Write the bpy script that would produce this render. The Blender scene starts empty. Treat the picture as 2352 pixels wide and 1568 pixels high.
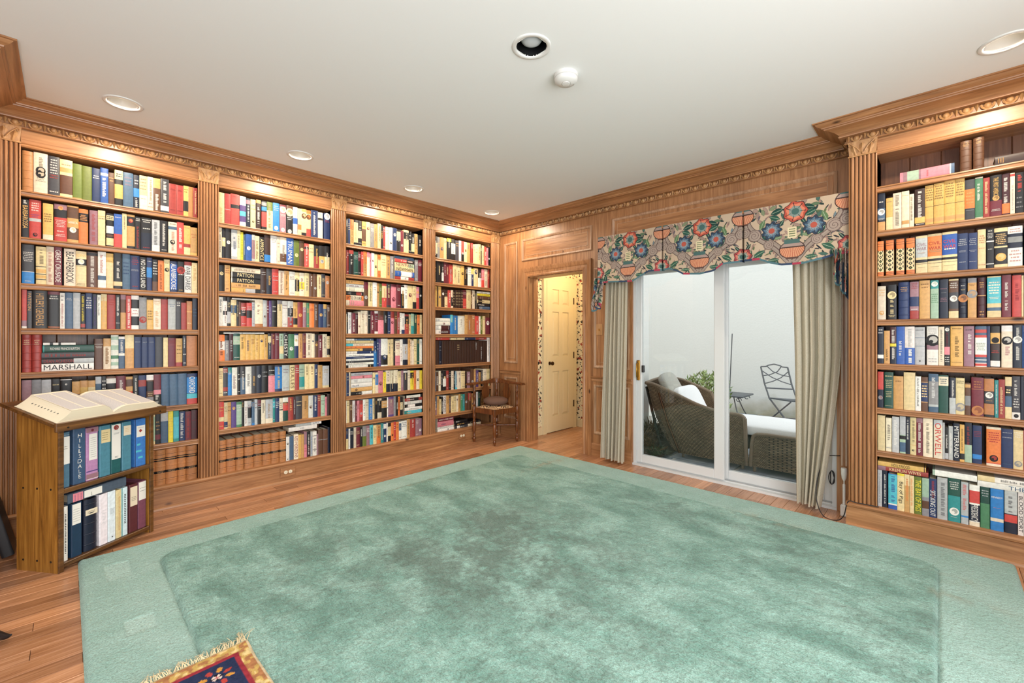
import bpy, math, random, re
import numpy as np
from mathutils import Vector, Matrix, noise as mnoise

random.seed(7)
rng = np.random.default_rng(7)
SC = bpy.context.scene
COL = SC.collection
PI = math.pi

# ------------------------------------------------------------------ camera, world, sun, window light, exposure
CAM = (4.149, -4.0, 1.29)
YAW = math.radians(44.4)
cam_d = bpy.data.cameras.new('camera')
cam = bpy.data.objects.new('camera', cam_d)
COL.objects.link(cam)
cam.location = CAM
cam.rotation_euler = (PI / 2, 0, YAW)
cam_d.sensor_width = 36
cam_d.lens = 1004.8 / 2352 * 36
cam_d.shift_y = -12 / 2352
cam_d.clip_start = 0.02
SC.camera = cam

SC.view_settings.view_transform = 'Standard'
SC.view_settings.look = 'None'
SC.view_settings.gamma = 1
SC.view_settings.use_curve_mapping = False
SC.view_settings.exposure = 0.12
SC.cycles.max_bounces = 10
SC.cycles.diffuse_bounces = 3
SC.cycles.glossy_bounces = 4
SC.cycles.transparent_max_bounces = 12
SC.cycles.sample_clamp_indirect = 6

world = bpy.data.worlds.new('sky')
SC.world = world
world.use_nodes = True
bg = world.node_tree.nodes['Background']
bg.inputs[0].default_value = (0.93, 0.97, 1.0, 1)
bg.inputs[1].default_value = 2.1


def area_light(name, loc, rot, sx, sy, power, color=(1, 1, 1)):
    d = bpy.data.lights.new(name, 'AREA')
    d.shape = 'RECTANGLE'
    d.size, d.size_y, d.energy, d.color = sx, sy, power, color
    o = bpy.data.objects.new(name, d)
    o.location, o.rotation_euler = loc, rot
    COL.objects.link(o)
    return o


# daylight of the windows in the two walls behind the camera (one lamp outside each opening)
area_light('daylight_back', (3.85, -6.33, 1.45), (math.radians(90), 0, 0), 2.2, 2.0, 34, (0.98, 0.99, 1.0))
area_light('daylight_side', (5.53, -3.5, 1.45), (math.radians(90), 0, math.radians(90)), 3.2, 2.0, 135, (0.98, 0.99, 1.0))

# ------------------------------------------------------------------ colours
HEX = dict(k='1b191b', K='3c3b40', w='e7e3da', c='dfca98', i='e3d4b9', y='d8ab60', Y='e6cf3c', t='c99a5e', T='b5794a',
           b='5f3f2c', B='38231d', r='9d3b35', R='c74841', m='6c2733', M='431c22', p='dc8590', o='dd7b3e', g='4b7f5c',
           G='1d4a40', l='66742f', a='2f8c8a', A='55b8c6', s='47607a', n='24345c', N='151d30', u='2f5aa6', U='2f7cc0',
           v='57427a', z='8c8b8c', Z='b5b7b8', x='a0b8a0', q='97707a')


def lin(c):
    c = c / 255
    return c / 12.92 if c <= 0.04045 else ((c + 0.055) / 1.055) ** 2.4


def hexlin(h):
    return tuple(lin(int(h[j:j + 2], 16)) for j in (0, 2, 4)) + (1.0,)


PAL = {k: hexlin(v) for k, v in HEX.items()}

# ------------------------------------------------------------------ materials
MAT = {}


def new_mat(name):
    m = bpy.data.materials.new(name)
    m.use_nodes = True
    nt = m.node_tree
    b = nt.nodes['Principled BSDF']
    MAT[name] = m
    return m, nt, b


def simple(name, h, rough=0.5, metal=0.0, spec=0.5, bump=0.0, bscale=200):
    m, nt, b = new_mat(name)
    b.inputs['Base Color'].default_value = hexlin(h)
    b.inputs['Roughness'].default_value = rough
    b.inputs['Metallic'].default_value = metal
    b.inputs['Specular IOR Level'].default_value = spec
    if bump:
        tc = nt.nodes.new('ShaderNodeTexCoord')
        n = nt.nodes.new('ShaderNodeTexNoise')
        n.inputs['Scale'].default_value = bscale
        nt.links.new(tc.outputs['Object'], n.inputs['Vector'])
        bp = nt.nodes.new('ShaderNodeBump')
        bp.inputs['Strength'].default_value = bump
        bp.inputs['Distance'].default_value = 0.01
        nt.links.new(n.outputs[0], bp.inputs['Height'])
        nt.links.new(bp.outputs[0], b.inputs['Normal'])
    return m


def ramp(nt, fac, stops):
    r = nt.nodes.new('ShaderNodeValToRGB')
    el = r.color_ramp.elements
    while len(el) < len(stops):
        el.new(0.5)
    for e, (p, c) in zip(el, stops):
        e.position = p
        e.color = hexlin(c) if isinstance(c, str) else c
    nt.links.new(fac, r.inputs[0])
    return r.outputs[0]


def mixc(nt, fac, a, b, mode='MIX'):
    x = nt.nodes.new('ShaderNodeMix')
    x.data_type = 'RGBA'
    x.blend_type = mode
    if isinstance(fac, (int, float)):
        x.inputs[0].default_value = fac
    else:
        nt.links.new(fac, x.inputs[0])
    for s, v in ((6, a), (7, b)):
        if isinstance(v, tuple):
            x.inputs[s].default_value = v
        else:
            nt.links.new(v, x.inputs[s])
    return x.outputs[2]


def wood(name, axis, dark, mid, light, rough=0.36, knots=True, rand=False, scale=1.0):
    """Stained pine: grain stretched along one axis, slow blotches, a few knots."""
    m, nt, b = new_mat(name)
    N, L = nt.nodes, nt.links
    tc = N.new('ShaderNodeTexCoord')
    vec = tc.outputs['Object']
    info = None
    if rand:
        info = N.new('ShaderNodeObjectInfo')
        sc = N.new('ShaderNodeVectorMath')
        sc.operation = 'SCALE'
        cb = N.new('ShaderNodeCombineXYZ')
        for q in range(3):
            L.new(info.outputs['Random'], cb.inputs[q])
        L.new(cb.outputs[0], sc.inputs[0])
        sc.inputs['Scale'].default_value = 37.0
        ad = N.new('ShaderNodeVectorMath')
        L.new(vec, ad.inputs[0])
        L.new(sc.outputs[0], ad.inputs[1])
        vec = ad.outputs[0]
    mp = N.new('ShaderNodeMapping')
    s = [22.0 * scale] * 3
    s[axis] = 1.1 * scale
    mp.inputs['Scale'].default_value = s
    L.new(vec, mp.inputs['Vector'])
    n1 = N.new('ShaderNodeTexNoise')
    n1.inputs['Scale'].default_value = 1.6
    n1.inputs['Detail'].default_value = 8
    n1.inputs['Roughness'].default_value = 0.62
    n1.inputs['Distortion'].default_value = 1.2
    L.new(mp.outputs[0], n1.inputs['Vector'])
    col = ramp(nt, n1.outputs[0], [(0.28, dark), (0.5, mid), (0.74, light)])
    n2 = N.new('ShaderNodeTexNoise')
    n2.inputs['Scale'].default_value = 2.3
    n2.inputs['Detail'].default_value = 3
    L.new(vec, n2.inputs['Vector'])
    blot = ramp(nt, n2.outputs[0], [(0.3, (0.80, 0.80, 0.82, 1)), (0.7, (1.1, 1.08, 1.05, 1))])
    col = mixc(nt, 0.75, col, blot, 'MULTIPLY')
    if knots:
        mp2 = N.new('ShaderNodeMapping')
        s2 = [5.5] * 3
        s2[axis] = 2.6
        mp2.inputs['Scale'].default_value = s2
        L.new(vec, mp2.inputs['Vector'])
        v = N.new('ShaderNodeTexVoronoi')
        v.inputs['Scale'].default_value = 0.8
        L.new(mp2.outputs[0], v.inputs['Vector'])
        k = ramp(nt, v.outputs['Distance'], [(0.03, (1, 1, 1, 1)), (0.075, (0, 0, 0, 1))])
        col = mixc(nt, k, col, hexlin('3a1c0e'))
    if rand:
        r = ramp(nt, info.outputs['Random'], [(0.0, (0.72, 0.68, 0.64, 1)), (0.5, (1, 1, 1, 1)), (1.0, (1.22, 1.2, 1.16, 1))])
        col = mixc(nt, 1.0, col, r, 'MULTIPLY')
    L.new(col, b.inputs['Base Color'])
    b.inputs['Roughness'].default_value = rough
    bp = N.new('ShaderNodeBump')
    bp.inputs['Strength'].default_value = 0.12
    bp.inputs['Distance'].default_value = 0.004
    L.new(n1.outputs[0], bp.inputs['Height'])
    L.new(bp.outputs[0], b.inputs['Normal'])
    return m


PINE = ('7f5433', 'a3724a', 'bd8c60')
wood('pine_upright', 2, *PINE)
wood('pine_along_y', 1, *PINE)
wood('pine_along_x', 0, *PINE)
wood('pine_carved', 2, '94683f', 'b38556', 'c9a071', rough=0.5, knots=False)
wood('pine_pickled', 2, '8f6a4c', 'ad8666', 'c4a284', rough=0.45, knots=False)
wood('pine_back', 2, '4f3020', '6d4630', '80563a', knots=True)  # darker stain than the case, with shade of the shelf recesses put into the colour
wood('oak_plank', 1, '936343', 'b98560', 'd09f7c', rough=0.25, knots=False, rand=True, scale=1.6)
wood('lectern_wood', 2, '6a4218', '9c6a2c', 'bf8a40', rough=0.3, knots=False, scale=1.3)
wood('lectern_dark', 0, '3c2413', '62401f', '84592c', rough=0.33, knots=False)
wood('walnut', 2, '42240f', '65381a', '87512a', rough=0.28, knots=False, scale=1.5)


def attr_mat(name, rough, bump=0.0, bscale=400, spec=0.5, mottled=0.0, trans=0.0):
    m, nt, b = new_mat(name)
    a = nt.nodes.new('ShaderNodeAttribute')
    a.attribute_name = 'Col'
    col = a.outputs['Color']
    tc = nt.nodes.new('ShaderNodeTexCoord')
    if mottled:
        n = nt.nodes.new('ShaderNodeTexNoise')
        n.inputs['Scale'].default_value = 60
        n.inputs['Detail'].default_value = 5
        nt.links.new(tc.outputs['Object'], n.inputs['Vector'])
        mm = ramp(nt, n.outputs[0], [(0.3, (1 - mottled,) * 3 + (1,)), (0.65, (1.0 + mottled * 0.25,) * 3 + (1,))])
        col = mixc(nt, 1.0, col, mm, 'MULTIPLY')
    nt.links.new(col, b.inputs['Base Color'])
    b.inputs['Roughness'].default_value = rough
    b.inputs['Specular IOR Level'].default_value = spec
    if bump:
        n = nt.nodes.new('ShaderNodeTexNoise')
        n.inputs['Scale'].default_value = bscale
        nt.links.new(tc.outputs['Object'], n.inputs['Vector'])
        bp = nt.nodes.new('ShaderNodeBump')
        bp.inputs['Strength'].default_value = bump
        bp.inputs['Distance'].default_value = 0.003
        nt.links.new(n.outputs[0], bp.inputs['Height'])
        nt.links.new(bp.outputs[0], b.inputs['Normal'])
    return m


attr_mat('book_cover', 0.42, 0.1, 700, 0.45, mottled=0.16)
attr_mat('print', 0.5, spec=0.3)
attr_mat('chintz', 0.8, 0.25, 500, 0.2)
attr_mat('oriental_pile', 0.95, 0.7, 420, 0.1, mottled=0.25)
simple('paper', 'e9dcc0', 0.85, spec=0.2, bump=0.3, bscale=900)
simple('ceiling_paint', 'eaebe9', 0.9, spec=0.15)
simple('white_paint', 'e9e9e6', 0.4)
simple('white_plastic', 'dcdbd7', 0.35)
simple('black_baffle', '0a0a0c', 0.45)
simple('frosted_glass', 'c9ced2', 0.25)
simple('door_frame_paint', 'd3d4d3', 0.35)
simple('cream_paint', 'ecd9ae', 0.38)
simple('brass', 'b98a3c', 0.28, metal=1.0)
simple('bronze', '4a3320', 0.35, metal=0.8)
simple('black_plastic', '17161a', 0.4)
simple('ivory_plastic', 'e8dfc4', 0.4)
simple('iron', '5d6166', 0.5, metal=0.3)
simple('white_cushion', 'e6e5e6', 0.9, spec=0.1, bump=0.2, bscale=60)
simple('grey_pillow', 'aaa79e', 0.9, spec=0.1, bump=0.5, bscale=80)
simple('brown_cushion', '6a5044', 0.9, spec=0.1, bump=0.4, bscale=150)
simple('fringe_yarn', 'd9c6a0', 0.9, spec=0.1)
simple('screw_steel', '3a342e', 0.4, metal=0.7)
simple('reflector_grey', 'cfc9c1', 0.35)
simple('subfloor', '2a1a10', 0.8)
simple('soil', '3b2a1c', 0.95, bump=0.8, bscale=40)
simple('mortar', 'c8c6bf', 0.9)
simple('cord_white', 'e8e4da', 0.6)
simple('dark_green', '1b211a', 0.6)
simple('cane', '7d6b57', 0.55, bump=0.6, bscale=180)
simple('clay_pot', '6f6a60', 0.7)


def emit(name, h, strength):
    m, nt, b = new_mat(name)
    b.inputs['Base Color'].default_value = hexlin(h)
    b.inputs['Emission Color'].default_value = hexlin(h)
    b.inputs['Emission Strength'].default_value = strength
    return m


emit('lamp_glow', 'fff1d8', 2.4)


def stucco():
    m, nt, b = new_mat('stucco')
    tc = nt.nodes.new('ShaderNodeTexCoord')
    n = nt.nodes.new('ShaderNodeTexNoise')
    n.inputs['Scale'].default_value = 34
    n.inputs['Detail'].default_value = 6
    nt.links.new(tc.outputs['Object'], n.inputs['Vector'])
    # grime splashed up from the paving, an uneven band along the foot of the wall
    sep = nt.nodes.new('ShaderNodeSeparateXYZ')
    nt.links.new(tc.outputs['Object'], sep.inputs[0])
    n2 = nt.nodes.new('ShaderNodeTexNoise')
    n2.inputs['Scale'].default_value = 3.5
    n2.inputs['Detail'].default_value = 6
    nt.links.new(tc.outputs['Object'], n2.inputs['Vector'])
    ma = nt.nodes.new('ShaderNodeMath')
    ma.operation = 'MULTIPLY_ADD'
    nt.links.new(n2.outputs[0], ma.inputs[0])
    ma.inputs[1].default_value = 0.7
    nt.links.new(sep.outputs[2], ma.inputs[2])
    g = ramp(nt, ma.outputs[0], [(0.28, 'a9a692'), (0.62, 'e3e2de')])
    nt.links.new(g, b.inputs['Base Color'])
    b.inputs['Roughness'].default_value = 0.95
    b.inputs['Specular IOR Level'].default_value = 0.1
    bp = nt.nodes.new('ShaderNodeBump')
    bp.inputs['Strength'].default_value = 0.22
    bp.inputs['Distance'].default_value = 0.012
    nt.links.new(n.outputs[0], bp.inputs['Height'])
    nt.links.new(bp.outputs[0], b.inputs['Normal'])


stucco()


def slate():
    m, nt, b = new_mat('flagstone')
    tc = nt.nodes.new('ShaderNodeTexCoord')
    n = nt.nodes.new('ShaderNodeTexNoise')
    n.inputs['Scale'].default_value = 5
    n.inputs['Detail'].default_value = 8
    nt.links.new(tc.outputs['Object'], n.inputs['Vector'])
    c = ramp(nt, n.outputs[0], [(0.3, '6f7680'), (0.55, '8f979f'), (0.75, 'a9a9a6')])
    info = nt.nodes.new('ShaderNodeObjectInfo')
    r = ramp(nt, info.outputs['Random'], [(0, (0.85, 0.85, 0.88, 1)), (1, (1.1, 1.08, 1.05, 1))])
    c = mixc(nt, 1.0, c, r, 'MULTIPLY')
    nt.links.new(c, b.inputs['Base Color'])
    b.inputs['Roughness'].default_value = 0.6


slate()


def glass():
    m, nt, b = new_mat('pane_glass')
    nt.nodes.remove(b)
    out = nt.nodes['Material Output']
    tr = nt.nodes.new('ShaderNodeBsdfTransparent')
    tr.inputs[0].default_value = (0.95, 0.97, 0.96, 1)
    gl = nt.nodes.new('ShaderNodeBsdfGlossy')
    gl.inputs['Roughness'].default_value = 0.0
    fr = nt.nodes.new('ShaderNodeFresnel')
    fr.inputs[0].default_value = 1.45
    mx = nt.nodes.new('ShaderNodeMixShader')
    nt.links.new(fr.outputs[0], mx.inputs[0])
    nt.links.new(tr.outputs[0], mx.inputs[1])
    nt.links.new(gl.outputs[0], mx.inputs[2])
    nt.links.new(mx.outputs[0], out.inputs[0])


glass()


def linen():
    m, nt, b = new_mat('linen')
    out = nt.nodes['Material Output']
    tc = nt.nodes.new('ShaderNodeTexCoord')
    mp = nt.nodes.new('ShaderNodeMapping')
    mp.inputs['Scale'].default_value = (60, 60, 260)
    nt.links.new(tc.outputs['Object'], mp.inputs['Vector'])
    n = nt.nodes.new('ShaderNodeTexNoise')
    n.inputs['Scale'].default_value = 2
    n.inputs['Detail'].default_value = 4
    nt.links.new(mp.outputs[0], n.inputs['Vector'])
    c = ramp(nt, n.outputs[0], [(0.3, 'c9bfa8'), (0.7, 'e2dac8')])
    nt.links.new(c, b.inputs['Base Color'])
    b.inputs['Roughness'].default_value = 0.9
    b.inputs['Specular IOR Level'].default_value = 0.1
    tl = nt.nodes.new('ShaderNodeBsdfTranslucent')
    nt.links.new(c, tl.inputs[0])
    mx = nt.nodes.new('ShaderNodeMixShader')
    mx.inputs[0].default_value = 0.38
    nt.links.new(b.outputs[0], mx.inputs[1])
    nt.links.new(tl.outputs[0], mx.inputs[2])
    nt.links.new(mx.outputs[0], out.inputs[0])
    bp = nt.nodes.new('ShaderNodeBump')
    bp.inputs['Strength'].default_value = 0.25
    bp.inputs['Distance'].default_value = 0.002
    nt.links.new(n.outputs[0], bp.inputs['Height'])
    nt.links.new(bp.outputs[0], b.inputs['Normal'])


linen()


def wicker():
    """Woven cane: rows and stakes from the UV map, gaps darker and sunk."""
    m, nt, b = new_mat('wicker')
    N, L = nt.nodes, nt.links
    uv = N.new('ShaderNodeTexCoord')
    br = N.new('ShaderNodeTexBrick')
    br.inputs['Scale'].default_value = 1.0
    br.inputs['Color1'].default_value = hexlin('a08a6c')
    br.inputs['Color2'].default_value = hexlin('826f54')
    br.inputs['Mortar'].default_value = hexlin('2a211a')
    br.inputs['Mortar Size'].default_value = 0.0032
    br.inputs['Mortar Smooth'].default_value = 0.6
    br.inputs['Brick Width'].default_value = 0.026
    br.inputs['Row Height'].default_value = 0.0125
    L.new(uv.outputs['UV'], br.inputs['Vector'])
    n = N.new('ShaderNodeTexNoise')
    n.inputs['Scale'].default_value = 6
    L.new(uv.outputs['Object'], n.inputs['Vector'])
    c = mixc(nt, 0.8, br.outputs[0], ramp(nt, n.outputs[0], [(0.3, (0.7, 0.7, 0.7, 1)), (0.7, (1.2, 1.2, 1.2, 1))]), 'MULTIPLY')
    L.new(c, b.inputs['Base Color'])
    b.inputs['Roughness'].default_value = 0.6
    bp = N.new('ShaderNodeBump')
    bp.inputs['Strength'].default_value = 0.9
    bp.inputs['Distance'].default_value = 0.006
    bp.invert = True
    L.new(br.outputs['Fac'], bp.inputs['Height'])
    L.new(bp.outputs[0], b.inputs['Normal'])


wicker()


def rug_mat():
    m, nt, b = new_mat('green_pile')
    N, L = nt.nodes, nt.links
    tc = N.new('ShaderNodeTexCoord')
    o = tc.outputs['Object']

    def nz(scale, detail, dist=0.0, sx=1, sy=1):
        mp = N.new('ShaderNodeMapping')
        mp.inputs['Scale'].default_value = (sx, sy, 1)
        L.new(o, mp.inputs['Vector'])
        n = N.new('ShaderNodeTexNoise')
        n.inputs['Scale'].default_value = scale
        n.inputs['Detail'].default_value = detail
        n.inputs['Roughness'].default_value = 0.6
        n.inputs['Distortion'].default_value = dist
        L.new(mp.outputs[0], n.inputs['Vector'])
        return n.outputs[0]
    field = N.new('ShaderNodeAttribute')
    field.attribute_name = 'Col'
    sep = N.new('ShaderNodeSeparateColor')
    L.new(field.outputs['Color'], sep.inputs[0])
    brushed = ramp(nt, nz(3.0, 8, 0.35, 1.0, 1.7), [(0.34, '6b9586'), (0.48, '84ad9f'), (0.60, '9dc3b6')])
    border = ramp(nt, nz(5, 5, 0.3), [(0.3, '98bdb0'), (0.7, 'acccc1')])
    c = mixc(nt, sep.outputs[0], border, brushed)
    # trodden, soiled patches in the middle of the rug (painted mask in G), a few rusty stains (B)
    dirt = mixc(nt, 0.72, c, hexlin('586a5c'), 'MIX')
    c = mixc(nt, sep.outputs[1], c, dirt)
    rust = mixc(nt, 0.4, c, hexlin('a98458'), 'MIX')
    c = mixc(nt, sep.outputs[2], c, rust)
    c = mixc(nt, field.outputs['Alpha'], c, hexlin('b4d3c8'))
    fine = ramp(nt, nz(150, 5), [(0.34, (0.62, 0.66, 0.64, 1)), (0.56, (1.1, 1.1, 1.1, 1))])
    strands = ramp(nt, nz(34, 9, 1.6, 1.0, 2.8), [(0.36, (0.58, 0.64, 0.61, 1)), (0.5, (1, 1, 1, 1)), (0.66, (1.1, 1.1, 1.1, 1))])
    c = mixc(nt, sep.outputs[0], c, mixc(nt, 0.8, c, strands, 'MULTIPLY'))
    c = mixc(nt, 0.8, c, fine, 'MULTIPLY')
    L.new(c, b.inputs['Base Color'])
    b.inputs['Roughness'].default_value = 1.0
    b.inputs['Specular IOR Level'].default_value = 0.05
    b.inputs['Sheen Weight'].default_value = 0.25
    bp = N.new('ShaderNodeBump')
    bp.inputs['Strength'].default_value = 0.9
    bp.inputs['Distance'].default_value = 0.022
    L.new(nz(64, 6), bp.inputs['Height'])
    L.new(bp.outputs[0], b.inputs['Normal'])


rug_mat()


def wallpaper():
    m, nt, b = new_mat('wallpaper')
    N, L = nt.nodes, nt.links
    tc = N.new('ShaderNodeTexCoord')
    n = N.new('ShaderNodeTexNoise')
    n.inputs['Scale'].default_value = 27
    n.inputs['Detail'].default_value = 2
    L.new(tc.outputs['Object'], n.inputs['Vector'])
    n2 = N.new('ShaderNodeTexNoise')
    n2.inputs['Scale'].default_value = 19
    L.new(tc.outputs['Object'], n2.inputs['Vector'])
    k = ramp(nt, n.outputs[0], [(0.585, (0, 0, 0, 1)), (0.60, (1, 1, 1, 1))])
    r = ramp(nt, n2.outputs[0], [(0.60, (0, 0, 0, 1)), (0.62, (1, 1, 1, 1))])
    c = mixc(nt, r, hexlin('f0e2bd'), hexlin('a5442f'))
    c = mixc(nt, k, c, hexlin('1c1d1a'))
    L.new(c, b.inputs['Base Color'])
    b.inputs['Roughness'].default_value = 0.7


wallpaper()


def leafmat(name, a, b_):
    m, nt, b = new_mat(name)
    tc = nt.nodes.new('ShaderNodeTexCoord')
    n = nt.nodes.new('ShaderNodeTexNoise')
    n.inputs['Scale'].default_value = 14
    nt.links.new(tc.outputs['Object'], n.inputs['Vector'])
    nt.links.new(ramp(nt, n.outputs[0], [(0.35, a), (0.65, b_)]), b.inputs['Base Color'])
    b.inputs['Roughness'].default_value = 0.5


leafmat('leaf_green', '4c6b2c', 'a8bb74')
leafmat('leaf_dry', '4a3322', '7d6238')
leafmat('leaf_low', '2c3a1c', '4f5a2a')


def seat_fabric():
    m, nt, b = new_mat('seat_fabric')
    tc = nt.nodes.new('ShaderNodeTexCoord')
    w = nt.nodes.new('ShaderNodeTexWave')
    w.inputs['Scale'].default_value = 14
    w.inputs['Distortion'].default_value = 14
    w.inputs['Detail'].default_value = 2
    nt.links.new(tc.outputs['Object'], w.inputs['Vector'])
    nt.links.new(ramp(nt, w.outputs[0], [(0.3, '3a2a26'), (0.5, 'c08a55'), (0.75, 'd9b488')]), b.inputs['Base Color'])
    b.inputs['Roughness'].default_value = 0.9


seat_fabric()


def page_print():
    m, nt, b = new_mat('printed_page')
    tc = nt.nodes.new('ShaderNodeTexCoord')
    mp = nt.nodes.new('ShaderNodeMapping')
    mp.inputs['Scale'].default_value = (60, 240, 1)
    nt.links.new(tc.outputs['UV'], mp.inputs['Vector'])
    n = nt.nodes.new('ShaderNodeTexNoise')
    n.inputs['Scale'].default_value = 1.2
    n.inputs['Detail'].default_value = 3
    nt.links.new(mp.outputs[0], n.inputs['Vector'])
    sep = nt.nodes.new('ShaderNodeSeparateXYZ')
    nt.links.new(tc.outputs['UV'], sep.inputs[0])
    # three text columns and margins per page
    wv = nt.nodes.new('ShaderNodeMath')
    wv.operation = 'PINGPONG'
    nt.links.new(sep.outputs[0], wv.inputs[0])
    wv.inputs[1].default_value = 1 / 6
    colm = ramp(nt, wv.outputs[0], [(0.012, (0, 0, 0, 1)), (0.02, (1, 1, 1, 1))])
    pv = nt.nodes.new('ShaderNodeMath')
    pv.operation = 'PINGPONG'
    nt.links.new(sep.outputs[1], pv.inputs[0])
    pv.inputs[1].default_value = 0.5
    rowm = ramp(nt, pv.outputs[0], [(0.05, (0, 0, 0, 1)), (0.06, (1, 1, 1, 1))])
    mk = mixc(nt, 1.0, colm, rowm, 'MULTIPLY')
    ink = ramp(nt, n.outputs[0], [(0.42, 'a9a7ae'), (0.62, 'e9e2d8')])
    c = mixc(nt, mk, hexlin('efe3cd'), ink)
    nt.links.new(c, b.inputs['Base Color'])
    b.inputs['Roughness'].default_value = 0.8


page_print()


# ------------------------------------------------------------------ mesh building
class MB:
    def __init__(self):
        self.v, self.f, self.c, self.uv = [], [], [], None

    def face(self, pts, col=None):
        i = len(self.v)
        self.v.extend(tuple(p) for p in pts)
        self.f.append(tuple(range(i, i + len(pts))))
        self.c.append(col)

    def quads(self, vs, fs, col=None):
        i = len(self.v)
        self.v.extend(tuple(p) for p in vs)
        for f in fs:
            self.f.append(tuple(i + k for k in f))
            self.c.append(col)

    def box(self, x0, x1, y0, y1, z0, z1, col=None):
        vs = [(x0, y0, z0), (x1, y0, z0), (x1, y1, z0), (x0, y1, z0), (x0, y0, z1), (x1, y0, z1), (x1, y1, z1), (x0, y1, z1)]
        self.quads(vs, [(0, 3, 2, 1), (4, 5, 6, 7), (0, 1, 5, 4), (1, 2, 6, 5), (2, 3, 7, 6), (3, 0, 4, 7)], col)

    def bbox(self, x0, x1, y0, y1, z0, z1, b=0.004, col=None):
        """box with chamfered vertical and top edges"""
        b = min(b, (x1 - x0) / 3, (y1 - y0) / 3, (z1 - z0) / 3)
        ring = lambda d, z: [(x0 + d, y0, z), (x1 - d, y0, z), (x1, y0 + d, z), (x1, y1 - d, z), (x1 - d, y1, z), (x0 + d, y1, z), (x0, y1 - d, z), (x0, y0 + d, z)]
        inset = lambda z: [(x0 + b, y0 + b, z), (x1 - b, y0 + b, z), (x1 - b, y0 + b, z), (x1 - b, y1 - b, z), (x1 - b, y1 - b, z), (x0 + b, y1 - b, z), (x0 + b, y1 - b, z), (x0 + b, y0 + b, z)]
        rings = [inset(z0), ring(b, z0 + b), ring(b, z1 - b), inset(z1)]
        self.loft(rings, True, True, col)

    def loft(self, rings, closed=True, caps=True, col=None):
        i = len(self.v)
        n = len(rings[0])
        for r in rings:
            self.v.extend(tuple(p) for p in r)
        m = n if closed else n - 1
        for a in range(len(rings) - 1):
            for k in range(m):
                k2 = (k + 1) % n
                self.f.append((i + a * n + k, i + a * n + k2, i + (a + 1) * n + k2, i + (a + 1) * n + k))
                self.c.append(col)
        if caps and closed:
            self.f.append(tuple(i + k for k in reversed(range(n))))
            self.c.append(col)
            e = i + (len(rings) - 1) * n
            self.f.append(tuple(e + k for k in range(n)))
            self.c.append(col)

    def tube(self, pts, r, n=8, closed=False, caps=True, col=None):
        pts = [Vector(p) for p in pts]
        rs = r if isinstance(r, (list, tuple)) else [r] * len(pts)
        rings = []
        up = None
        for j, p in enumerate(pts):
            if closed:
                t = pts[(j + 1) % len(pts)] - pts[j - 1]
            else:
                t = pts[min(j + 1, len(pts) - 1)] - pts[max(j - 1, 0)]
            t.normalize()
            if up is None:
                up = Vector((0, 0, 1)) if abs(t.z) < 0.9 else Vector((1, 0, 0))
            a = t.cross(up)
            if a.length < 1e-4:
                a = t.cross(Vector((0.3, 1, 0.2)))
            a.normalize()
            bb = a.cross(t).normalized()
            up = bb
            rings.append([p + (a * math.cos(2 * PI * k / n) + bb * math.sin(2 * PI * k / n)) * rs[j] for k in range(n)])
        if closed:
            rings.append(rings[0])
        self.loft(rings, True, caps and not closed, col)

    def lathe(self, prof, cx, cy, z0=0.0, n=16, col=None, caps=True):
        rings = [[(cx + r * math.cos(2 * PI * k / n), cy + r * math.sin(2 * PI * k / n), z0 + z) for k in range(n)] for r, z in prof]
        self.loft(rings, True, caps, col)

    def grid(self, fn, nu, nv, uvscale=(1, 1), colfn=None, two=False):
        i = len(self.v)
        if self.uv is None:
            self.uv = {}
        for a in range(nu + 1):
            for b in range(nv + 1):
                self.v.append(tuple(fn(a / nu, b / nv)))
                self.uv[len(self.v) - 1] = (a / nu * uvscale[0], b / nv * uvscale[1])
        for a in range(nu):
            for b in range(nv):
                p = i + a * (nv + 1) + b
                self.f.append((p, p + nv + 1, p + nv + 2, p + 1))
                self.c.append(None)

    def mesh(self, name):
        me = bpy.data.meshes.new(name)
        me.from_pydata([tuple(map(float, p)) for p in self.v], [], self.f)
        if any(c is not None for c in self.c):
            at = me.color_attributes.new('Col', 'FLOAT_COLOR', 'CORNER')
            arr = []
            for f, c in zip(self.f, self.c):
                arr.extend((c or (0.5, 0.5, 0.5, 1)) * len(f))
            at.data.foreach_set('color', arr)
        if self.uv:
            ul = me.uv_layers.new(name='UVMap')
            arr = []
            for f in self.f:
                for k in f:
                    arr.extend(self.uv.get(k, (0, 0)))
            ul.data.foreach_set('uv', arr)
        return me


def link(name, data, parent=None, mat=None, smooth=None, local=False):
    o = bpy.data.objects.new(name, data)
    COL.objects.link(o)
    if mat is not None and data is not None and not data.materials:
        data.materials.append(MAT[mat] if isinstance(mat, str) else mat)
    if smooth is not None and data is not None:
        data.polygons.foreach_set('use_smooth', [True] * len(data.polygons))
        if smooth < 180:
            data.set_sharp_from_angle(angle=math.radians(smooth))
    if parent is not None:
        o.parent = parent
        if not local:
            o.matrix_parent_inverse = parent_inv(parent)
    return o


def parent_inv(p):
    chain = []
    q = p
    m = Matrix.Identity(4)
    while q is not None:
        loc = Matrix.Translation(q.location) @ q.rotation_euler.to_matrix().to_4x4()
        m = loc @ m if q.parent is None else (q.matrix_parent_inverse @ loc) @ m
        q = q.parent
    return m.inverted()


def ob(name, mb, mat, parent=None, smooth=None):
    """one mesh object in world coordinates, hung under its parent without moving"""
    return link(name, mb.mesh(name), parent, mat, smooth)


def tag(o, label=None, cat=None, group=None, kind=None):
    for k, v in (('label', label), ('category', cat), ('group', group), ('kind', kind)):
        if v:
            o[k] = v
    return o


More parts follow.
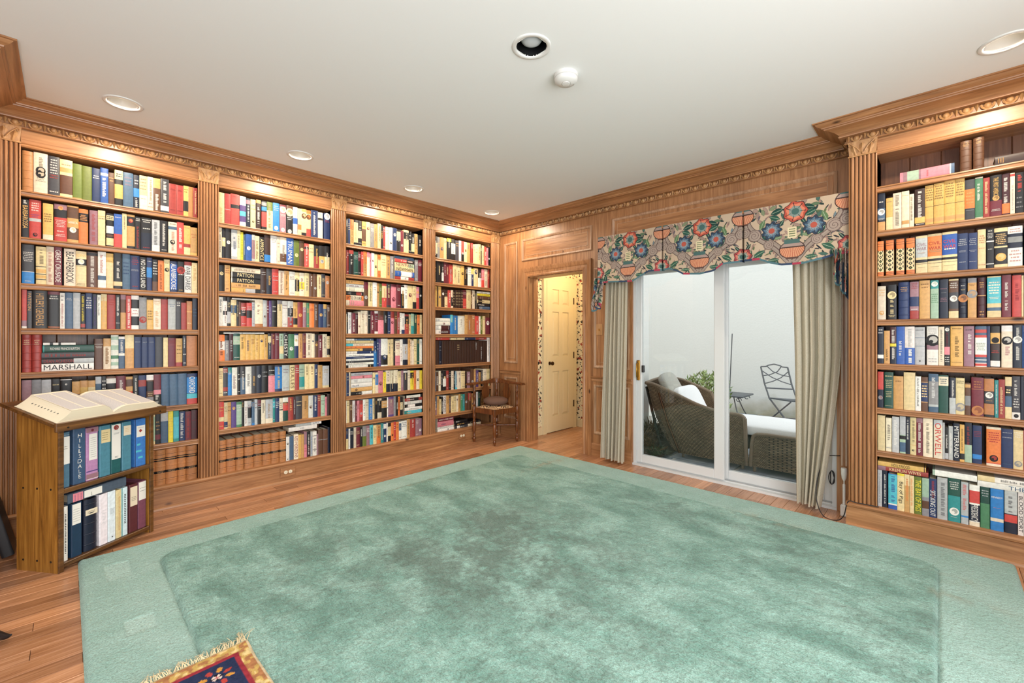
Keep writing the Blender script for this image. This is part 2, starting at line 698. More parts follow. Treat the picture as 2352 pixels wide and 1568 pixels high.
def empty(name, loc, label=None, cat=None, group=None, kind=None, rz=0.0):
    o = bpy.data.objects.new(name, None)
    COL.objects.link(o)
    o.location = loc
    o.rotation_euler = (0, 0, rz)
    o.empty_display_size = 0.1
    return tag(o, label, cat, group, kind)


def struct(name, mb, mat, parent=None, smooth=None):
    o = ob(name, mb, mat, parent, smooth)
    if parent is None:
        o['kind'] = 'structure'
    return o


def smooth_interp(pts, n):
    """points along a Catmull-Rom curve through pts"""
    P = [np.array(p, float) for p in pts]
    P = [2 * P[0] - P[1]] + P + [2 * P[-1] - P[-2]]
    out = []
    seg = len(P) - 3
    for s in range(n + 1):
        t = s / n * seg
        k = min(int(t), seg - 1)
        u = t - k
        a, b, c, d = P[k:k + 4]
        out.append(0.5 * ((2 * b) + (-a + c) * u + (2 * a - 5 * b + 4 * c - d) * u * u + (-a + 3 * b - 3 * c + d) * u ** 3))
    return out

# ------------------------------------------------------------------ room shell
H = 2.743
XR, YB = 5.42, -6.2          # the walls behind the camera
mb = MB()
mb.box(-0.45, XR + 0.15, YB - 0.15, 0.16, -0.08, -0.012)
mb.box(0.39, 1.42, 0.16, 1.2, -0.08, -0.012)
floor = struct('floor', mb, 'subfloor')

# floorboards, each its own piece; none under the rug where no board shows
PW = 0.083
RUG = (0.645, 4.45, -3.95, -0.285)
plank_mesh = {}


def plank(x, y0, ln):
    key = (round(ln, 2))
    if key not in plank_mesh:
        m = MB()
        m.bbox(0.0008, PW - 0.0008, 0.0008, ln - 0.0008, -0.012, 0.0, 0.0016)
        me = m.mesh('plank')
        me.materials.append(MAT['oak_plank'])
        plank_mesh[key] = me
    o = bpy.data.objects.new('plank', plank_mesh[key])
    COL.objects.link(o)
    o.location = (x, y0, 0)
    o.parent = floor


prnd = random.Random(3)
nx = int((XR + 0.02) / PW) + 1
for kx in range(nx):
    x = -0.02 + kx * PW
    spans = [(-5.6, 0.0)]
    if 0.40 < x + PW and x < 1.40:
        spans = [(-5.6, 1.15)]
    for ya, yb in spans:
        y = ya - prnd.choice((0.0, 0.3, 0.6, 0.9))
        while y < yb:
            ln = prnd.choice((0.75, 0.9, 1.2))
            if yb - (y + ln) < 0.15:
                ln = yb - y
            e = min(y + ln, yb)
            s = max(y, ya)
            under = x > RUG[0] + 0.01 and x + PW < RUG[1] - 0.01 and s > RUG[2] + 0.01 and e < RUG[3] - 0.01
            near = s < -4.6 and x > 2.6
            # boards that run out from under the rug are cut at its hidden middle
            if not under and not near and e - s > 0.05:
                plank(x, s, round(e - s, 2))
            y += ln

# walls behind the camera, with the window openings daylight enters through
mb = MB()
for a, b, c, d in ((-0.45, 2.75, 0, H), (4.95, XR, 0, H), (2.75, 4.95, 0, 0.45), (2.75, 4.95, 2.45, H)):
    mb.box(a, b, YB - 0.12, YB, c, d)
struct('wall_rear', mb, 'white_paint')
mb = MB()
for a, b, c, d in ((YB, -5.1, 0, H), (-1.9, 0.0, 0, H), (-5.1, -1.9, 0, 0.45), (-5.1, -1.9, 2.45, H)):
    mb.box(XR, XR + 0.12, a, b, c, d)
struct('wall_right', mb, 'white_paint')
for n, (ax, p, a, b) in enumerate((('y', YB - 0.06, 2.75, 4.95), ('x', XR + 0.06, -5.1, -1.9)), 2):
    mb = MB()
    for s, e in ((a, a + 0.06), ((a + b) / 2 - 0.03, (a + b) / 2 + 0.03), (b - 0.06, b)):
        mb.box(*((s, e, p - 0.03, p + 0.03) if ax == 'y' else (p - 0.03, p + 0.03, s, e)), 0.45, 2.45)
    for z in (0.45, 2.39):
        mb.box(*((a, b, p - 0.03, p + 0.03) if ax == 'y' else (p - 0.03, p + 0.03, a, b)), z, z + 0.06)
    struct('window_%d' % n, mb, 'white_paint')
# wall of the left side: behind the bookcases, and the chimney-like block at its near end
mb = MB()
mb.box(-0.45, -0.32, YB, 0.16, 0, H)
mb.box(-0.32, 0.74, YB, -4.345, 0, H)
struct('wall_left', mb, 'pine_upright')

# ceiling with square cut-outs under the lamp rings
LAMPS = [(0.507, -3.747, 1), (0.472, -2.677, 1), (0.444, -1.601, 1), (0.384, -0.492, 1), (4.38, -0.747, 1), (2.683, -2.363, 0)]
hs = 0.068
xs = sorted({-0.45, XR + 0.15} | {v for lx, ly, _ in LAMPS for v in (round(lx - hs, 4), round(lx + hs, 4))})
ys = sorted({YB - 0.15, 0.16} | {v for lx, ly, _ in LAMPS for v in (round(ly - hs, 4), round(ly + hs, 4))})
mb = MB()
for a, b in zip(xs, xs[1:]):
    for c, d in zip(ys, ys[1:]):
        mx_, my_ = (a + b) / 2, (c + d) / 2
        if any(abs(mx_ - lx) < hs and abs(my_ - ly) < hs for lx, ly, _ in LAMPS):
            continue
        mb.face([(a, c, H), (a, d, H), (b, d, H), (b, c, H)])
mb.box(-0.45, XR + 0.15, YB - 0.15, 0.16, H + 0.22, H + 0.3)
for sx0, sx1, sy0, sy1 in ((-0.46, -0.44, YB - 0.15, 0.16), (XR + 0.13, XR + 0.15, YB - 0.15, 0.16), (-0.45, XR + 0.15, YB - 0.16, YB - 0.14), (-0.45, XR + 0.15, 0.14, 0.16)):
    mb.box(sx0, sx1, sy0, sy1, H, H + 0.25)
struct('ceiling', mb, 'ceiling_paint')

# window wall, from boxes around the doorway and the sliding door
DX0, DX1 = 0.52, 1.335
SX0, SX1 = 1.93, 3.60
mb = MB()
mb.box(-0.32, DX0, 0.0, 0.15, 0, H)
mb.box(DX0, DX1, 0.0, 0.15, 2.02, H)
mb.box(DX1, SX0, 0.0, 0.15, 0, H)
mb.box(SX0, SX1, 0.0, 0.15, 2.0, H)
mb.box(SX1, XR + 0.12, 0.0, 0.15, 0, H)
wall_back = struct('wall_back', mb, 'pine_upright')


def frame_molding(x0, x1, z0, z1, prof, y=0.0):
    """mitred rectangular moulding on the wall y = const; prof: (inward offset, projection)"""
    m = MB()
    rings = []
    for sx, sz in ((0, 0), (1, 0), (1, 1), (0, 1), (0, 0)):
        px, pz = (x1 if sx else x0), (z1 if sz else z0)
        dx, dz = (-1 if sx else 1), (-1 if sz else 1)
        rings.append([(px + dx * o, y - p, pz + dz * o) for o, p in prof])
    m.loft(rings, False, False)
    return m


PANEL = [(0, 0), (0, 0.012), (0.008, 0.016), (0.018, 0.012), (0.026, 0.004), (0.03, -0.006), (0.055, -0.004), (0.06, 0.004), (0.064, 0.003)]


def raised_panel(x0, x1, z0, z1, mat='pine_upright'):
    p = ob('wall_panel', frame_molding(x0, x1, z0, z1, PANEL), 'pine_pickled', wall_back, 40)
    m = MB()
    m.box(x0 + 0.06, x1 - 0.06, -0.003, 0.0, z0 + 0.06, z1 - 0.06)
    ob('panel_field', m, mat, p)


raised_panel(0.098, 0.332, 0.95, 2.487)
raised_panel(0.098, 0.332, 0.24, 0.77)
raised_panel(0.41, 1.45, 2.225, 2.495, 'pine_along_x')
raised_panel(1.70, 3.605, 2.07, 2.513, 'pine_along_x')
raised_panel(1.475, 1.90, 0.95, 2.02)
raised_panel(1.475, 1.90, 0.24, 0.77)


def x_profile(name, prof, x0, x1, mat, parent=None, y=0.0):
    m = MB()
    m.loft([[(x0, y - p, z) for p, z in prof], [(x1, y - p, z) for p, z in prof]], True, True)
    return struct(name, m, mat, parent, 35)


RAIL = [(0, 0.806), (0.012, 0.806), (0.016, 0.82), (0.012, 0.828), (0.014, 0.84), (0.026, 0.846), (0.028, 0.855), (0, 0.857)]
x_profile('trim_1', RAIL, 0.012, 0.405, 'pine_along_x')
x_profile('trim_2', RAIL, 1.44, 1.93, 'pine_along_x')
BASE = [(0, 0), (0.018, 0), (0.018, 0.115), (0.014, 0.13), (0.008, 0.14), (0, 0.142)]
x_profile('baseboard_back', BASE, 0.04, 0.405, 'pine_along_x')
x_profile('baseboard_window', BASE, 1.44, 1.93, 'pine_along_x')

# doorway casing
CAS = [(0.0, 0.0), (0.0, 0.020), (0.012, 0.024), (0.022, 0.020), (0.03, 0.012), (0.055, 0.012), (0.062, 0.017), (0.075, 0.022), (0.092, 0.026), (0.104, 0.03), (0.113, 0.03), (0.115, 0.0)]
mb = MB()
rings = []
for px, pz, dx, dz in ((DX0, 0.0, -1, 0), (DX0, 2.02, -1, 1), (DX1, 2.02, 1, 1), (DX1, 0.0, 1, 0)):
    rings.append([(px + dx * o, -p, pz + dz * o) for o, p in CAS])
mb.loft(rings, False, False)
trim3 = struct('trim_3', mb, 'pine_upright', None, 35)
mb = MB()
mb.box(DX0, DX0 + 0.012, 0.0, 0.16, 0, 2.02)
mb.box(DX1 - 0.012, DX1, 0.0, 0.16, 0, 2.02)
mb.box(DX0, DX1, 0.0, 0.16, 2.008, 2.02)
mb.box(DX0 + 0.012, DX0 + 0.03, 0.07, 0.1, 0, 2.0)
struct('doorway_jamb', mb, 'pine_upright', trim3)

# ------------------------------------------------------------------ hall beyond the doorway
HX, HY = 0.41, 1.15
mb = MB()
mb.box(HX - 0.1, HX, 0.15, HY + 0.1, 0, 2.5)
hall_l = struct('wall_hall_left', mb, 'wallpaper')
mb = MB()
mb.box(HX, 1.38, HY, HY + 0.1, 0, 2.5)
struct('wall_hall_end', mb, 'wallpaper')
mb = MB()
mb.box(1.40, 1.46, 0.15, HY + 0.12, -0.1, 3.4)
struct('wall_hall_right', mb, 'stucco')
mb = MB()
mb.box(HX - 0.1, 1.4, 0.15, HY + 0.1, 2.44, 2.56)
struct('ceiling_hall', mb, 'white_paint')
mb = MB()
mb.box(HX, 1.4, HY - 0.015, HY, 0, 0.1)
mb.box(HX, HX + 0.014, 0.15, 0.375, 0, 0.1)
struct('baseboard_hall', mb, 'cream_paint')
d = bpy.data.lights.new('hall_lamp', 'POINT')
d.energy = 13
d.color = (1.0, 0.74, 0.42)
d.shadow_soft_size = 0.08
o = bpy.data.objects.new('hall_lamp', d)
o.location = (0.95, 0.62, 2.25)
COL.objects.link(o)

# six-panel door in the hall's left wall (faces +x)
dy0, dy1, dz1 = 0.455, 1.03, 2.03
door2 = empty('door_2', (HX, dy0, 0), 'cream six-panel door closed at the end of the hall, seen through the doorway', 'door', kind='structure')
mb = MB()
xf = HX + 0.028
pw = (dy1 - dy0)
cols = [(dy0 + 0.11, dy0 + 0.25), (dy1 - 0.25, dy1 - 0.11)]
rows = [(0.22, 0.82), (1.02, 1.62), (1.72, 1.92)]
mb.box(HX, xf - 0.014, dy0, dy1, 0.012, dz1)
ysp = [dy0, cols[0][0], cols[0][1], cols[1][0], cols[1][1], dy1]
zsp = [0.012] + [v for r in rows for v in r] + [dz1]
for a in range(5):
    for b_ in range(7):
        if a in (1, 3) and b_ in (1, 3, 5):
            continue
        mb.box(xf - 0.014, xf, ysp[a], ysp[a + 1], zsp[b_], zsp[b_ + 1])
struct('door_leaf', mb, 'cream_paint', door2)
for c0, c1 in cols:
    for r0, r1 in rows:
        m = MB()
        g = 0.03
        m.loft([[(xf - 0.014, c0 + 0.004, r0 + 0.004), (xf - 0.014, c1 - 0.004, r0 + 0.004), (xf - 0.014, c1 - 0.004, r1 - 0.004), (xf - 0.014, c0 + 0.004, r1 - 0.004)],
                [(xf - 0.003, c0 + g, r0 + g), (xf - 0.003, c1 - g, r0 + g), (xf - 0.003, c1 - g, r1 - g), (xf - 0.003, c0 + g, r1 - g)]], True, True)
        struct('door_panel', m, 'cream_paint', door2)
mb = MB()
R = []
for py, pz, dy, dz in ((dy0, 0.0, -1, 0), (dy0, dz1, -1, 1), (dy1, dz1, 1, 1), (dy1, 0.0, 1, 0)):
    R.append([(HX + p, py + dy * o, pz + dz * o) for o, p in [(0, 0), (0, 0.022), (0.02, 0.028), (0.05, 0.024), (0.072, 0.03), (0.075, 0)]])
mb.loft(R, False, False)
struct('door_casing', mb, 'cream_paint', door2, 35)
mb = MB()
pts = [(0.0, 0.012), (0.008, 0.012), (0.012, 0.012)]
prof = [(0.024, 0), (0.024, 0.004), (0.01, 0.008), (0.009, 0.03), (0.02, 0.036), (0.027, 0.048), (0.022, 0.06), (0.006, 0.064)]
rings = [[(xf + h, dy0 + 0.05 + r * math.cos(2 * PI * k / 14), 0.93 + r * math.sin(2 * PI * k / 14)) for k in range(14)] for r, h in prof]
mb.loft(rings, True, True)
struct('door_knob', mb, 'bronze', door2, 50)
for z in (0.30, 0.98, 1.74):
    m = MB()
    m.tube([(xf + 0.004, dy1 + 0.004, z), (xf + 0.004, dy1 + 0.004, z + 0.09)], 0.008, 8)
    struct('hinge', m, 'bronze', door2)

# ------------------------------------------------------------------ crown moulding with egg-and-dart
PATH = [(0.74, -5.9), (0.74, -4.345), (0.0, -4.345), (0.0, 0.0), (3.70, 0.0), (3.70, -0.24), (XR, -0.24)]
CROWN = [(0.012, 2.598), (0.022, 2.602), (0.022, 2.606), (0.012, 2.608), (0.012, 2.644), (0.05, 2.646), (0.052, 2.652), (0.046, 2.655), (0.054, 2.668), (0.072, 2.682), (0.098, 2.693), (0.122, 2.698), (0.124, 2.704), (0.134, 2.706),
         (0.136, 2.712), (0.15, 2.717), (0.162, 2.726), (0.168, 2.734), (0.18, 2.735), (0.18, 2.743)]


def offset_path(path, d):
    out = []
    for j, p in enumerate(path):
        ns = []
        for a, b in ((j - 1, j), (j, j + 1)):
            if a >= 0 and b < len(path):
                dx, dy = path[b][0] - path[a][0], path[b][1] - path[a][1]
                l = math.hypot(dx, dy)
                ns.append((dy / l, -dx / l))
        if len(ns) == 1:
            n = ns[0]
            out.append((p[0] + n[0] * d, p[1] + n[1] * d))
        else:
            s = 1 + ns[0][0] * ns[1][0] + ns[0][1] * ns[1][1]
            out.append((p[0] + (ns[0][0] + ns[1][0]) * d / s, p[1] + (ns[0][1] + ns[1][1]) * d / s))
    return out


offs = [(offset_path(PATH, dd), z) for dd, z in CROWN]
runs = [('trim_4', 0, 1, 'pine_along_y'), ('trim_5', 1, 2, 'pine_along_x'), ('trim_6', 2, 3, 'pine_along_y'), ('trim_7', 3, 4, 'pine_along_x'), ('trim_8', 4, 5, 'pine_along_y'), ('trim_9', 5, 6, 'pine_along_x')]
EGG = 0.083


def carve_run(p, q):
    """egg, dart, egg, dart ... along one wall"""
    m = MB()
    p, q = Vector((p[0], p[1], 0)), Vector((q[0], q[1], 0))
    t = q - p
    ln = t.length
    t.normalize()
    nrm = Vector((t.y, -t.x, 0))
    cnt = max(1, int(ln / EGG))
    step = ln / cnt
    zc, base = 2.626, 0.012
    for k in range(cnt):
        c = p + t * (step * (k + 0.5))
        rings = []
        for a in range(5):                       # half egg, fatter above
            th = PI * a / 4
            y = -math.cos(th) * 0.021
            r = math.sin(th)
            w = 0.019 * r * (1.0 + 0.25 * math.cos(PI - th))
            rings.append([c + t * (w * math.cos(PI * b / 5)) + nrm * (base + 0.027 * r * math.sin(PI * b / 5)) + Vector((0, 0, zc + y)) for b in range(6)])
        m.loft(rings, False, False)
        # shell round the egg
        arc = [c + t * (0.0265 * math.cos(PI * (1.0 + b / 6.0))) + nrm * (base + 0.010) + Vector((0, 0, zc + 0.012 + 0.03 * math.sin(PI * (1.0 + b / 6.0)))) for b in range(7)]
        m.tube(arc, 0.0055, 5, caps=False)
        # dart leaf between two eggs
        e = p + t * (step * k)
        up, lo = Vector((0, 0, zc + 0.019)), Vector((0, 0, zc - 0.02))
        A = e + nrm * (base + 0.004)
        m.face([A + lo, A + t * 0.011 + up, A + nrm * 0.018 + up * 1.0, ])
        m.face([A + lo, A + nrm * 0.018 + up, A - t * 0.011 + up])
    return m


for nm, a, b_, mt in runs:
    m = MB()
    m.loft([[(o_[a][0], o_[a][1], z) for o_, z in offs], [(o_[b_][0], o_[b_][1], z) for o_, z in offs]], False, False)
    tr = struct(nm, m, mt, None, 30)
    if nm not in ('trim_4',):
        c = ob('egg_and_dart_carving', carve_run(PATH[a], PATH[b_]), 'pine_carved', tr, 60)

# ------------------------------------------------------------------ sliding patio door
YD = 0.055
door1 = empty('door_1', (SX0, YD, 0), 'white aluminium sliding patio door with two tall panes', 'door', kind='structure')
mb = MB()
mb.box(SX0, SX0 + 0.03, 0.02, 0.15, 0.0, 2.0)
mb.box(SX1 - 0.03, SX1, 0.02, 0.15, 0.0, 2.0)
mb.box(SX0, SX1, 0.02, 0.15, 1.965, 2.0)
struct('door_frame', mb, 'door_frame_paint', door1)
mb = MB()
mb.box(SX0, SX1, 0.0, 0.15, -0.005, 0.018)
mb.box(SX0, SX1, 0.052, 0.056, 0.018, 0.026)
mb.box(SX0, SX1, 0.108, 0.112, 0.018, 0.026)
struct('door_track', mb, 'door_frame_paint', door1)


def slider(name, x0, x1, y0, y1, zb, st=0.05, mid=0.05):
    m = MB()
    m.bbox(x0, x0 + st, y0, y1, 0.028, 1.965, 0.004)
    m.bbox(x1 - mid, x1, y0, y1, 0.028, 1.965, 0.004)
    m.bbox(x0 + st, x1 - mid, y0, y1, 0.028, zb, 0.004)
    m.bbox(x0 + st, x1 - mid, y0, y1, 1.9, 1.965, 0.004)
    p = struct(name, m, 'door_frame_paint', door1)
    g = MB()
    g.box(x0 + st, x1 - mid, (y0 + y1) / 2 - 0.003, (y0 + y1) / 2 + 0.003, zb, 1.9)
    struct('glass_pane', g, 'pane_glass', p)
    return p


sp = slider('sliding_panel', SX0 + 0.03, 2.795, 0.035, 0.075, 0.107, 0.055, 0.085)
slider('fixed_panel', 2.765, SX1 - 0.03, 0.09, 0.13, 0.107, 0.045, 0.06)
mb = MB()
mb.bbox(1.972, 1.998, 0.012, 0.035, 0.85, 1.05, 0.004)
struct('handle_plate', mb, 'brass', sp)
mb = MB()
mb.tube([(1.985, 0.014, 0.87), (1.985, -0.012, 0.89), (1.985, -0.014, 0.95), (1.985, -0.012, 1.01), (1.985, 0.014, 1.03)], 0.007, 8)
struct('door_handle', mb, 'brass', sp, 60)
mb = MB()
mb.bbox(2.02, 2.042, 0.02, 0.05, 0.93, 1.0, 0.005)
struct('latch', mb, 'black_plastic', sp)

# ------------------------------------------------------------------ built-in bookcases
SHELF_Z = {1: [2.218, 1.920, 1.627, 1.341, 1.060, .764, .487, .178], 2: [2.21, 1.926, 1.656, 1.373, 1.091, .804, .536, .178],
           3: [2.201, 1.901, 1.594, 1.316, .977, .701, .437, .178], 4: [2.199, 1.913, 1.631, 1.316, .96, .652, .3785, .178],
           5: [2.28, 1.987, 1.688, 1.40, 1.11, .818, .535, .162]}
BAY = {1: (-4.196, -3.273), 2: (-3.137, -2.229), 3: (-2.084, -1.188), 4: (-1.028, -0.150), 5: (3.850, 4.76)}
PIL = {1: (-4.340, -4.196), 2: (-3.273, -3.137), 3: (-2.229, -2.084), 4: (-1.188, -1.028), 5: (3.70, 3.850)}
OPEN_TOP = 2.488
DEPTH = 0.29
EDGE = [(0.26, 0.0), (0.002, 0.0), (-0.006, -0.003), (-0.008, -0.010), (-0.002, -0.014), (-0.001, -0.026), (-0.006, -0.029), (-0.008, -0.036), (-0.003, -0.040), (0.02, -0.040), (0.022, -0.024), (0.26, -0.024)]


def part(name, m, mat, parent, smooth=None):
    return link(name, m.mesh(name), parent, mat, smooth, local=True)


def pilaster(root, u0, u1, zb):
    """fluted pilaster with a carved leaf capital, in the bookcase's frame"""
    w = u1 - u0
    n = 6
    prof = [(u0, 0.03), (u0, -0.008), (u0 + 0.006, -0.012)]
    m0 = 0.010
    fw = (w - 2 * m0) / n
    for k in range(n):
        a = u0 + m0 + k * fw
        prof.append((a + 0.07 * fw, 0.002))
        for q in range(6):
            th = PI * q / 5
            prof.append((a + fw * (0.5 - 0.40 * math.cos(th)), -0.003 - 0.0125 * math.sin(th) ** 0.7))
        prof.append((a + 0.93 * fw, 0.002))
    prof += [(u1 - 0.006, -0.012), (u1, -0.008), (u1, 0.03)]
    m = MB()
    m.loft([[(u, d, zb) for u, d in prof], [(u, d, 2.505) for u, d in prof]], True, True)
    p = part('pilaster', m, 'pine_upright', root, 35)
    # capital: ring, block, curled leaves and corner scrolls
    m = MB()
    m.tube([(u0 - 0.002, -0.014, 2.509), (u1 + 0.002, -0.014, 2.509)], 0.006, 8)
    m.loft([[(u0 + 0.004, 0.03, 2.512), (u1 - 0.004, 0.03, 2.512), (u1 - 0.004, -0.012, 2.512), (u0 + 0.004, -0.012, 2.512)],
            [(u0 - 0.002, 0.03, 2.59), (u1 + 0.002, 0.03, 2.59), (u1 + 0.002, -0.022, 2.59), (u0 - 0.002, -0.022, 2.59)],
            [(u0 - 0.004, 0.03, 2.604), (u1 + 0.004, 0.03, 2.604), (u1 + 0.004, -0.03, 2.604), (u0 - 0.004, -0.03, 2.604)]], True, True)
    uc = (u0 + u1) / 2

    def leaf(cu, half, ztop, tilt):
        rows = []
        for r in range(7):
            t = r / 6
            wd = half * math.sin(PI * (0.18 + 0.78 * t)) * (1 + 0.22 * (r % 2))
            out = -0.016 - 0.02 * t * t - (0.006 if r == 6 else 0)
            z = 2.514 + (ztop - 2.514) * (t if r < 6 else 0.93)
            rows.append([(cu + tilt * t + wd * s, out + 0.008 * abs(s) - (0.004 if s == 0 else 0), z) for s in (-1, -0.5, 0, 0.5, 1)])
        m.loft(rows, False, False)
    leaf(uc, 0.026, 2.588, 0)
    leaf(uc - 0.036, 0.022, 2.575, -0.014)
    leaf(uc + 0.036, 0.022, 2.575, 0.014)
    for s in (-1, 1):
        sp_ = [(uc + s * (w / 2 - 0.012 - 0.011 * math.cos(a * 0.9) * (1 - a / 9)), -0.03, 2.578 + 0.012 * math.sin(a * 0.9) * (1 - a / 9)) for a in range(8)]
        m.tube(sp_, 0.0042, 5)
        m.tube([(uc + s * 0.012, -0.026, 2.53), (uc + s * 0.03, -0.028, 2.56), (uc + s * (w / 2 - 0.012), -0.03, 2.592)], 0.004, 5)
    part('capital', m, 'pine_carved', p, 60)
    return p


CASES = {}


def bookcase(bay, label):
    u0, u1 = BAY[bay]
    zs = SHELF_Z[bay]
    left = bay < 5
    root = empty('bookcase', (0, 0, 0) if left else (0, -0.24, 0), label, 'bookcase', 'built-in pine bookcase bays', rz=PI / 2 if left else 0)
    CASES[bay] = root
    dp = DEPTH if left else 0.235
    p0, p1 = PIL[bay]
    # boards of the back, each a piece
    nb = 6
    for k in range(nb):
        a, b = u0 + (u1 - u0) * k / nb, u0 + (u1 - u0) * (k + 1) / nb
        m = MB()
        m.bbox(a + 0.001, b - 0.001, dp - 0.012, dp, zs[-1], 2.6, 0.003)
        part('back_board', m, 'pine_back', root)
    m = MB()
    m.box(u0 - 0.016, u0, 0.012, dp, 0.0, 2.6)
    part('side_panel', m, 'pine_upright', root)
    m = MB()
    m.box(u1, u1 + 0.016, 0.012, dp, 0.0, 2.6)
    part('side_panel', m, 'pine_upright', root)
    for z in zs[:-1]:
        m = MB()
        sc = dp / 0.262
        m.loft([[(u0, (d * sc if d > 0.1 else d) - 0.012 * 0 + 0.006, z + h) for d, h in EDGE], [(u1, (d * sc if d > 0.1 else d) + 0.006, z + h) for d, h in EDGE]], True, True)
        part('shelf', m, 'pine_along_x', root, 35)
    zb = zs[-1]
    e0, e1 = p0, u1 + (0.0 if bay < 4 else 0.15)
    if bay == 5:
        e0 -= 0.012
    m = MB()
    bp = [(dp, zb), (dp, 0.0), (-0.042, 0.0), (-0.042, 0.012), (-0.038, 0.020), (-0.031, 0.024), (-0.027, 0.025), (-0.027, zb - 0.03), (-0.034, zb - 0.024), (-0.036, zb - 0.012), (-0.03, zb - 0.004), (-0.022, zb)]
    m.loft([[(e0, d, z) for d, z in bp], [(e1, d, z) for d, z in bp]], True, True)
    part('base_board', m, 'pine_along_x', root, 35)
    # frieze over the opening with a beaded lip
    m = MB()
    fp = [(dp, 2.61), (dp, OPEN_TOP + 0.004), (0.02, OPEN_TOP), (-0.004, OPEN_TOP), (-0.008, OPEN_TOP + 0.006), (-0.003, OPEN_TOP + 0.011), (-0.002, OPEN_TOP + 0.018), (-0.006, OPEN_TOP + 0.022), (-0.004, OPEN_TOP + 0.028), (0.002, OPEN_TOP + 0.03), (0.002, 2.61)]
    m.loft([[(u0, d, z) for d, z in fp], [(u1, d, z) for d, z in fp]], True, True)
    part('frieze', m, 'pine_along_x', root, 35)
    m = MB()
    m.box(p0, p1, 0.02, dp, 0, 2.62)
    part('stile', m, 'pine_upright', root)
    pilaster(root, p0, p1, zb)
    if bay == 4:
        pilaster(root, -0.15, -0.004, zb)
        m = MB()
        m.box(-0.134, 0.0, 0.02, dp, 0, 2.62)
        part('stile', m, 'pine_upright', root)
    if bay == 5:
        pilaster(root, u1, u1 + 0.15, zb)
        m = MB()
        m.box(u1 + 0.016, u1 + 0.15, 0.02, dp, 0, 2.62)
        part('stile', m, 'pine_upright', root)
        # open side of the case beside the curtain: a narrow moulded return
        for xx in (3.700,):
            m = MB()
            m.box(xx - 0.006, xx, 0.05, 0.075, zb, 2.6)
            m.box(xx - 0.006, xx, 0.15, 0.175, zb, 2.6)
            part('side_bead', m, 'pine_upright', root)
    return root


bookcase(1, 'built-in pine bookcase bay behind the lectern, full of upright books')
bookcase(2, 'built-in pine bookcase bay with leather volumes and an outlet in its base')
bookcase(3, 'built-in pine bookcase bay between the plain and the corner bays, stacks lying on four shelves')
bookcase(4, 'corner pine bookcase bay behind the corner chair, a row of dark bindings inside')
bookcase(5, 'built-in pine bookcase beside the curtain with a nearly empty top shelf')

# ------------------------------------------------------------------ books
TEXT = {}


def text_mesh(s):
    """outline letters as flat polygons, unit height"""
    if s not in TEXT:
        cu = bpy.data.curves.new('t', 'FONT')
        cu.body = s
        cu.resolution_u = 3
        o = bpy.data.objects.new('t', cu)
        me = bpy.data.meshes.new_from_object(o)
        v = [tuple(p.co)[:2] for p in me.vertices]
        f = [tuple(p.vertices) for p in me.polygons]
        bpy.data.objects.remove(o)
        bpy.data.meshes.remove(me)
        bpy.data.curves.remove(cu)
        xs_, ys_ = [p[0] for p in v], [p[1] for p in v]
        x0, y0, hh = min(xs_), min(ys_), max(ys_) - min(ys_)
        TEXT[s] = ([((a - x0) / hh, (b - y0) / hh) for a, b in v], f, (max(xs_) - x0) / hh)
    return TEXT[s]


def put_text(m, s, col, cx, cz, length, height, y, vertical):
    v, f, w = text_mesh(s)
    sx = min(length / w, height * 1.5)
    sy = min(height, sx * 2.2)
    if vertical:
        vs = [(cx + (b - 0.5) * sy, y, cz - (a - w / 2) * sx) for a, b in v]
    else:
        vs = [(cx + (a - w / 2) * sx, y, cz + (b - 0.5) * sy) for a, b in v]
    m.quads(vs, f, col)


def rect(m, x0, x1, z0, z1, y, col):
    m.face([(x0, y, z0), (x1, y, z0), (x1, y, z1), (x0, y, z1)], col)


TOK = re.compile(r'([a-zA-Z])(\d+)-(\d+)$')


def parse(spec):
    t = spec.split()
    main, L, star, pat, bands, prints = t[0], False, False, False, [], []
    for k in t[1:]:
        if k == 'L':
            L = True
        elif k == '*':
            star = True
        elif k == '*P':
            pat = True
        elif k[0] in '=-':
            mm = re.match(r'([=-])(.):([^@]+)(?:@(\d+)(?:-(\d+))?)?$', k)
            prints.append((k[0], mm.group(2), mm.group(3).replace('_', ' '), mm.group(4), mm.group(5)))
        elif k[0] == '#':
            mm = re.match(r'#(.)(\d+)-(\d+)x(\d+)', k)
            prints.append(('#', mm.group(1), int(mm.group(2)), int(mm.group(3)), int(mm.group(4))))
        elif k[0] == '~':
            mm = re.match(r'~(.)(\d+)-(\d+)', k)
            prints.append(('~', mm.group(1), int(mm.group(2)), int(mm.group(3))))
        elif k[0] == 'o' and '.' in k:
            prints.append(('o', k[1], int(k[2:].split('.')[0]), int(k.split('.')[1]) / 10 ** len(k.split('.')[1])))
        else:
            mm = TOK.match(k)
            if mm:
                bands.append((mm.group(1), int(mm.group(2)), int(mm.group(3))))
    if star:
        bands += [('k', 24, 33), ('k', 60, 69), ('b', 14, 15), ('b', 84, 85)]
    if pat:
        bands += [('c', 28, 88), ('k', 8, 9), ('k', 14, 15), ('k', 91, 92), ('k', 95, 96)]
    return main, L, star, pat, bands, prints


def band_colors(main, bands, h):
    cuts = sorted({0.0, 100.0} | {float(b) for _, a, c in bands for b in (a, c)})
    out = []
    for a, b in zip(cuts, cuts[1:]):
        mid, col = (a + b) / 2, main
        for c, s, e in bands:
            if s <= mid <= e:
                col = c if not (s == 0 and e == 100) else col
        out.append((h * (1 - b / 100), h * (1 - a / 100), col))
    return out


def jitter(c, r, amt=0.10):
    f = 1 + r.uniform(-amt, amt)
    return tuple(min(1, x * f * (1 + r.uniform(-0.03, 0.03))) for x in c[:3]) + (1.0,)


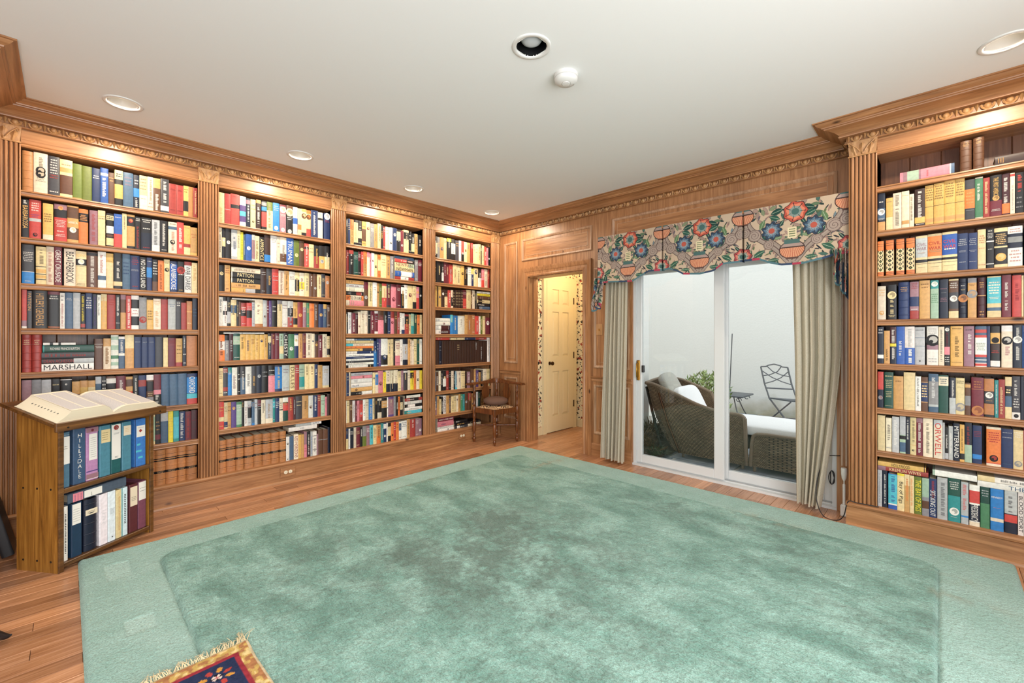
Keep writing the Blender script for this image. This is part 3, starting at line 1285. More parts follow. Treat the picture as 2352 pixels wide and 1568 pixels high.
def make_cover(m, w, h, d, main, bands, leather, r):
    """U-shaped case: spine (banded) and two boards; origin at front-left-bottom, spine towards -y"""
    th = min(0.0028, w * 0.14)
    bl = w * (0.20 if leather else 0.06)
    bl = min(bl, 0.012)
    outer = [(0, d), (0, bl)] + [(w * (0.5 - 0.5 * math.cos(PI * q / 6)), bl * (1 - math.sin(PI * q / 6))) for q in range(1, 6)] + [(w, bl), (w, d)]
    inner = [(th, d), (th, bl + th)] + [(th + (w - 2 * th) * (0.5 - 0.5 * math.cos(PI * q / 6)), th + bl * (1 - math.sin(PI * q / 6))) for q in range(1, 6)] + [(w - th, bl + th), (w - th, d)]
    base = jitter(PAL[main], r)
    for z0, z1, c in band_colors(main, bands, h):
        col = base if c == main else jitter(PAL[c], r, 0.05)
        m.loft([[(x, y, z0) for x, y in outer], [(x, y, z1) for x, y in outer]], False, False, col)
    m.loft([[(x, y, h) for x, y in inner], [(x, y, 0) for x, y in inner]], False, False, base)
    for z, flip in ((0, 0), (h, 1)):
        a, b = [(x, y, z) for x, y in outer], [(x, y, z) for x, y in inner]
        m.loft([b, a] if flip else [a, b], False, False, base)
    for A, B in ((outer[0], inner[0]), (inner[-1], outer[-1])):
        m.face([(A[0], A[1], 0), (B[0], B[1], 0), (B[0], B[1], h), (A[0], A[1], h)], base)
    if leather:
        for f in (0.12, 0.32, 0.52, 0.72, 0.9):
            z = h * f
            m.loft([[(x, y - 0.0016 * k, z + dz) for x, y in outer[1:-1]] for dz, k in ((-0.003, 0), (-0.0012, 1), (0.0012, 1), (0.003, 0))], False, False, base)
    return th, bl


def make_print(m, w, h, spec, leather, r):
    main, L, star, pat, bands, prints = spec
    y = -0.0009
    fw = w * (0.84 if not leather else 0.6)
    x0, x1 = (w - fw) / 2, (w + fw) / 2
    Z = lambda p: h * (1 - p / 100)
    if star:
        for a, b in ((24, 33), (60, 69)):
            for q in (a + 1.5, b - 1.5):
                rect(m, w * 0.2, w * 0.8, Z(q + 0.3), Z(q), y, PAL['t'])
            for q in range(4):
                xx = w * (0.24 + 0.14 * q)
                rect(m, xx, xx + w * 0.08, Z((a + b) / 2 + 0.7), Z((a + b) / 2 - 0.7), y, PAL['t'])
    if pat:
        for q in range(5):
            zc = Z(34 + 12 * q)
            dz = h * 0.05
            m.face([(w * 0.5, y, zc - dz), (w * 0.76, y, zc), (w * 0.5, y, zc + dz), (w * 0.24, y, zc)], PAL['k'])
            for s in (-1, 1):
                m.face([(w * (0.5 + s * 0.42), y, zc - dz * 0.95 + dz), (w * (0.5 + s * 0.28), y, zc + dz * 0.9), (w * (0.5 + s * 0.42), y, zc + dz * 1.9)][::-s], PAL['k'])
            m.face([(w * 0.5, y - 0.0004, zc - dz * 0.5), (w * 0.6, y - 0.0004, zc), (w * 0.5, y - 0.0004, zc + dz * 0.5), (w * 0.4, y - 0.0004, zc)], PAL['c' if q % 2 else 'l'])
    mc = PAL[main]
    for p in prints:
        col = PAL[p[1]]
        if p[0] in '#~':
            col = tuple(0.64 * a + 0.36 * b for a, b in zip(col, mc))
        if p[0] == '#':
            _, _, a, b, n = p
            ht = h * (b - a) / 100
            for q in range(n):
                zc = Z(a) - ht * (q + 0.5) / n
                lw = fw * r.uniform(0.62, 1.0)
                hh = min(ht / n * 0.5, 0.008)
                x = w / 2 - lw / 2
                if hh < 0.0012:
                    hh = 0.0012
                while x < w / 2 + lw / 2 - 0.0015:
                    l = min(r.uniform(0.6, 1.5) * hh, w / 2 + lw / 2 - x)
                    rect(m, x, x + l, zc - hh / 2, zc + hh / 2 * r.uniform(0.6, 1), y, col)
                    x += l + hh * 0.28
        elif p[0] == '~':
            _, _, a, b = p
            z, ze = Z(a), Z(b)
            bw = min(fw * r.uniform(0.36, 0.56), 0.017)
            cx = w / 2 + r.uniform(-0.06, 0.06) * w
            while z > ze:
                l = r.uniform(0.3, 0.75) * bw
                if r.random() > 0.14:
                    k = r.choice((1.0, 1.0, 0.72))
                    rect(m, cx - bw / 2, cx - bw / 2 + bw * k, z - l * 0.72, z, y, col)
                z -= l
        elif p[0] == '=':
            a, b = float(p[3] or 8), float(p[4] or 92)
            put_text(m, p[2], col, w / 2, (Z(a) + Z(b)) / 2, h * (b - a) / 100, min(fw * 0.82, 0.036), y, True)
        elif p[0] == '-':
            a = float(p[3] or 10)
            ws = p[2].split()
            for q, wd in enumerate(ws):
                v, f, tw = text_mesh(wd)
                put_text(m, wd, col, w / 2, Z(a) - q * fw / tw * 1.9, fw, min(fw / tw * 1.6, 0.02), y, False)
        elif p[0] == 'o':
            _, _, a, rr = p
            zc, R_ = Z(a), rr * w
            soft = tuple(0.45 * a + 0.55 * b for a, b in zip(col, mc))
            for f_, dx, dz, cc_, dy in ((1, 0, 0, col, 0.0002), (0.62, 0.1, 0.12, soft, 0.0004), (0.3, -0.2, -0.25, col, 0.0006)):
                m.face([(w / 2 + R_ * dx + R_ * f_ * math.cos(2 * PI * q / 14), y - dy, zc + R_ * dz + R_ * f_ * 1.15 * math.sin(2 * PI * q / 14)) for q in range(14)], cc_)


def page_block(m, w, h, d, th, bl):
    m.box(th, w - th, bl + th, d - 0.004, 0.003, h - 0.0035)


ORD = lambda n: '%d%s' % (n, 'th' if 10 <= n % 100 <= 20 else {1: 'st', 2: 'nd', 3: 'rd'}.get(n % 10, 'th'))
ROWN = ['top', 'second', 'third', 'fourth', 'fifth', 'sixth', 'seventh', 'bottom']
BAYN = {1: 'lectern bay', 2: 'outlet bay', 5: 'curtain-side bookcase'}


def bay_place(bay, u, d, z):
    return (-d, u, z) if bay < 5 else (u, -0.24 + d, z)


def add_book(bay, u, z, w, h, spec_s, label, group, seed, lying=False, setback=0.016, depth=None, rz=0.0):
    """one book: cover mesh (the thing) with page block and lettering as children"""
    r = random.Random(seed)
    sp_ = parse(spec_s)
    dpt = depth or min(0.62 * h + 0.02, 0.21 if bay < 5 else 0.185)
    m = MB()
    th, bl = make_cover(m, w, h, dpt, sp_[0], sp_[4], sp_[1], r)
    me = m.mesh('book')
    o = link('book', me, None, 'book_cover', 35)
    yaw = PI / 2 if bay < 5 else 0.0
    sb = setback + r.uniform(0, 0.008)
    if lying:
        o.location = bay_place(bay, u + h, sb, z)
        o.rotation_euler = (0, -PI / 2, yaw + rz)
    else:
        o.location = bay_place(bay, u, sb, z)
        o.rotation_euler = (0, 0, yaw)
    tag(o, label, 'book', group)
    m = MB()
    page_block(m, w, h, dpt, th, bl)
    part('page_block', m, 'paper', o)
    m = MB()
    make_print(m, w, h, sp_, sp_[1], r)
    if m.f:
        part('lettering', m, 'print', o)['kind'] = 'stuff'
    return o


STUFF = MB()       # the books past the individual ones: simple spines, one object
STUFF_PRINT = MB()
LIGHTS = set('wciyYZAtxop')


def stuff_book(bay, u, z, w, h, spec_s, seed, lying=False, depth=0.17):
    r = random.Random(seed)
    txt = None
    if '"' in spec_s:
        spec_s, txt = spec_s.split('"')
    star = spec_s.endswith('*')
    spec_s = spec_s.rstrip('*')
    main, _, rest = spec_s.partition('/')
    bands = []
    for b in rest.split(','):
        mm = TOK.match(b)
        if mm and not (mm.group(2) == '0' and mm.group(3) == '100'):
            bands.append((mm.group(1), int(mm.group(2)), int(mm.group(3))))
    base = jitter(PAL[main], r, 0.14)
    sb = 0.016 + r.uniform(0, 0.010)
    d = depth
    bl = w * 0.08
    out = [(0, bl), (w * 0.25, bl * 0.2), (w * 0.5, 0), (w * 0.75, bl * 0.2), (w, bl)]

    def tr(p):
        x, y, zz = p
        if lying:
            return bay_place(bay, u + (h - zz), sb + y, z + x)
        return bay_place(bay, u + x, sb + y, z + zz)
    loc = MB()
    for z0, z1, c in band_colors(main, bands, h):
        col = base if c == main else jitter(PAL[c], r, 0.05)
        loc.loft([[(x, y, z0) for x, y in out], [(x, y, z1) for x, y in out]], False, False, col)
    pg = PAL['i']
    loc.quads([(0, bl, 0), (0, d, 0), (0, d, h), (0, bl, h)], [(0, 3, 2, 1)], base)
    loc.quads([(w, bl, 0), (w, d, 0), (w, d, h), (w, bl, h)], [(0, 1, 2, 3)], base)
    loc.quads([(x, y, h) for x, y in out] + [(w, d, h), (0, d, h)], [(0, 1, 2, 3, 4, 5, 6)], pg)
    loc.quads([(x, y, 0) for x, y in out] + [(w, d, 0), (0, d, 0)], [(6, 5, 4, 3, 2, 1, 0)], pg)
    loc.quads([(0, d, 0), (w, d, 0), (w, d, h), (0, d, h)], [(0, 3, 2, 1)], pg)
    STUFF.quads([tr(p) for p in loc.v], loc.f)
    STUFF.c[-len(loc.f):] = loc.c
    # lettering in a contrasting ink
    ink = r.choice('kkbmn') if main in LIGHTS else r.choice('wwcyZ')
    pm = MB()
    spec = (main, False, False, False, [], [])
    if txt:
        spec[5].append(('=', ink, txt, None, None))
    elif star:
        for a in (12, 28, 44, 60, 76):
            spec[5].append(('#', 'c', a, a + 8, 2))
    elif main != 'B' or r.random() < 0.3:
        k = r.random()
        if k < 0.5:
            a = r.randint(5, 30)
            spec[5].append(('~', ink, a, r.randint(a + 25, 92)))
        elif k < 0.85:
            a = r.randint(5, 20)
            spec[5].append(('#', ink, a, a + r.randint(14, 34), r.randint(2, 4)))
            if r.random() < 0.5:
                spec[5].append(('#', ink, 86, 92, 1))
        else:
            spec[5].append(('o', ink, r.randint(20, 70), 0.3))
    make_print(pm, w, h, spec, False, r)
    if pm.f:
        STUFF_PRINT.quads([tr(p) for p in pm.v], pm.f)
        STUFF_PRINT.c[-len(pm.f):] = pm.c


DATA = r'''
@11 -4194
51 256 T L|plain tan leather-look
64 261 i ~k8-36 ok44.35 ok53.35 #k60-72x3|white-jacketed with two round portraits
54 254 K #w6-46x6 #r46-58x2 #w88-94x1|charcoal with red line of type
60 249 c #b10-18x1 t22-34 b42-92|cream with grainy brown picture
45 236 l t97-100|plain olive green cloth
49 234 l|second plain olive green cloth
42 232 n #w20-32x2|dark navy cloth
41 244 u Z14-22 ~w28-84|blue with white upright title
32 222 b #t12-30x2|small dark brown leather
45 251 k c0-26 y40-80 #k8-20x2|yellow and black pictorial
56 246 s n0-100 #q10-40x3|slate navy cloth
33 241 N U40-66 #w12-30x2 ~w68-94|black with bright blue patch
45 246 c #k6-44x4 i58-100 #k66-70x1|cream with pale label
35 248 i ~b8-70 #r74-94x2|off-white with brown lettering
41 248 t b30-100 ~w48-96|mottled tan
50 254 K ~w8-70 w80-94|slate with white upright lettering
46 230 r #M16-22x2 #M84-88x1|brick red cloth
43 230 r #M16-22x2 #M84-88x1|second brick red cloth
31 234 y #k8-24x2 k50-84|yellow with black drawing
31 234 T|faded tan
26 233 r ~c10-90|narrow rust red
@12 -4195
33 243 k ~w2-12 =y:BARBAROSSA@16-76 k78-100|black with orange upright title
53 249 R #w6-30x4 #v36-46x2 Z48-56 ok90.2|coral red with white type
7 -
47 236 y #k26-52x4 i86-100|mustard yellow with black type
4 -
60 244 R q0-36 k14-36 ot10.2 #w42-62x5 #w70-76x1 #w80-88x2|red with suited man portrait
55 246 t b4-34 -w:AFRICA@46 b60-92 ow66.3|brown with white crouching figure
46 236 o k12-38 #t16-34x4|orange with black label
6 -
42 236 q ~r6-90|mauve grey with red upright title
38 244 c t16-18 #k20-26x1|plain cream with thin rule
5 -
39 233 k c6-20 #k8-18x2 w38-60 b64-70 c74-96|black with cream panels
44 236 u R60-100 #w8-12x1|half blue half red
25 247 c ~k8-46|thin cream
44 246 t k6-34 or18.3 k92-100|tan with dark square
34 239 k #w4-14x2 ~r30-96|black with red script
62 240 N k0-46 #w4-16x2 #w30-36x1 #r88-94x1|dark blue with white heading
46 235 Z ~k8-76 w80-100|silver grey with black title
50 238 k ~w10-78 #w90-94x1|black with white upright title
52 236 i #k3-10x1 s14-24 ~r26-92 ok64.3|white with iron cross
43 244 R ~w18-80|pinkish red with white upright title
42 227 c y0-62 r62-74 #k6-10x1|yellow with red band
44 220 y t0-90 #r20-40x2|orange tan
@13 -4193
54 249 K #w18-44x6 U70-100 w69-70 #w92-95x1|black and blue with white type
6 -
46 244 c ~k8-46 k52-54 y60-70 k72-74 y76-84 k86-88|cream with yellow and black stripes
36 250 i ~r8-92|pinkish white with faint red title
36 252 m =w:GREAT_CRUSADE|maroon with white upright title
9 -
56 248 i =k:BEAVERBROOK|off-white with heavy black upright title
52 240 c -y:EDEN'S@12 k22-40 ow30.3 k42-43 #k90-97x2|cream with small dark portrait
56 241 b k2-10 ~w12-96|dark brown with white upright title
42 250 w ~r4-60 s66-78|white with red type and blue figure
38 245 c y0-26 #k20-24x1|pale yellow
47 252 k ~w24-70 c80-92|black with cream square
43 251 s #n20-60x4|slate blue cloth
52 247 n #r4-28x4 #Z40-46x2 #r86-94x1|navy with red lines
39 242 k =w:NO_MAN'S_LAND|black with white upright title about land
32 243 n U30-60 #w8-14x1|deep blue glossy
33 233 k b70-100 #w6-50x5|black fading to brown
36 230 o ~b8-92|orange
34 242 c #k8-14x1 ok32.4|cream with dark cross
46 233 n u10-92 =w:ALANBROOKE|blue with white upright title
43 235 k or28.6 #w38-46x1 #y90-95x1|black with red disc
47 240 w r0-12 =k:WAR_DIARIES@14-90|grey white with bold black upright title
36 237 c ~t10-60|tan yellow
@14 -4194
23 246 R q80-100 w95-100|pinkish red glossy
22 240 K =t:PATTON@6-52|dark grey with tan title
69 245 k =t:HITLER'S_GENERALS|wide black boxed with tan upright title
55 243 k m0-8 #w10-22x2 o95-97|black with red top edge
24 238 w #k4-26x2 ~r30-94|white with dark type
38 241 s #Z14-22x2|grey teal cloth
36 243 Z s0-100 #w14-22x2|paler slate cloth
23 235 k ~Y6-78 r86-96|black with yellow upright title
35 244 n #w10-44x5|royal navy
24 239 N ~v8-90|narrow dark violet
19 237 w ~k8-60|narrow white
31 243 c y20-100 ~t10-80|buff yellow
44 242 r b0-100 #r12-32x3|dusty brown red
26 241 k ~w6-60 #w80-84x1|thin black
30 246 t b14-52 q0-14|tan with brown block
28 241 R ~w10-96|bright coral
43 244 w k12-38 k62-88 #r40-58x2|white with two black photos
43 233 z q0-100 or70.5|grey with red spot
38 218 y #k34-70x4|golden yellow with black type
44 228 i #t6-22x3 ~t40-90|ivory with tan rules
42 227 r|plain maroon red
48 230 Z #s14-26x2|pale grey blue
32 221 K #w4-20x2|dark slate
35 208 r|shorter brick red
36 221 T y36-38 #c70-84x1|brown with gold line
32 245 N #s30-60x3|near black
@15 -4194
43 241 r L #c14-28x3 q26-27|thick brick red cloth
45 241 r L #c14-28x3 q26-27|second thick brick red cloth
247 -
45 212 b z0-100 #w24-30x2 w17-18|grey brown leather
39 215 t i26-100 ~b30-90|tan and white
40 238 w x4-14 x30-44 g60-70 x80-90|white with green landscapes
34 228 s w0-8 ~w12-50 w52-60|dark slate with white
49 239 c t40-100|cream tan cloth
42 225 n #Z14-18x1|navy cloth, leftmost of three alike
37 223 n #Z14-18x1|navy cloth, middle of three alike
41 223 n #Z14-18x1|navy cloth, rightmost of three alike
47 225 K s0-100|charcoal slate cloth
28 220 c y0-100|plain pale yellow
48 217 m #r6-20x3 r24-25|mauve maroon cloth
41 214 t r86-100 #k20-60x3|tan with red foot
24 234 N ~w6-40 #w56-66x1 #w86-94x2|narrow navy with white type
70 234 T q0-100|wide plain brown
@16 -4194
43 246 q m0-100|grey maroon, half hidden by the open book
43 246 z q0-100|dusty grey, half hidden by the open book
44 243 Z s0-100|blue grey, half hidden by the open book
41 243 k #c12-18x1 b60-100|black with cream line
55 239 k w0-2 ow14.1|black in white frame
38 221 t|short tan
39 224 y b0-100 t0-20|short golden brown
37 222 t c20-80|short buff
31 246 Z s20-60|silver blue
24 247 k #w8-60x5|thin black
51 244 b w6-20 k20-60 #w62-90x4|brown and white pictorial
52 244 m ~w12-40 ~t44-90|maroon brown
38 235 o t0-44 b8-30 R46-100|orange with brown label
31 243 k ~w8-90|black with white upright lettering
45 240 n r14-34|navy with red label
41 241 b w0-16 k20-50 #c54-66x2 z68-100|brown and white photo
44 245 k m2-46 p48-62 ~w64-96|black and dark red
48 242 s K0-100|slate cloth, first of three dark volumes
52 239 s K0-100|slate cloth, second of three dark volumes
56 239 s K0-100|slate cloth, third of three dark volumes
67 235 n U12-64 =w:OXFORD@10-64 A66-82 R82-100|blue with turquoise and red bands
@17 -3554
22 230 c x10-90|cream, peeping past the stand
32 233 k #t24-60x3 m70-86|black and maroon
45 235 Z s30-100|lavender grey
30 235 Y l0-100 #y20-70x6|olive yellow
35 234 a A20-90|turquoise
39 225 n ~w6-90|navy with upright lettering
37 221 m ~r10-90|maroon
40 227 M #m20-80x2|dark brown maroon
@18 -3554
20 263 T L *|tan leather with black labels, half behind the stand
64 262 T L *|tan leather with black labels, second of its set
70 263 T L *|tan leather with black labels, third of its set
55 264 T L *|tan leather with black labels, fourth of its set
71 262 T L *|tan leather with black labels, last beside the pilaster
@52 3851
38 248 N ow50.5 s40-70 #w20-26x1 #w66-72x2 t76-100|black with blue bird picture
4 -
35 210 c y0-60 #k10-14x1 t58-59|pale yellow paper
42 234 i ~k6-90|off-white with black upright lettering
37 236 i t80-90 #t10-14x1|ivory with faint tan band
23 210 i ~b8-80|short cream with script
2 -
48 234 B q0-100 ~w6-74 y76-92 #w93-97x1|purple brown with white upright title
40 247 y #k4-40x6 k54-55 t84-94|yellow jacketed, first of four
46 249 y #k4-40x6 k54-55 t84-94|yellow jacketed, second of four
47 253 y #k4-40x6 k54-55 t84-94|yellow jacketed, third of four
41 253 y #k4-40x6 k54-55 t84-94|yellow jacketed, last of four
42 238 K o24-72 #y30-62x4 #Z76-78x1|charcoal with orange middle
33 244 g i0-3 i97-100 ~w16-56|green in cream border
27 233 r b0-100 ~c10-90|brown red
47 238 k =y:THE_FIRST_AMERICAN@6-56 m62-100 ot56.3 #w82-88x2|black with seated man portrait
31 238 M ~w10-70 o72-96|dark maroon with white type
18 233 i R2-8 ~z30-90|narrow cream
34 230 k ~R6-50 #z56-90x3|black with red upright title
@53 3851
31 230 o *P|red patterned with black diamonds, first of four
10 -
40 233 o *P|red patterned with black diamonds, second of four
12 -
39 232 o *P|red patterned with black diamonds, third of four
9 -
41 231 o *P|red patterned with black diamonds, last of four
4 -
55 235 c Z6-58 -q:CIVIL_WAR@24 #q44-48x1 k64-72 k75-76 #k84-86x1|grey and cream with horsemen
65 239 c o6-58 -r:CIVIL_WAR@24 #b40-48x2 k64-70 k75-76 #k84-86x1|orange and cream with horsemen
66 240 c u6-58 -R:CIVIL_WAR@24 #w40-46x1 k64-70 k75-76 #k84-86x1|blue and cream with horsemen
44 221 n #Z14-34x4 #Z46-52x2 #Z76-80x1|navy cloth with pale type, first of pair
1 -
39 218 n #Z14-34x4 #Z46-52x2 #Z76-80x1|navy cloth with pale type, second of pair
33 231 c Z0-100 #r14-36x4 #R46-50x1 #r88-92x1|grey cream with red type
2 -
31 229 k #w2-8x1 #w10-24x4 w30-33 #w50-53x1 w88-90|black with white type
52 228 c k10-46 #t14-42x6 k50-92 oy74.4|cream framed black with gold figure
56 228 w #r4-16x2 N18-54 z26-40 #r57-90x4|white with dark landscape painting
@54 3851
42 221 i #t8-30x3 ot80.3|plain ivory
7 -
46 226 k oc30.5 ~c44-84 #c86-94x2|glossy black with gold lettering
7 -
57 238 n L #t12-26x3|thick deep blue
42 237 q #r2-20x4 n40-66 #w72-76x1 r78-100|mauve red with blue soldier
2 -
49 241 t #b6-22x2|plain tan orange
2 -
37 238 x a0-22 ow10.4 #g34-60x5|pale green and teal
2 -
40 240 N #q22-26x1 #z33-35x1 #q46-58x3|dark navy cloth
2 -
42 238 b c0-4 #w8-24x3 K34-76 ow50.4 c82-100|brown pictorial with cream foot
1 -
36 237 N L #w16-20x1 #c26-30x2 oT50.6 #z70-74x1|dark teal with tan blot
1 -
37 237 t z0-12 #b14-20x2 oz40.6|tan grey with round emblem
3 -
35 236 M L #t10-26x3 t44-46 #t82-96x2|maroon leather bound
4 -
56 240 c A3-66 #w12-44x5 #w50-56x2 s76-84|turquoise in cream frame
1 -
37 241 m ~w18-84|crimson with white upright title
3 -
35 236 R ~m20-60|plain glossy red
8 233 c o0-100|pale orange sliver
@55 3851
31 242 N #w4-20x2 w76-86|navy with white library label
2 -
29 217 t ~k56-90|narrow tan paper
32 241 M N52-100 Y45-53 ~w8-40 ~w56-86|dark maroon with yellow stripe
41 243 u ~w34-84|glossy royal blue
47 242 w u56-100 ~z6-54 ~w60-96|half white half blue
47 238 Z #k6-10x1 s28-29 s50-51 ok90.1|silver grey cloth
8 -
53 242 w #z4-20x3 ok36.6 k30-48 q48-60 #z80-94x2|white with tailcoated man drawing
26 239 i ~k8-90|narrow ivory
24 240 k ow8.4 ~m16-50 p52-72 #w76-92x3|black with pink figure
2 -
55 241 y c0-100 #k4-8x1 ~k26-74 #k90-92x1|buff yellow with black upright title
2 -
44 240 q Z0-100 ~w20-74 #k6-12x1|mauve grey with white streak
3 -
47 239 w s0-8 R8-16 s16-22 R22-28 #g40-60x5 R70-76 s76-82 s84-90 R92-98|white with red and blue checks
14 239 n|thin deep blue
38 238 k y16-42 ok34.4 B44-60 #R58-66x2 w84-98|black with yellow panel
5 -
43 242 w x0-100 i14-100 ok36.5 ~r50-70|pale mint with red-haired head
36 243 N ~w6-26 ~w50-80 ow34.5|navy with white photo head
4 241 u|blue sliver
@56 3851
30 237 r m0-100 R0-48 N50-100 oz72.4|crimson over navy
4 -
45 237 G N0-100 #c8-14x1 #c20-44x5 #c52-70x4 #c92-94x1|dark green with gold lettering
49 213 t y0-100 #b10-20x1|plain tan yellow
1 -
55 241 c Z0-100|tall plain cream linen
27 218 w ~k6-84|white with heavy black upright title
32 215 t b0-14 n16-72 #c22-60x5 b74-100|tan and navy leather
2 -
45 239 s x0-100 z20-80 ~w10-60 Z80-86|grey green in clear wrapper
44 233 G i4-28 #z8-24x3|dark green with cream label
3 -
28 220 N Z56-100 ~w4-54|navy and silver with white title
38 220 c Z0-100 #k6-16x2 oz80.6 #k24-26x1|pale grey with emblem
1 -
24 192 b t4-14 z40-70|shorter worn brown
2 -
52 228 m M0-100 #T8-28x3 T30-31 oT86.5|wide dark maroon
40 228 k T2-34 K36-64 ow44.4 #t56-60x1 T66-94|copper and black
1 -
16 218 a g0-100 ~w12-90|narrow teal green
25 223 r m0-100 ~c20-90|red brown cloth
26 239 c k22-46 #c28-40x2 s46-72|cream with slate block
32 245 K ~w10-46 #w50-74x4 w84-100 ok92.3|charcoal with white upright title
13 246 N|navy sliver
@57 3851
38 232 c t0-100 c0-100|plain beige linen
3 -
30 219 i ~k20-64 #s86-92x1|cream with small black title
2 -
35 232 Z x0-100 ~w10-80|grey with white upright title
2 -
29 238 x Z0-50 k52-62 s70-96|pale green with photograph
21 237 N k0-100 ~w8-60|black with white handwriting
29 238 c ~k6-66 t74-75 ok88.2|cream with upright script
31 237 m q0-12 ~w14-92|maroon with white upright title
45 243 i Z0-100 ~k14-92|pale grey with handwriting
3 -
40 238 i Z0-14 =R:ORWELL|cream with red upright title
10 224 Z z0-100|thin grey
16 195 k ~w20-66 Z80-98|black with white letters
20 206 Z s0-100 ~w20-80|narrow pale blue
28 227 N =w:MITTERRAND|navy with white upright title
20 223 y ~k8-70 k78-94|narrow yellow
31 238 N x56-100 ~r10-56|navy over pale green
2 -
39 226 n #r14-30x4 U76-88|deep blue
17 -
58 227 R o6-92 i0-6 #r12-40x5 ok80.3 i94-100|wide orange red
46 224 n #Z8-12x1 #Z20-24x1 #s88-92x1|plain navy cloth
38 222 c Z0-100 #w4-20x3 oz86.4|beige with emblem
4 224 r|red sliver
@58 3851
22 250 Z x0-100 ~z10-90|pale grey
27 246 N ~w10-90|narrow navy
5 -
44 229 U A2-100 ~s6-80 w84-88 u88-100|sky blue in clear wrapper
35 255 c Y0-6 =k:Bay_of_Pigs@22-80|cream with black upright title
25 253 t c0-30 ~o10-70|tan cream
21 239 c ~o8-80|short cream
37 236 l =Y:THE_BAY_OF_PIGS|olive with yellow upright title
32 237 z r0-4 x0-50 b60-80|grey brown landscape
34 260 n ~r6-50 =w:SPEAKING_OUT@30-96|navy with white upright title
2 -
46 257 Z ~k12-90|pale silver grey
2 -
53 278 G a40-100 #w6-26x4 ow76.4 #w88-90x1|wide teal green
2 -
32 252 Z ~R6-70 U80-84|pale blue pink
3 -
43 244 w i90-100 R14-44 N48-88 =w:PRESIDENCY@48-88|white with red and navy boxes
2 -
38 249 G #k10-12x1 #Z6-24x3 g40-100|dark bottle green
2 -
52 252 U -w:KENNEDY@20 i70-78 #o44-46x1|bright blue with white name
3 -
49 248 Z N54-100 ~k10-50 R56-74|silver and black with red lettering
2 -
22 245 w =k:BLOOD_SPORT|white with black upright title
@21 -3134
44 247 c ~t50-96|ivory yellow
42 246 r #R46-60x2 Z52-53|red cloth
65 256 R #m6-10x1 k34-46|wide red with black patch
45 249 w #r4-14x2 v30-50 A50-66 v66-86|white with violet swirl
35 243 N q6-20 ~w22-80|navy with purple head
40 241 c #l14-40x2 ok78.2|cream
3 -
38 247 B t0-12 ~w26-84|dark brown
3 -
41 245 k z4-16 U20-34 R38-90|black with red letters
48 247 c l0-30 ~k4-90|cream with scribbled edge
54 250 U #Z8-28x3 ow88.3|clear blue
3 -
52 247 m q6-100 oi18.5 #w34-42x2 ow90.3|plum with portrait
3 -
55 251 k b0-12 oc24.6 #w40-52x2 ow92.3|black with portrait
40 247 w ~z4-36 u40-62 Z64-96|white with blue box
32 242 c t0-100 o60-80|cream orange
44 245 c k88-100 t0-10 ob26.5|cream with sepia head
42 244 o c14-70 ob26.5 R72-100|orange with sepia head
63 251 n ~w8-90|navy with white upright title
46 245 i ~z6-20 k22-30|off-white
9 -
57 247 n k0-100 ow12.5 #r26-36x2 n44-100|dark blue
@28 -3134
57 265 T L *|tan leather law-style volume, first of eight
68 267 T L *|tan leather law-style volume, second of eight
60 268 T L *|tan leather law-style volume, third of eight
2 -
70 268 T L *|tan leather law-style volume, fourth of eight
66 274 T L *|tan leather law-style volume, fifth of eight
68 271 T L *|tan leather law-style volume, sixth of eight
67 269 T L *|tan leather law-style volume, seventh of eight
55 270 T L *|tan leather law-style volume, last of eight
28 214 w ok30.3 ok94.2|white
36 213 s|slate blue cloth
39 226 i =r:RED_HORIZONS|pale with dark red upright title
26 216 y|bright yellow
25 215 t c0-100|pale orange
24 235 p q0-50 #r60-80x2|pink
32 233 M k0-60 ~w10-90|dark maroon
20 230 Z ~u20-90|silver blue
38 227 w k18-20 ~k28-80 k74-76|white with black rules
14 197 q|thin mauve
45 233 b K0-100 z40-42|brown grey cloth, first of pair
43 230 b K0-100 z40-42|brown grey cloth, second of pair
21 243 N|narrow navy
@22 -3134
25 244 i
25 239 k/c30-60
42 244 k
43 244 Z/w60-90
23 244 c
21 234 Y
14 220 s
47 225 u
25 226 Z/q20-90
33 220 c
39 218 k"APPRENTICE
50 237 B/U70-96
51 243 w
26 241 i
52 241 i/b60-90
62 242 u"TRUMAN
49 232 l
44 235 b
39 217 R/k14-24
47 218 c
46 212 k/r48-100
53 217 k/y46-100
48 221 k/c46-100
@23 -3134
44 211 k
39 216 t
223 -
47 219 B
44 221 N/K0-40
54 224 R
47 214 i
41 218 t
50 215 w
39 213 c/k30-80
44 214 i/Y40-70
41 215 c
36 213 b
34 216 b
40 214 c
37 221 K
44 210 T
@24 -3134
32 236 w
29 238 w/k0-14,k48-62
26 237 k/Z50-90
42 217 c/s20-50
14 210 k
17 205 b
41 197 R/k30-56,r0-20
40 199 R/k32-64
23 206 Z
62 232 i/T90-100
30 228 Z
16 226 m
21 227 v
47 230 k
41 233 c/z0-14
46 232 w
47 232 w/k26-60,r62-100
37 225 y/k64-90
47 228 r
31 226 q/c0-20
24 225 g
45 221 o
39 223 b
44 219 n
34 221 s/y0-20
29 216 b
@25 -3134
44 212 o/w26-60
32 207 k/z20-100
28 218 M
50 223 G/x10-42
39 215 y
38 215 y
36 215 y
33 213 y
34 213 y
31 216 y
25 224 k/c10-36,N40-100
32 222 m
35 225 m
36 222 x/c50-80
38 228 k"CHESTY
51 219 g
37 222 n/w6-50
35 223 t
30 223 m
52 226 i
27 223 i
34 217 b/k0-30
38 208 m
42 220 i
27 201 c/k60-90
@26 -3134
32 228 c
35 235 K/r4-20,r70-84
28 230 U/a0-20
38 228 w
24 233 k
37 234 K/s40-100
47 231 w
35 233 K
41 233 N
50 234 k
53 231 k/p38-100
60 229 n/U6-90
64 229 Z
43 227 c"DULLES
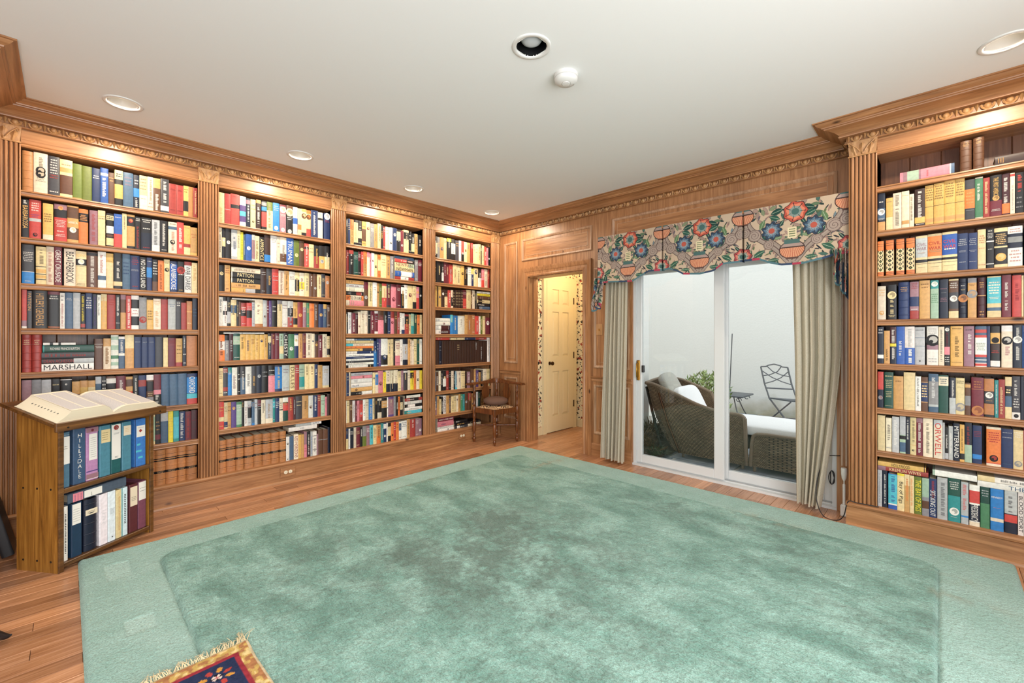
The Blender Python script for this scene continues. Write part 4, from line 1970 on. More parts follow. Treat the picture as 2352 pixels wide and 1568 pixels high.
37 228 r
50 229 x/a50-90
39 230 c
48 228 c
31 223 n
43 215 t
63 206 c/Z0-90
@27 -3134
39 222 R/c56-72
26 214 c/n74-94
25 214 t
36 213 v/s0-100
39 209 g/x10-90
20 215 k
24 210 w
32 209 Z/k24-70
20 198 U/s0-90
23 216 Z
28 210 k/m0-26
33 206 i
58 206 i/Z0-80
21 210 a/A10-40
32 210 n
30 207 i/k48-52
44 208 G/w0-20,R24-56
45 207 r
19 205 M
58 208 K
56 209 t
41 205 w
40 204 n
31 204 r
40 197 x
19 179 p
25 202 B
@31 -2077
26 244 k
25 249 n
37 249 t/o0-40
45 250 k/c10-90
41 251 k/c40-70
43 252 y/b30-80
46 253 c
44 247 z
35 246 t
37 260 c
28 250 k
29 240 r
42 244 i
38 243 w
52 245 n
47 238 k/c10-50
40 233 m
62 248 c/k10-40
32 241 k
41 224 k/c50-90
42 227 t
56 221 k
@32 -2077
15 237 m
21 240 r
47 243 k/r0-16
50 232 G
30 240 k/m0-40
23 243 R
40 249 t/o0-50
31 246 i/p0-20
18 241 p
31 245 w
41 240 c
32 236 o/c20-70
66 245 c
46 244 t
38 241 z
266 -
41 242 z
52 248 m
@33 -2077
190 -
53 246 b/m0-30
47 250 c
47 250 w
29 245 t
29 244 l
53 249 R/c10-60
54 253 K/m20-90
64 251 p/m0-10
53 252 m
39 243 k/w6-36
43 255 w
63 252 c
48 252 c/k70-100
42 247 R/p0-50
34 246 k
@34 -2077
15 195 i
14 206 k
36 211 w
37 205 m
29 203 M
27 218 i
40 231 i
34 232 i
32 234 k
47 232 m
40 234 w/m10-90
64 238 p/b0-40
45 238 k
33 236 n
46 238 p/r0-30
31 235 b
34 238 r
21 226 w
39 223 w/n80-100
54 213 r/k10-50
27 214 c
37 224 a/x0-60
41 221 G
37 214 o
28 215 c
@35 -2077
301 -
33 262 U/n0-40
20 288 n
28 284 v
78 287 w/k60-95
42 280 c
29 283 c
17 283 k
60 263 p/i0-60
36 279 w
61 286 N/Z20-80
31 286 t
18 278 i
28 266 i
41 282 c
32 286 G
33 282 w
@36 -2077
11 235 w
25 223 n
15 236 i
238 -
29 217 c
33 215 i/U10-60
57 230 p
33 213 Y
50 229 i/N62-100
42 227 i/N62-100
48 228 i/N62-100
39 211 c
30 217 q
52 229 K/w8-16
33 216 i
46 209 Y/k10-40
32 211 o
46 209 i
29 207 Y
@37 -2077
11 219 w
32 219 c
30 213 b
30 213 w
18 211 m
27 208 p
35 208 r/R20-80
26 213 w
39 212 i
39 212 U
24 213 c
31 206 k
49 205 i/k10-70
62 206 k/t14-50
15 209 w
65 210 v/q10-90
25 211 z
26 209 k
26 202 o
30 199 k/c30-70
248 -
@38 -2075
30 202 c/n0-50
16 200 w
37 201 N
26 204 i
42 201 m
24 198 k
42 202 l/z0-50
38 200 q
39 202 A
38 196 c
44 193 o/t0-60
32 204 a
37 202 n/w6-30
16 200 w
35 195 k/c20-70
34 194 o
27 197 R
34 192 o
30 192 w/s10-50
70 194 w
36 205 t
73 199 r/q0-100
41 197 q
45 191 q
@41 -1019
41 247 k/c30-80
38 245 z
56 249 t
44 248 c
63 254 k/Y0-16
65 252 k/w20-70
54 247 K
39 253 w
41 251 R/k60-100
49 250 c
51 249 t
41 250 r
36 242 c
41 249 c
52 256 c
20 250 k
43 248 c
38 239 R
24 229 p
32 243 k
@42 -1019
30 239 k
71 246 k
30 243 k/w50-90
37 246 m
42 239 m
59 233 r/R50-100
65 237 c
55 235 c
56 237 y
23 221 k
29 225 k
63 232 w
34 218 n/Y0-30
77 231 c
55 232 k/w50-100
48 233 R/p0-60
62 235 i
32 239 r
@43 -1019
41 237 y
14 234 B
41 238 y
47 203 B
47 207 c/B0-40
48 206 R
32 209 i/k40-90
30 211 B*
30 213 B*
30 216 B*
29 218 B*
30 220 B*
62 225 R/m0-46
69 230 c
24 227 b
46 231 i
22 223 k
226 -
@44 -1019
227 -
40 230 U/A0-40
81 224 U
105 223 w
45 238 t
63 241 T/o0-100
52 242 T
65 231 R
30 227 w
36 229 l
43 230 c
81 214 m
@45 -1019
30 273 B
36 277 B
37 276 N
37 276 B
38 276 B
38 275 B
38 275 B
39 275 B
39 275 B
40 274 B
39 274 B
41 274 B
40 273 B
42 273 B
41 273 B
43 272 B
42 272 B
44 272 B
43 271 B
45 271 B
33 271 B
43 313 w
@46 -1017
18 221 s
40 223 b
30 234 i
31 232 k
46 234 k/w40-80
42 231 r
32 230 k
37 223 i
27 222 N
27 216 A/Z0-90
60 217 i
61 213 c
34 202 B
57 199 q
52 232 b
35 225 t
47 209 v
37 184 t
36 205 k
61 220 i
56 217 c
@47 -1019
35 210 q/s0-60
36 215 t
26 178 c
26 201 k
47 213 w"GENESIS
37 210 t
32 207 b
43 194 c
38 199 c
33 196 i
28 210 t
39 207 g
33 203 a
46 217 b
58 212 b/r0-40
41 199 t
36 214 k
36 210 w
36 207 G
49 193 b
50 189 t
63 183 c
'''
seed = 100
LABELS = []
cur = None
for line in DATA.strip().split('\n'):
    if line[0] == '@':
        a, b = line[1:].split()
        bay, row = int(a[0]), int(a[1])
        u, zz, count = int(b) / 1000, SHELF_Z[bay][row - 1], 0
        continue
    body, _, desc = line.partition('|')
    f = body.split(' ', 2)
    w = int(f[0]) / 1000
    seed += 1
    if f[1] == '-':
        u += w
        continue
    h = int(f[1]) / 1000
    count += 1
    ww = max(0.004, w - 0.0008)
    if bay == 5 and row == 8:            # books carry the ones lying on them
        h = min(h, 0.2415 if u < 4.1 or u > 4.29 else 0.262)
    if bay == 2 and row == 8 and u > -2.62:
        h = min(h, 0.252)
    if desc:
        short = {(1, 8): 3, (5, 9): 0}.get((bay, row), 0)
        lab = '%s book, %s on %s shelf, %s' % (desc, ORD(count), ROWN[row - 1], BAYN[bay])
        LABELS.append(lab)
        add_book(bay, u, zz, ww, h, f[2], lab, 'books on the %s shelf of the %s' % (ROWN[row - 1], BAYN[bay]), seed)
    else:
        stuff_book(bay, u, zz, ww, h, f[2], seed)
    u += w

# books lying flat: (bay, u, z, thickness, length, look, label)
LYING = [
    (1, -4.108, 1.060, 0.050, 0.246, 'w =k:MARSHALL@4-96', 'white book lettered MARSHALL in heavy black, lowest of the flat stack'),
    (1, -4.108, 1.110, 0.032, 0.246, 'k =r:DEAN_ACHESON@4-60 Z60-100', 'black book with red outlined lettering, second lowest of the flat stack'),
    (1, -4.108, 1.142, 0.042, 0.248, 'K ~r6-82', 'grey black book with red lettering, middle of the flat stack'),
    (1, -4.103, 1.184, 0.048, 0.243, 'G a0-3 =w:RICHARD_FRANCIS_BURTON@14-70', 'green book with pale lettering, fourth of the flat stack'),
    (1, -4.101, 1.232, 0.016, 0.150, 'w k20-30 k46-54', 'thin white booklet on top of the flat stack'),
    (5, 3.962, 2.280, 0.066, 0.248, 'p q6-14 x14-36 q36-40 w92-94 s94-100 #r44-60x1', 'pink and grey boxed book lying alone on the top shelf'),
    (5, 4.376, 2.280, 0.052, 0.300, 'B #t3-12x3', 'dark brown leather book lying flat at the top shelf\'s open end'),
    (5, 3.852, 0.405, 0.028, 0.243, 'r q0-16 =c:KREMLIN_WIVES@24-86', 'red book with cream title lying over upright books'),
    (5, 3.852, 0.434, 0.030, 0.232, 'y b96-98 =k:HOLLYWOOD@30-68', 'yellow book lying on the red title on the bottom shelf'),
    (5, 4.114, 0.426, 0.036, 0.190, 'w x0-6', 'thick white paperback lying flat between two stacks on the bottom shelf'),
    (5, 4.306, 0.404, 0.034, 0.235, 'w Z0-100 =s:THE_CI@52-98', 'white book with grey capitals lying beneath another white book'),
    (5, 4.306, 0.439, 0.032, 0.230, 'w c0-30 ~k40-90', 'white book with black lettering, topmost lying on the bottom shelf'),
    (2, -3.043, 1.656, 0.036, 0.214, 'y Z48-82 k82-100 #k38-44x1', 'yellow, white and black book, lowest of a flat stack'),
    (2, -3.043, 1.692, 0.042, 0.214, 't ~b16-84', 'tan book, second lowest of a flat stack in the outlet bay'),
    (2, -3.043, 1.734, 0.044, 0.214, 'k w0-3 =c:PATTON@20-76', 'black book lettered in cream, lower of two alike in a flat stack'),
    (2, -3.043, 1.778, 0.046, 0.214, 'k w0-3 =c:PATTON@20-76', 'black book lettered in cream, upper of two alike in a flat stack'),
    (2, -3.043, 1.824, 0.040, 0.214, 'i p0-100 ~b10-80', 'pale pinkish book on top of the flat stack, outlet bay'),
    (2, -2.600, 0.432, 0.036, 0.250, 'w ~z40-54', 'white book lying across leaning books on the bottom shelf, outlet bay'),
    (2, -2.541, 0.469, 0.026, 0.230, 'Z w60-100 ~k66-90', 'thin pale book on top of the white lying book, outlet bay'),
]
for bay, u, z, t, ln, spec_s, lab in LYING:
    seed += 1
    add_book(bay, u, z, t - 0.0008, ln, spec_s, lab, None, seed, lying=True, depth=0.16 if bay < 5 else 0.15)
    LABELS.append(lab)
for u, w, h, lab in ((4.234, 0.049, 0.186, 'tall dark brown leather book on the top shelf, nearer the curtain of a pair'),
                     (4.288, 0.046, 0.190, 'tall dark brown leather book on the top shelf, farther from the curtain')):
    seed += 1
    add_book(5, u, 2.280, w, h, 'b L B0-0 #t4-20x4', lab, None, seed, setback=0.03)
    LABELS.append(lab)
# what lies flat among the massed books
for bay, u, ln, rows in [
    (2, -3.039, 0.177, [(1.590 + 0.005, 0.012, 'w')]), (2, -3.097, 0.299, [(1.3105, 0.012, 'w')]),
    (3, -2.077, 0.19, [(1.594, .054, 'i/p20-100'), (1.648, .05, 'i/o0-28,o88-100"BATTLE OF KURSK'), (1.700, .033, 'k/r60-90'), (1.735, .04, 'i'), (1.776, .034, 'Z'), (1.811, .036, 't')]),
    (3, -1.533, 0.240, [(1.901, .036, 'r/w30-70'), (1.938, .056, 'w/u0-30,u86-100'), (1.995, .046, 'c"NEWMAN'), (2.042, .046, 'c/x70-100"NEWMAN'), (2.089, .036, 'R/k60-100'), (2.126, .028, 's')]),
    (3, -2.074, 0.295, [(.977, .026, 'k/w10-80'), (1.004, .022, 'w/n0-100'), (1.027, .018, 'K'), (1.046, .02, 'w'), (1.067, .02, 'n'), (1.088, .026, 'w'), (1.115, .026, 'n/w0-40'), (1.142, .026, 'y/K60-94'), (1.169, .022, 'o'), (1.192, .026, 'i/A0-26'), (1.219, .028, 'c'), (1.248, .018, 's/w0-30')]),
    (3, -2.019, 0.226, [(.701, .034, 'w/k0-50'), (.736, .04, 't'), (.777, .044, 'w'), (.822, .042, 'w'), (.865, .03, 'p'), (.896, .028, 'Z')]),
    (3, -1.414, 0.222, [(.437, .036, 'a/A20-100'), (.474, .036, 'w'), (.511, .03, 'k/w20-60'), (.542, .034, 'w'), (.577, .034, 'r/k30-80'), (.612, .03, 'k/w10-90')]),
    (4, -0.37, 0.22, [(1.631, .04, 'k/s20-100'), (1.672, .038, 'k'), (1.711, .046, 'c/k10-40'), (1.758, .044, 'b'), (1.803, .03, 'Y'), (1.834, .024, 'w')]),
    (4, -1.014, 0.22, [(1.316, .048, 'M/w0-40'), (1.365, .052, 'M/w0-42'), (1.418, .042, 'w'), (1.461, .042, 'w')]),
    (4, -0.999, 0.2, [(1.2475, .03, 'R')]), (4, -0.785, 0.2, [(1.2475, .026, 'c')]), (4, -0.569, 0.17, [(1.2475, .028, 'n')]), (4, -0.387, 0.18, [(1.2475, .028, 'r')]),
    (4, -0.978, 0.235, [(.178, .03, 'w'), (.209, .022, 'w'), (.232, .06, 'p'), (.293, .04, 'm')]),
    (4, -0.735, 0.21, [(.178, .03, 'K/w20-40'), (.209, .032, 'k'), (.242, .03, 'k/w0-100')]), (4, -0.52, 0.21, [(.178, .03, 'i'), (.209, .028, 'k')]),
]:
    for z, t, c in rows:
        seed += 1
        stuff_book(bay, u, z, t - 0.001, ln, c, seed, lying=True, depth=0.15)
# the stretch of the lectern bay that the stand hides, and the far end of the curtain-side bookcase
for row, a, b in ((7, -4.194, -3.56), (8, -4.194, -3.56)):
    u = a
    while u < b - 0.05:
        seed += 1
        r = random.Random(seed)
        w = r.uniform(0.03, 0.05)
        stuff_book(1, u, SHELF_Z[1][row - 1], w - 0.001, r.uniform(0.19, 0.23), r.choice('knmtbscrG'), seed)
        u += w
for row in range(2, 9):
    u = 4.492
    while u < 4.72:
        seed += 1
        r = random.Random(seed)
        w = r.uniform(0.024, 0.04)
        stuff_book(5, u, SHELF_Z[5][row - 1], w - 0.001, r.uniform(0.18, 0.23), r.choice('knmtbscrGiw'), seed)
        u += w
so = ob('small_shelved_books', STUFF, 'book_cover', None, 35)
tag(so, 'upright and flat books, the smaller ones filling the three bays toward the corner', 'books', None, 'stuff')
sp2 = ob('lettering', STUFF_PRINT, 'print', so)
sp2['kind'] = 'stuff'
print('INDIVIDUAL BOOKS', len(LABELS), 'distinct', len(set(LABELS)), 'long', [l for l in LABELS if len(re.findall(r"[A-Za-z0-9][A-Za-z0-9'-]*", l)) > 16])

# ------------------------------------------------------------------ ceiling lamps and smoke detector
LAMP_LABEL = ['lit recessed ceiling lamp over the lectern bay', 'lit recessed ceiling lamp over the outlet bay', 'lit recessed ceiling lamp, third along the bookcase wall',
              'lit recessed ceiling lamp over the corner bay', 'lit recessed ceiling lamp over the curtain-side bookcase, cut by the picture edge', 'unlit recessed ceiling lamp with black baffle and silvery bulb']
for (lx, ly, on), lab in zip(LAMPS, LAMP_LABEL):
    root = empty('recessed_lamp', (lx, ly, H), lab, 'ceiling lamp', 'recessed ceiling lamps')
    m = MB()
    ri = 0.076
    m.lathe([(0.098, 0.0), (0.098, -0.003), (0.094, -0.006), (ri + 0.003, -0.005), (ri, -0.002), (ri, 0.006)], lx, ly, H, 40, caps=False)
    ob('trim_ring', m, 'white_plastic', root, 60)
    m = MB()
    if on:
        m.lathe([(ri, 0.0), (ri - 0.004, 0.03), (ri - 0.02, 0.07), (ri - 0.03, 0.09), (0.001, 0.09)], lx, ly, H, 32, caps=False)
        ob('reflector', m, 'reflector_grey', root, 60)
        m = MB()
        m.lathe([(0.001, 0.052), (0.02, 0.054), (0.03, 0.06), (0.031, 0.07), (0.02, 0.085), (0.012, 0.09)], lx, ly, H, 24, caps=False)
        ob('bulb', m, 'lamp_glow', root, 60)
        d = bpy.data.lights.new('lamp', 'SPOT')
        d.energy = 33
        d.color = (1.0, 0.85, 0.66)
        d.spot_size = math.radians(172)
        d.spot_blend = 0.35
        d.shadow_soft_size = 0.035
        o = bpy.data.objects.new('lamp', d)
        o.location = (lx, ly, H - 0.012)
        COL.objects.link(o)
    else:
        m.lathe([(ri, 0.0), (ri - 0.001, 0.1), (ri - 0.003, 0.19), (0.001, 0.19)], lx, ly, H, 32, caps=False)
        ob('baffle', m, 'black_baffle', root, 60)
        m = MB()
        m.lathe([(0.001, 0.0145), (0.012, 0.0148), (0.03, 0.017), (0.046, 0.024), (0.055, 0.036), (0.054, 0.045), (0.035, 0.12), (0.02, 0.185)], lx, ly, H, 28, caps=False)
        ob('bulb', m, 'frosted_glass', root, 60)
sx, sy = 2.661, -2.051
root = empty('smoke_detector', (sx, sy, H), 'round white smoke detector on the ceiling next to the unlit lamp', 'smoke detector')
m = MB()
m.lathe([(0.066, 0.0), (0.066, -0.018), (0.063, -0.02)], sx, sy, H, 40)
ob('mounting_plate', m, 'white_plastic', root, 50)
m = MB()
m.lathe([(0.061, -0.0205), (0.064, -0.023), (0.062, -0.034), (0.052, -0.044), (0.026, -0.049), (0.0255, -0.047), (0.022, -0.047), (0.0215, -0.052), (0.001, -0.054)], sx, sy, H, 40, caps=False)
ob('cover', m, 'white_plastic', root, 40)
m = MB()
for k in range(3):
    a = 0.9 + k * 0.13
    m.box(sx + 0.045 * math.cos(a) - 0.003, sx + 0.045 * math.cos(a) + 0.003, sy + 0.045 * math.sin(a) - 0.001, sy + 0.045 * math.sin(a) + 0.001, H - 0.0495, H - 0.045)
ob('vent_slot', m, 'grey_pillow', root)

# ------------------------------------------------------------------ green rug
rx0, rx1, ry0, ry1 = RUG
fx0, fx1, fy0, fy1 = 0.905, 4.14, -3.62, -0.60
NX, NY = 560, 540
X, Y = np.meshgrid(np.linspace(rx0, rx1, NX), np.linspace(ry0, ry1, NY), indexing='ij')


def value_noise(X, Y, s, seed):
    g = np.random.default_rng(seed).random((64, 64))
    x, y = X * s, Y * s
    xi, yi = np.floor(x).astype(int), np.floor(y).astype(int)
    fx, fy = x - xi, y - yi
    fx, fy = fx * fx * (3 - 2 * fx), fy * fy * (3 - 2 * fy)
    a, b, c, d = g[xi % 64, yi % 64], g[(xi + 1) % 64, yi % 64], g[xi % 64, (yi + 1) % 64], g[(xi + 1) % 64, (yi + 1) % 64]
    return (a * (1 - fx) + b * fx) * (1 - fy) + (c * (1 - fx) + d * fx) * fy


# the woven field has rounded corners, a sheared groove runs round it
rc = 0.09
qx = np.maximum(np.maximum(fx0 + rc - X, X - (fx1 - rc)), 0)
qy = np.maximum(np.maximum(fy0 + rc - Y, Y - (fy1 - rc)), 0)
inside = np.minimum(np.minimum(X - fx0, fx1 - X), np.minimum(Y - fy0, fy1 - Y))
sd = np.where((qx > 0) & (qy > 0), rc - np.hypot(qx, qy), inside)
sd = sd + 0.006 * (value_noise(X, Y, 9, 5) - 0.5)
groove = np.exp(-(sd / 0.0075) ** 2)
edge = np.minimum(np.minimum(X - rx0, rx1 - X), np.minimum(Y - ry0, ry1 - Y))
Zr = 0.020 + 0.007 * (sd > 0) - 0.014 * groove
Zr += (0.0022 + 0.0025 * (sd > 0)) * (value_noise(X, Y, 55, 1) - 0.5) + 0.004 * (sd > 0.02) * (value_noise(X, Y, 21, 2) - 0.5)
Zr *= np.clip(edge / 0.02, 0, 1) ** 0.5
Zr += 0.0005
fld = np.clip(sd / 0.02 + 0.5, 0, 1)
tr = np.exp(-(((X - 2.25) / 0.75) ** 2 + ((Y + 2.05) / 0.62) ** 2)) * 0.9 + np.exp(-(((X - 1.75) / 0.6) ** 2 + ((Y + 3.0) / 0.45) ** 2)) * 0.6 + np.exp(-(((X - 3.1) / 0.9) ** 2 + ((Y + 2.6) / 0.6) ** 2)) * 0.5
dirt = np.clip(tr * (value_noise(X, Y, 3.1, 11) * 0.6 + value_noise(X, Y, 9, 12) * 0.5 + value_noise(X, Y, 27, 13) * 0.55 + value_noise(X, Y, 61, 16) * 0.4 - 0.72) * 1.9, 0, 1) * fld
dirt = np.maximum(dirt, np.clip((value_noise(X, Y, 2.2, 14) + value_noise(X, Y, 8, 15) * 0.5 + value_noise(X, Y, 40, 17) * 0.5 - 1.25) * 1.6, 0, 0.6) * fld)
dk = np.exp(-(((X - 1.95) / 0.22) ** 2 + ((Y + 1.95) / 0.12) ** 2))
dirt = np.clip(dirt + dk * value_noise(X, Y, 17, 19) * 1.0, 0, 1)
rust = np.zeros_like(X)
for cx_, cy_, sx_, sy_ in ((4.18, -0.75, 0.10, 0.05), (4.22, -0.98, 0.14, 0.04), (1.35, -0.62, 0.05, 0.4), (3.3, -0.62, 0.25, 0.06), (0.92, -2.0, 0.03, 0.6)):
    rust = np.maximum(rust, np.exp(-(((X - cx_) / sx_) ** 2 + ((Y - cy_) / sy_) ** 2)) * np.clip(value_noise(X, Y, 24, 21) * 1.6 - 0.3, 0, 1))
# two pale rectangles where furniture feet pressed the border flat
flat = np.zeros_like(X)
for a0, a1, b0, b1 in ((0.855, 1.07, -3.852, -3.75), (1.555, 1.69, -3.82, -3.718)):
    ins = (X > a0) & (X < a1) & (Y > b0) & (Y < b1)
    Zr = np.where(ins, 0.016, Zr)
    flat = np.where(ins, 1.0, flat)
me = bpy.data.meshes.new('green_rug')
idx = np.arange(NX * NY).reshape(NX, NY)
quad = np.stack([idx[:-1, :-1], idx[1:, :-1], idx[1:, 1:], idx[:-1, 1:]], -1).reshape(-1, 4)
me.from_pydata(np.stack([X, Y, Zr], -1).reshape(-1, 3).tolist(), [], quad.tolist())
at = me.color_attributes.new('Col', 'FLOAT_COLOR', 'POINT')
cc = np.stack([fld, dirt, rust, flat], -1).astype(np.float32).reshape(-1)
at.data.foreach_set('color', cc)
rug = link('area_rug', me, None, 'green_pile', 180)
tag(rug, 'large mint green rug with a plain border around a brushed, soiled field', 'rug')

# ------------------------------------------------------------------ small oriental rug at the bottom edge
ang = math.radians(1.5)
ox, oy = 2.10, -3.475
NX2, NY2 = 260, 190
U, V = np.meshgrid(np.linspace(0, 1.15, NX2), np.linspace(0, 0.8, NY2), indexing='ij')
ca = math.cos(ang), math.sin(ang)
wob = 0.006 * (value_noise(U * 1.0 + 3, V + 3, 9, 31) - 0.5)
px = ox + U * ca[0] - (-V) * ca[1] + wob
py = oy + U * ca[1] - V * ca[0] + 0.008 * (value_noise(U + 5, V, 7, 33) - 0.5)
e2 = np.minimum(np.minimum(U, 1.15 - U), np.minimum(V, 0.8 - V))
pz = 0.034 + 0.008 * np.clip(e2 / 0.012, 0, 1) ** 0.5 + 0.0015 * (value_noise(U, V, 90, 35) - 0.5)
C = np.zeros((NX2, NY2, 4), np.float32)
C[...] = hexlin('cba862')
speck = value_noise(U, V, 60, 36)
C[speck > 0.6] = hexlin('b07a52')
C[speck < 0.27] = hexlin('e3c98e')
C[e2 < 0.010] = hexlin('dcc7a4')
b1 = (U > 0.06) & (U < 1.09) & (V > 0.05) & (V < 0.75)
C[b1] = hexlin('9b3640')
b2 = (U > 0.078) & (U < 1.072) & (V > 0.066) & (V < 0.734)
C[b2] = hexlin('2c3654')
for ku in range(8):
    for kv in range(5):
        cu, cv = 0.155 + ku * 0.125, 0.14 + kv * 0.13
        for q in range(8):
            a = q * PI / 4 + 0.4
            du, dv = U - cu - 0.042 * math.cos(a), V - cv - 0.042 * math.sin(a)
            s_, t_ = du * math.cos(a) + dv * math.sin(a), -du * math.sin(a) + dv * math.cos(a)
            C[b2 & ((s_ / 0.014) ** 2 + (t_ / 0.009) ** 2 < 1)] = hexlin('b9473f' if q % 2 else 'd99a45')
        C[b2 & (np.abs(U - cu) + np.abs(V - cv) < 0.022)] = hexlin('241c22')
        C[b2 & (np.hypot(np.abs(U - cu) - 0.008, np.abs(V - cv) - 0.008) < 0.006)] = hexlin('e7cfc4')
        C[b2 & (np.hypot(U - cu, V - cv) < 0.005)] = hexlin('c25a62')
me = bpy.data.meshes.new('oriental_rug')
idx = np.arange(NX2 * NY2).reshape(NX2, NY2)
quad = np.stack([idx[:-1, :-1], idx[:-1, 1:], idx[1:, 1:], idx[1:, :-1]], -1).reshape(-1, 4)
me.from_pydata(np.stack([px, py, pz], -1).reshape(-1, 3).tolist(), [], quad.tolist())
at = me.color_attributes.new('Col', 'FLOAT_COLOR', 'POINT')
at.data.foreach_set('color', C.reshape(-1))
orug = link('oriental_rug', me, None, 'oriental_pile', 180)
tag(orug, 'small navy and red oriental rug with yellow border and pale fringe on the green rug', 'rug')
mb = MB()
fr = random.Random(5)
for k in range(230):
    v = k / 230 * 0.8
    a = Vector((ox - (-v) * ca[1] * 1 + 0.002, oy - v * ca[0], 0.037))
    ln = fr.uniform(0.025, 0.055) * (1.5 if k < 14 else 1)
    d_ = Vector((-1, fr.uniform(-0.1, 0.9) if k < 14 else fr.uniform(-0.7, 0.7), 0)).normalized()
    mb.tube([a, a + d_ * ln * 0.5 + Vector((0, 0, fr.uniform(0.002, 0.012))), a + d_ * ln + Vector((0, fr.uniform(-0.01, 0.01), fr.uniform(-0.006, 0.006)))], [0.0016, 0.0014, 0.0008], 4, caps=False)
ob('fringe', mb, 'fringe_yarn', orug)

# ------------------------------------------------------------------ lectern with binders
LA = (0.71, -4.01)
LR = math.radians(125.27)
LW, LD = 0.49, 0.275
lect = empty('lectern', (LA[0], LA[1], 0), 'wooden slant-top lectern with two open shelves of binders', 'lectern', rz=LR)


def lzf(d):      # height of the slope at depth d
    return 0.815 + (d + 0.02) * 0.30


def lpart(name, m, mat, parent=None, smooth=None):
    return link(name, m.mesh(name), parent or lect, mat, smooth, local=True)


for side, u in (('a', -0.024), ('b', LW - 0.006)):
    for k, (d0, d1) in enumerate(((0.0, 0.088), (0.089, 0.183), (0.184, LD))):
        m = MB()
        x0, x1 = u, u + 0.022
        za, zb_ = lzf(d0), lzf(d1)
        m.loft([[(x0, d0, 0), (x1, d0, 0), (x1, d1, 0), (x0, d1, 0)], [(x0, d0, za), (x1, d0, za), (x1, d1, zb_), (x0, d1, zb_)]], True, True)
        pb = lpart('side_board', m, 'lectern_wood')
        if side == 'a':
            for z in (0.06, 0.455):
                m = MB()
                rings = [[(x0 - h_, (d0 + d1) / 2 + r_ * math.cos(2 * PI * q / 10), z + r_ * math.sin(2 * PI * q / 10)) for q in range(10)] for r_, h_ in ((0.006, 0), (0.006, 0.001), (0.003, 0.002))]
                m.loft(rings, True, True)
                lpart('screw_head', m, 'screw_steel', pb)
    m = MB()
    m.bbox(u - 0.001, u + 0.024, -0.010, 0.0, 0.0, lzf(0) - 0.005, 0.002)
    lpart('front_edge_strip', m, 'lectern_dark')
for z0, z1 in ((0.022, 0.046), (0.425, 0.452)):
    m = MB()
    m.bbox(0.0, LW - 0.006, -0.006, LD, z0, z1, 0.003)
    lpart('shelf', m, 'lectern_dark')
m = MB()
for d0, d1 in ((-0.06, LD + 0.02),):
    u0, u1 = -0.083, LW + 0.047
    f = lambda d: lzf(d) + 0.002
    m.loft([[(u0, d0, f(d0)), (u1, d0, f(d0)), (u1, d1, f(d1)), (u0, d1, f(d1))], [(u0, d0, f(d0) + 0.018), (u1, d0, f(d0) + 0.018), (u1, d1, f(d1) + 0.018), (u0, d1, f(d1) + 0.018)]], True, True)
lpart('slant_top', m, 'lectern_dark')
m = MB()
m.bbox(u0, u1, -0.078, -0.06, lzf(-0.06) - 0.022, lzf(-0.06) + 0.026, 0.003)
lpart('book_ledge', m, 'lectern_dark')
for u in (-0.03, LW):
    m = MB()
    m.tube([(u, -0.0785, lzf(-0.06) - 0.004), (u, -0.081, lzf(-0.06) - 0.004)], 0.005, 10)
    lpart('screw_head', m, 'screw_steel')


def lw_pt(u, d, z):
    c, s = math.cos(LR), math.sin(LR)
    return (LA[0] + u * c - d * s, LA[1] + u * s + d * c, z)


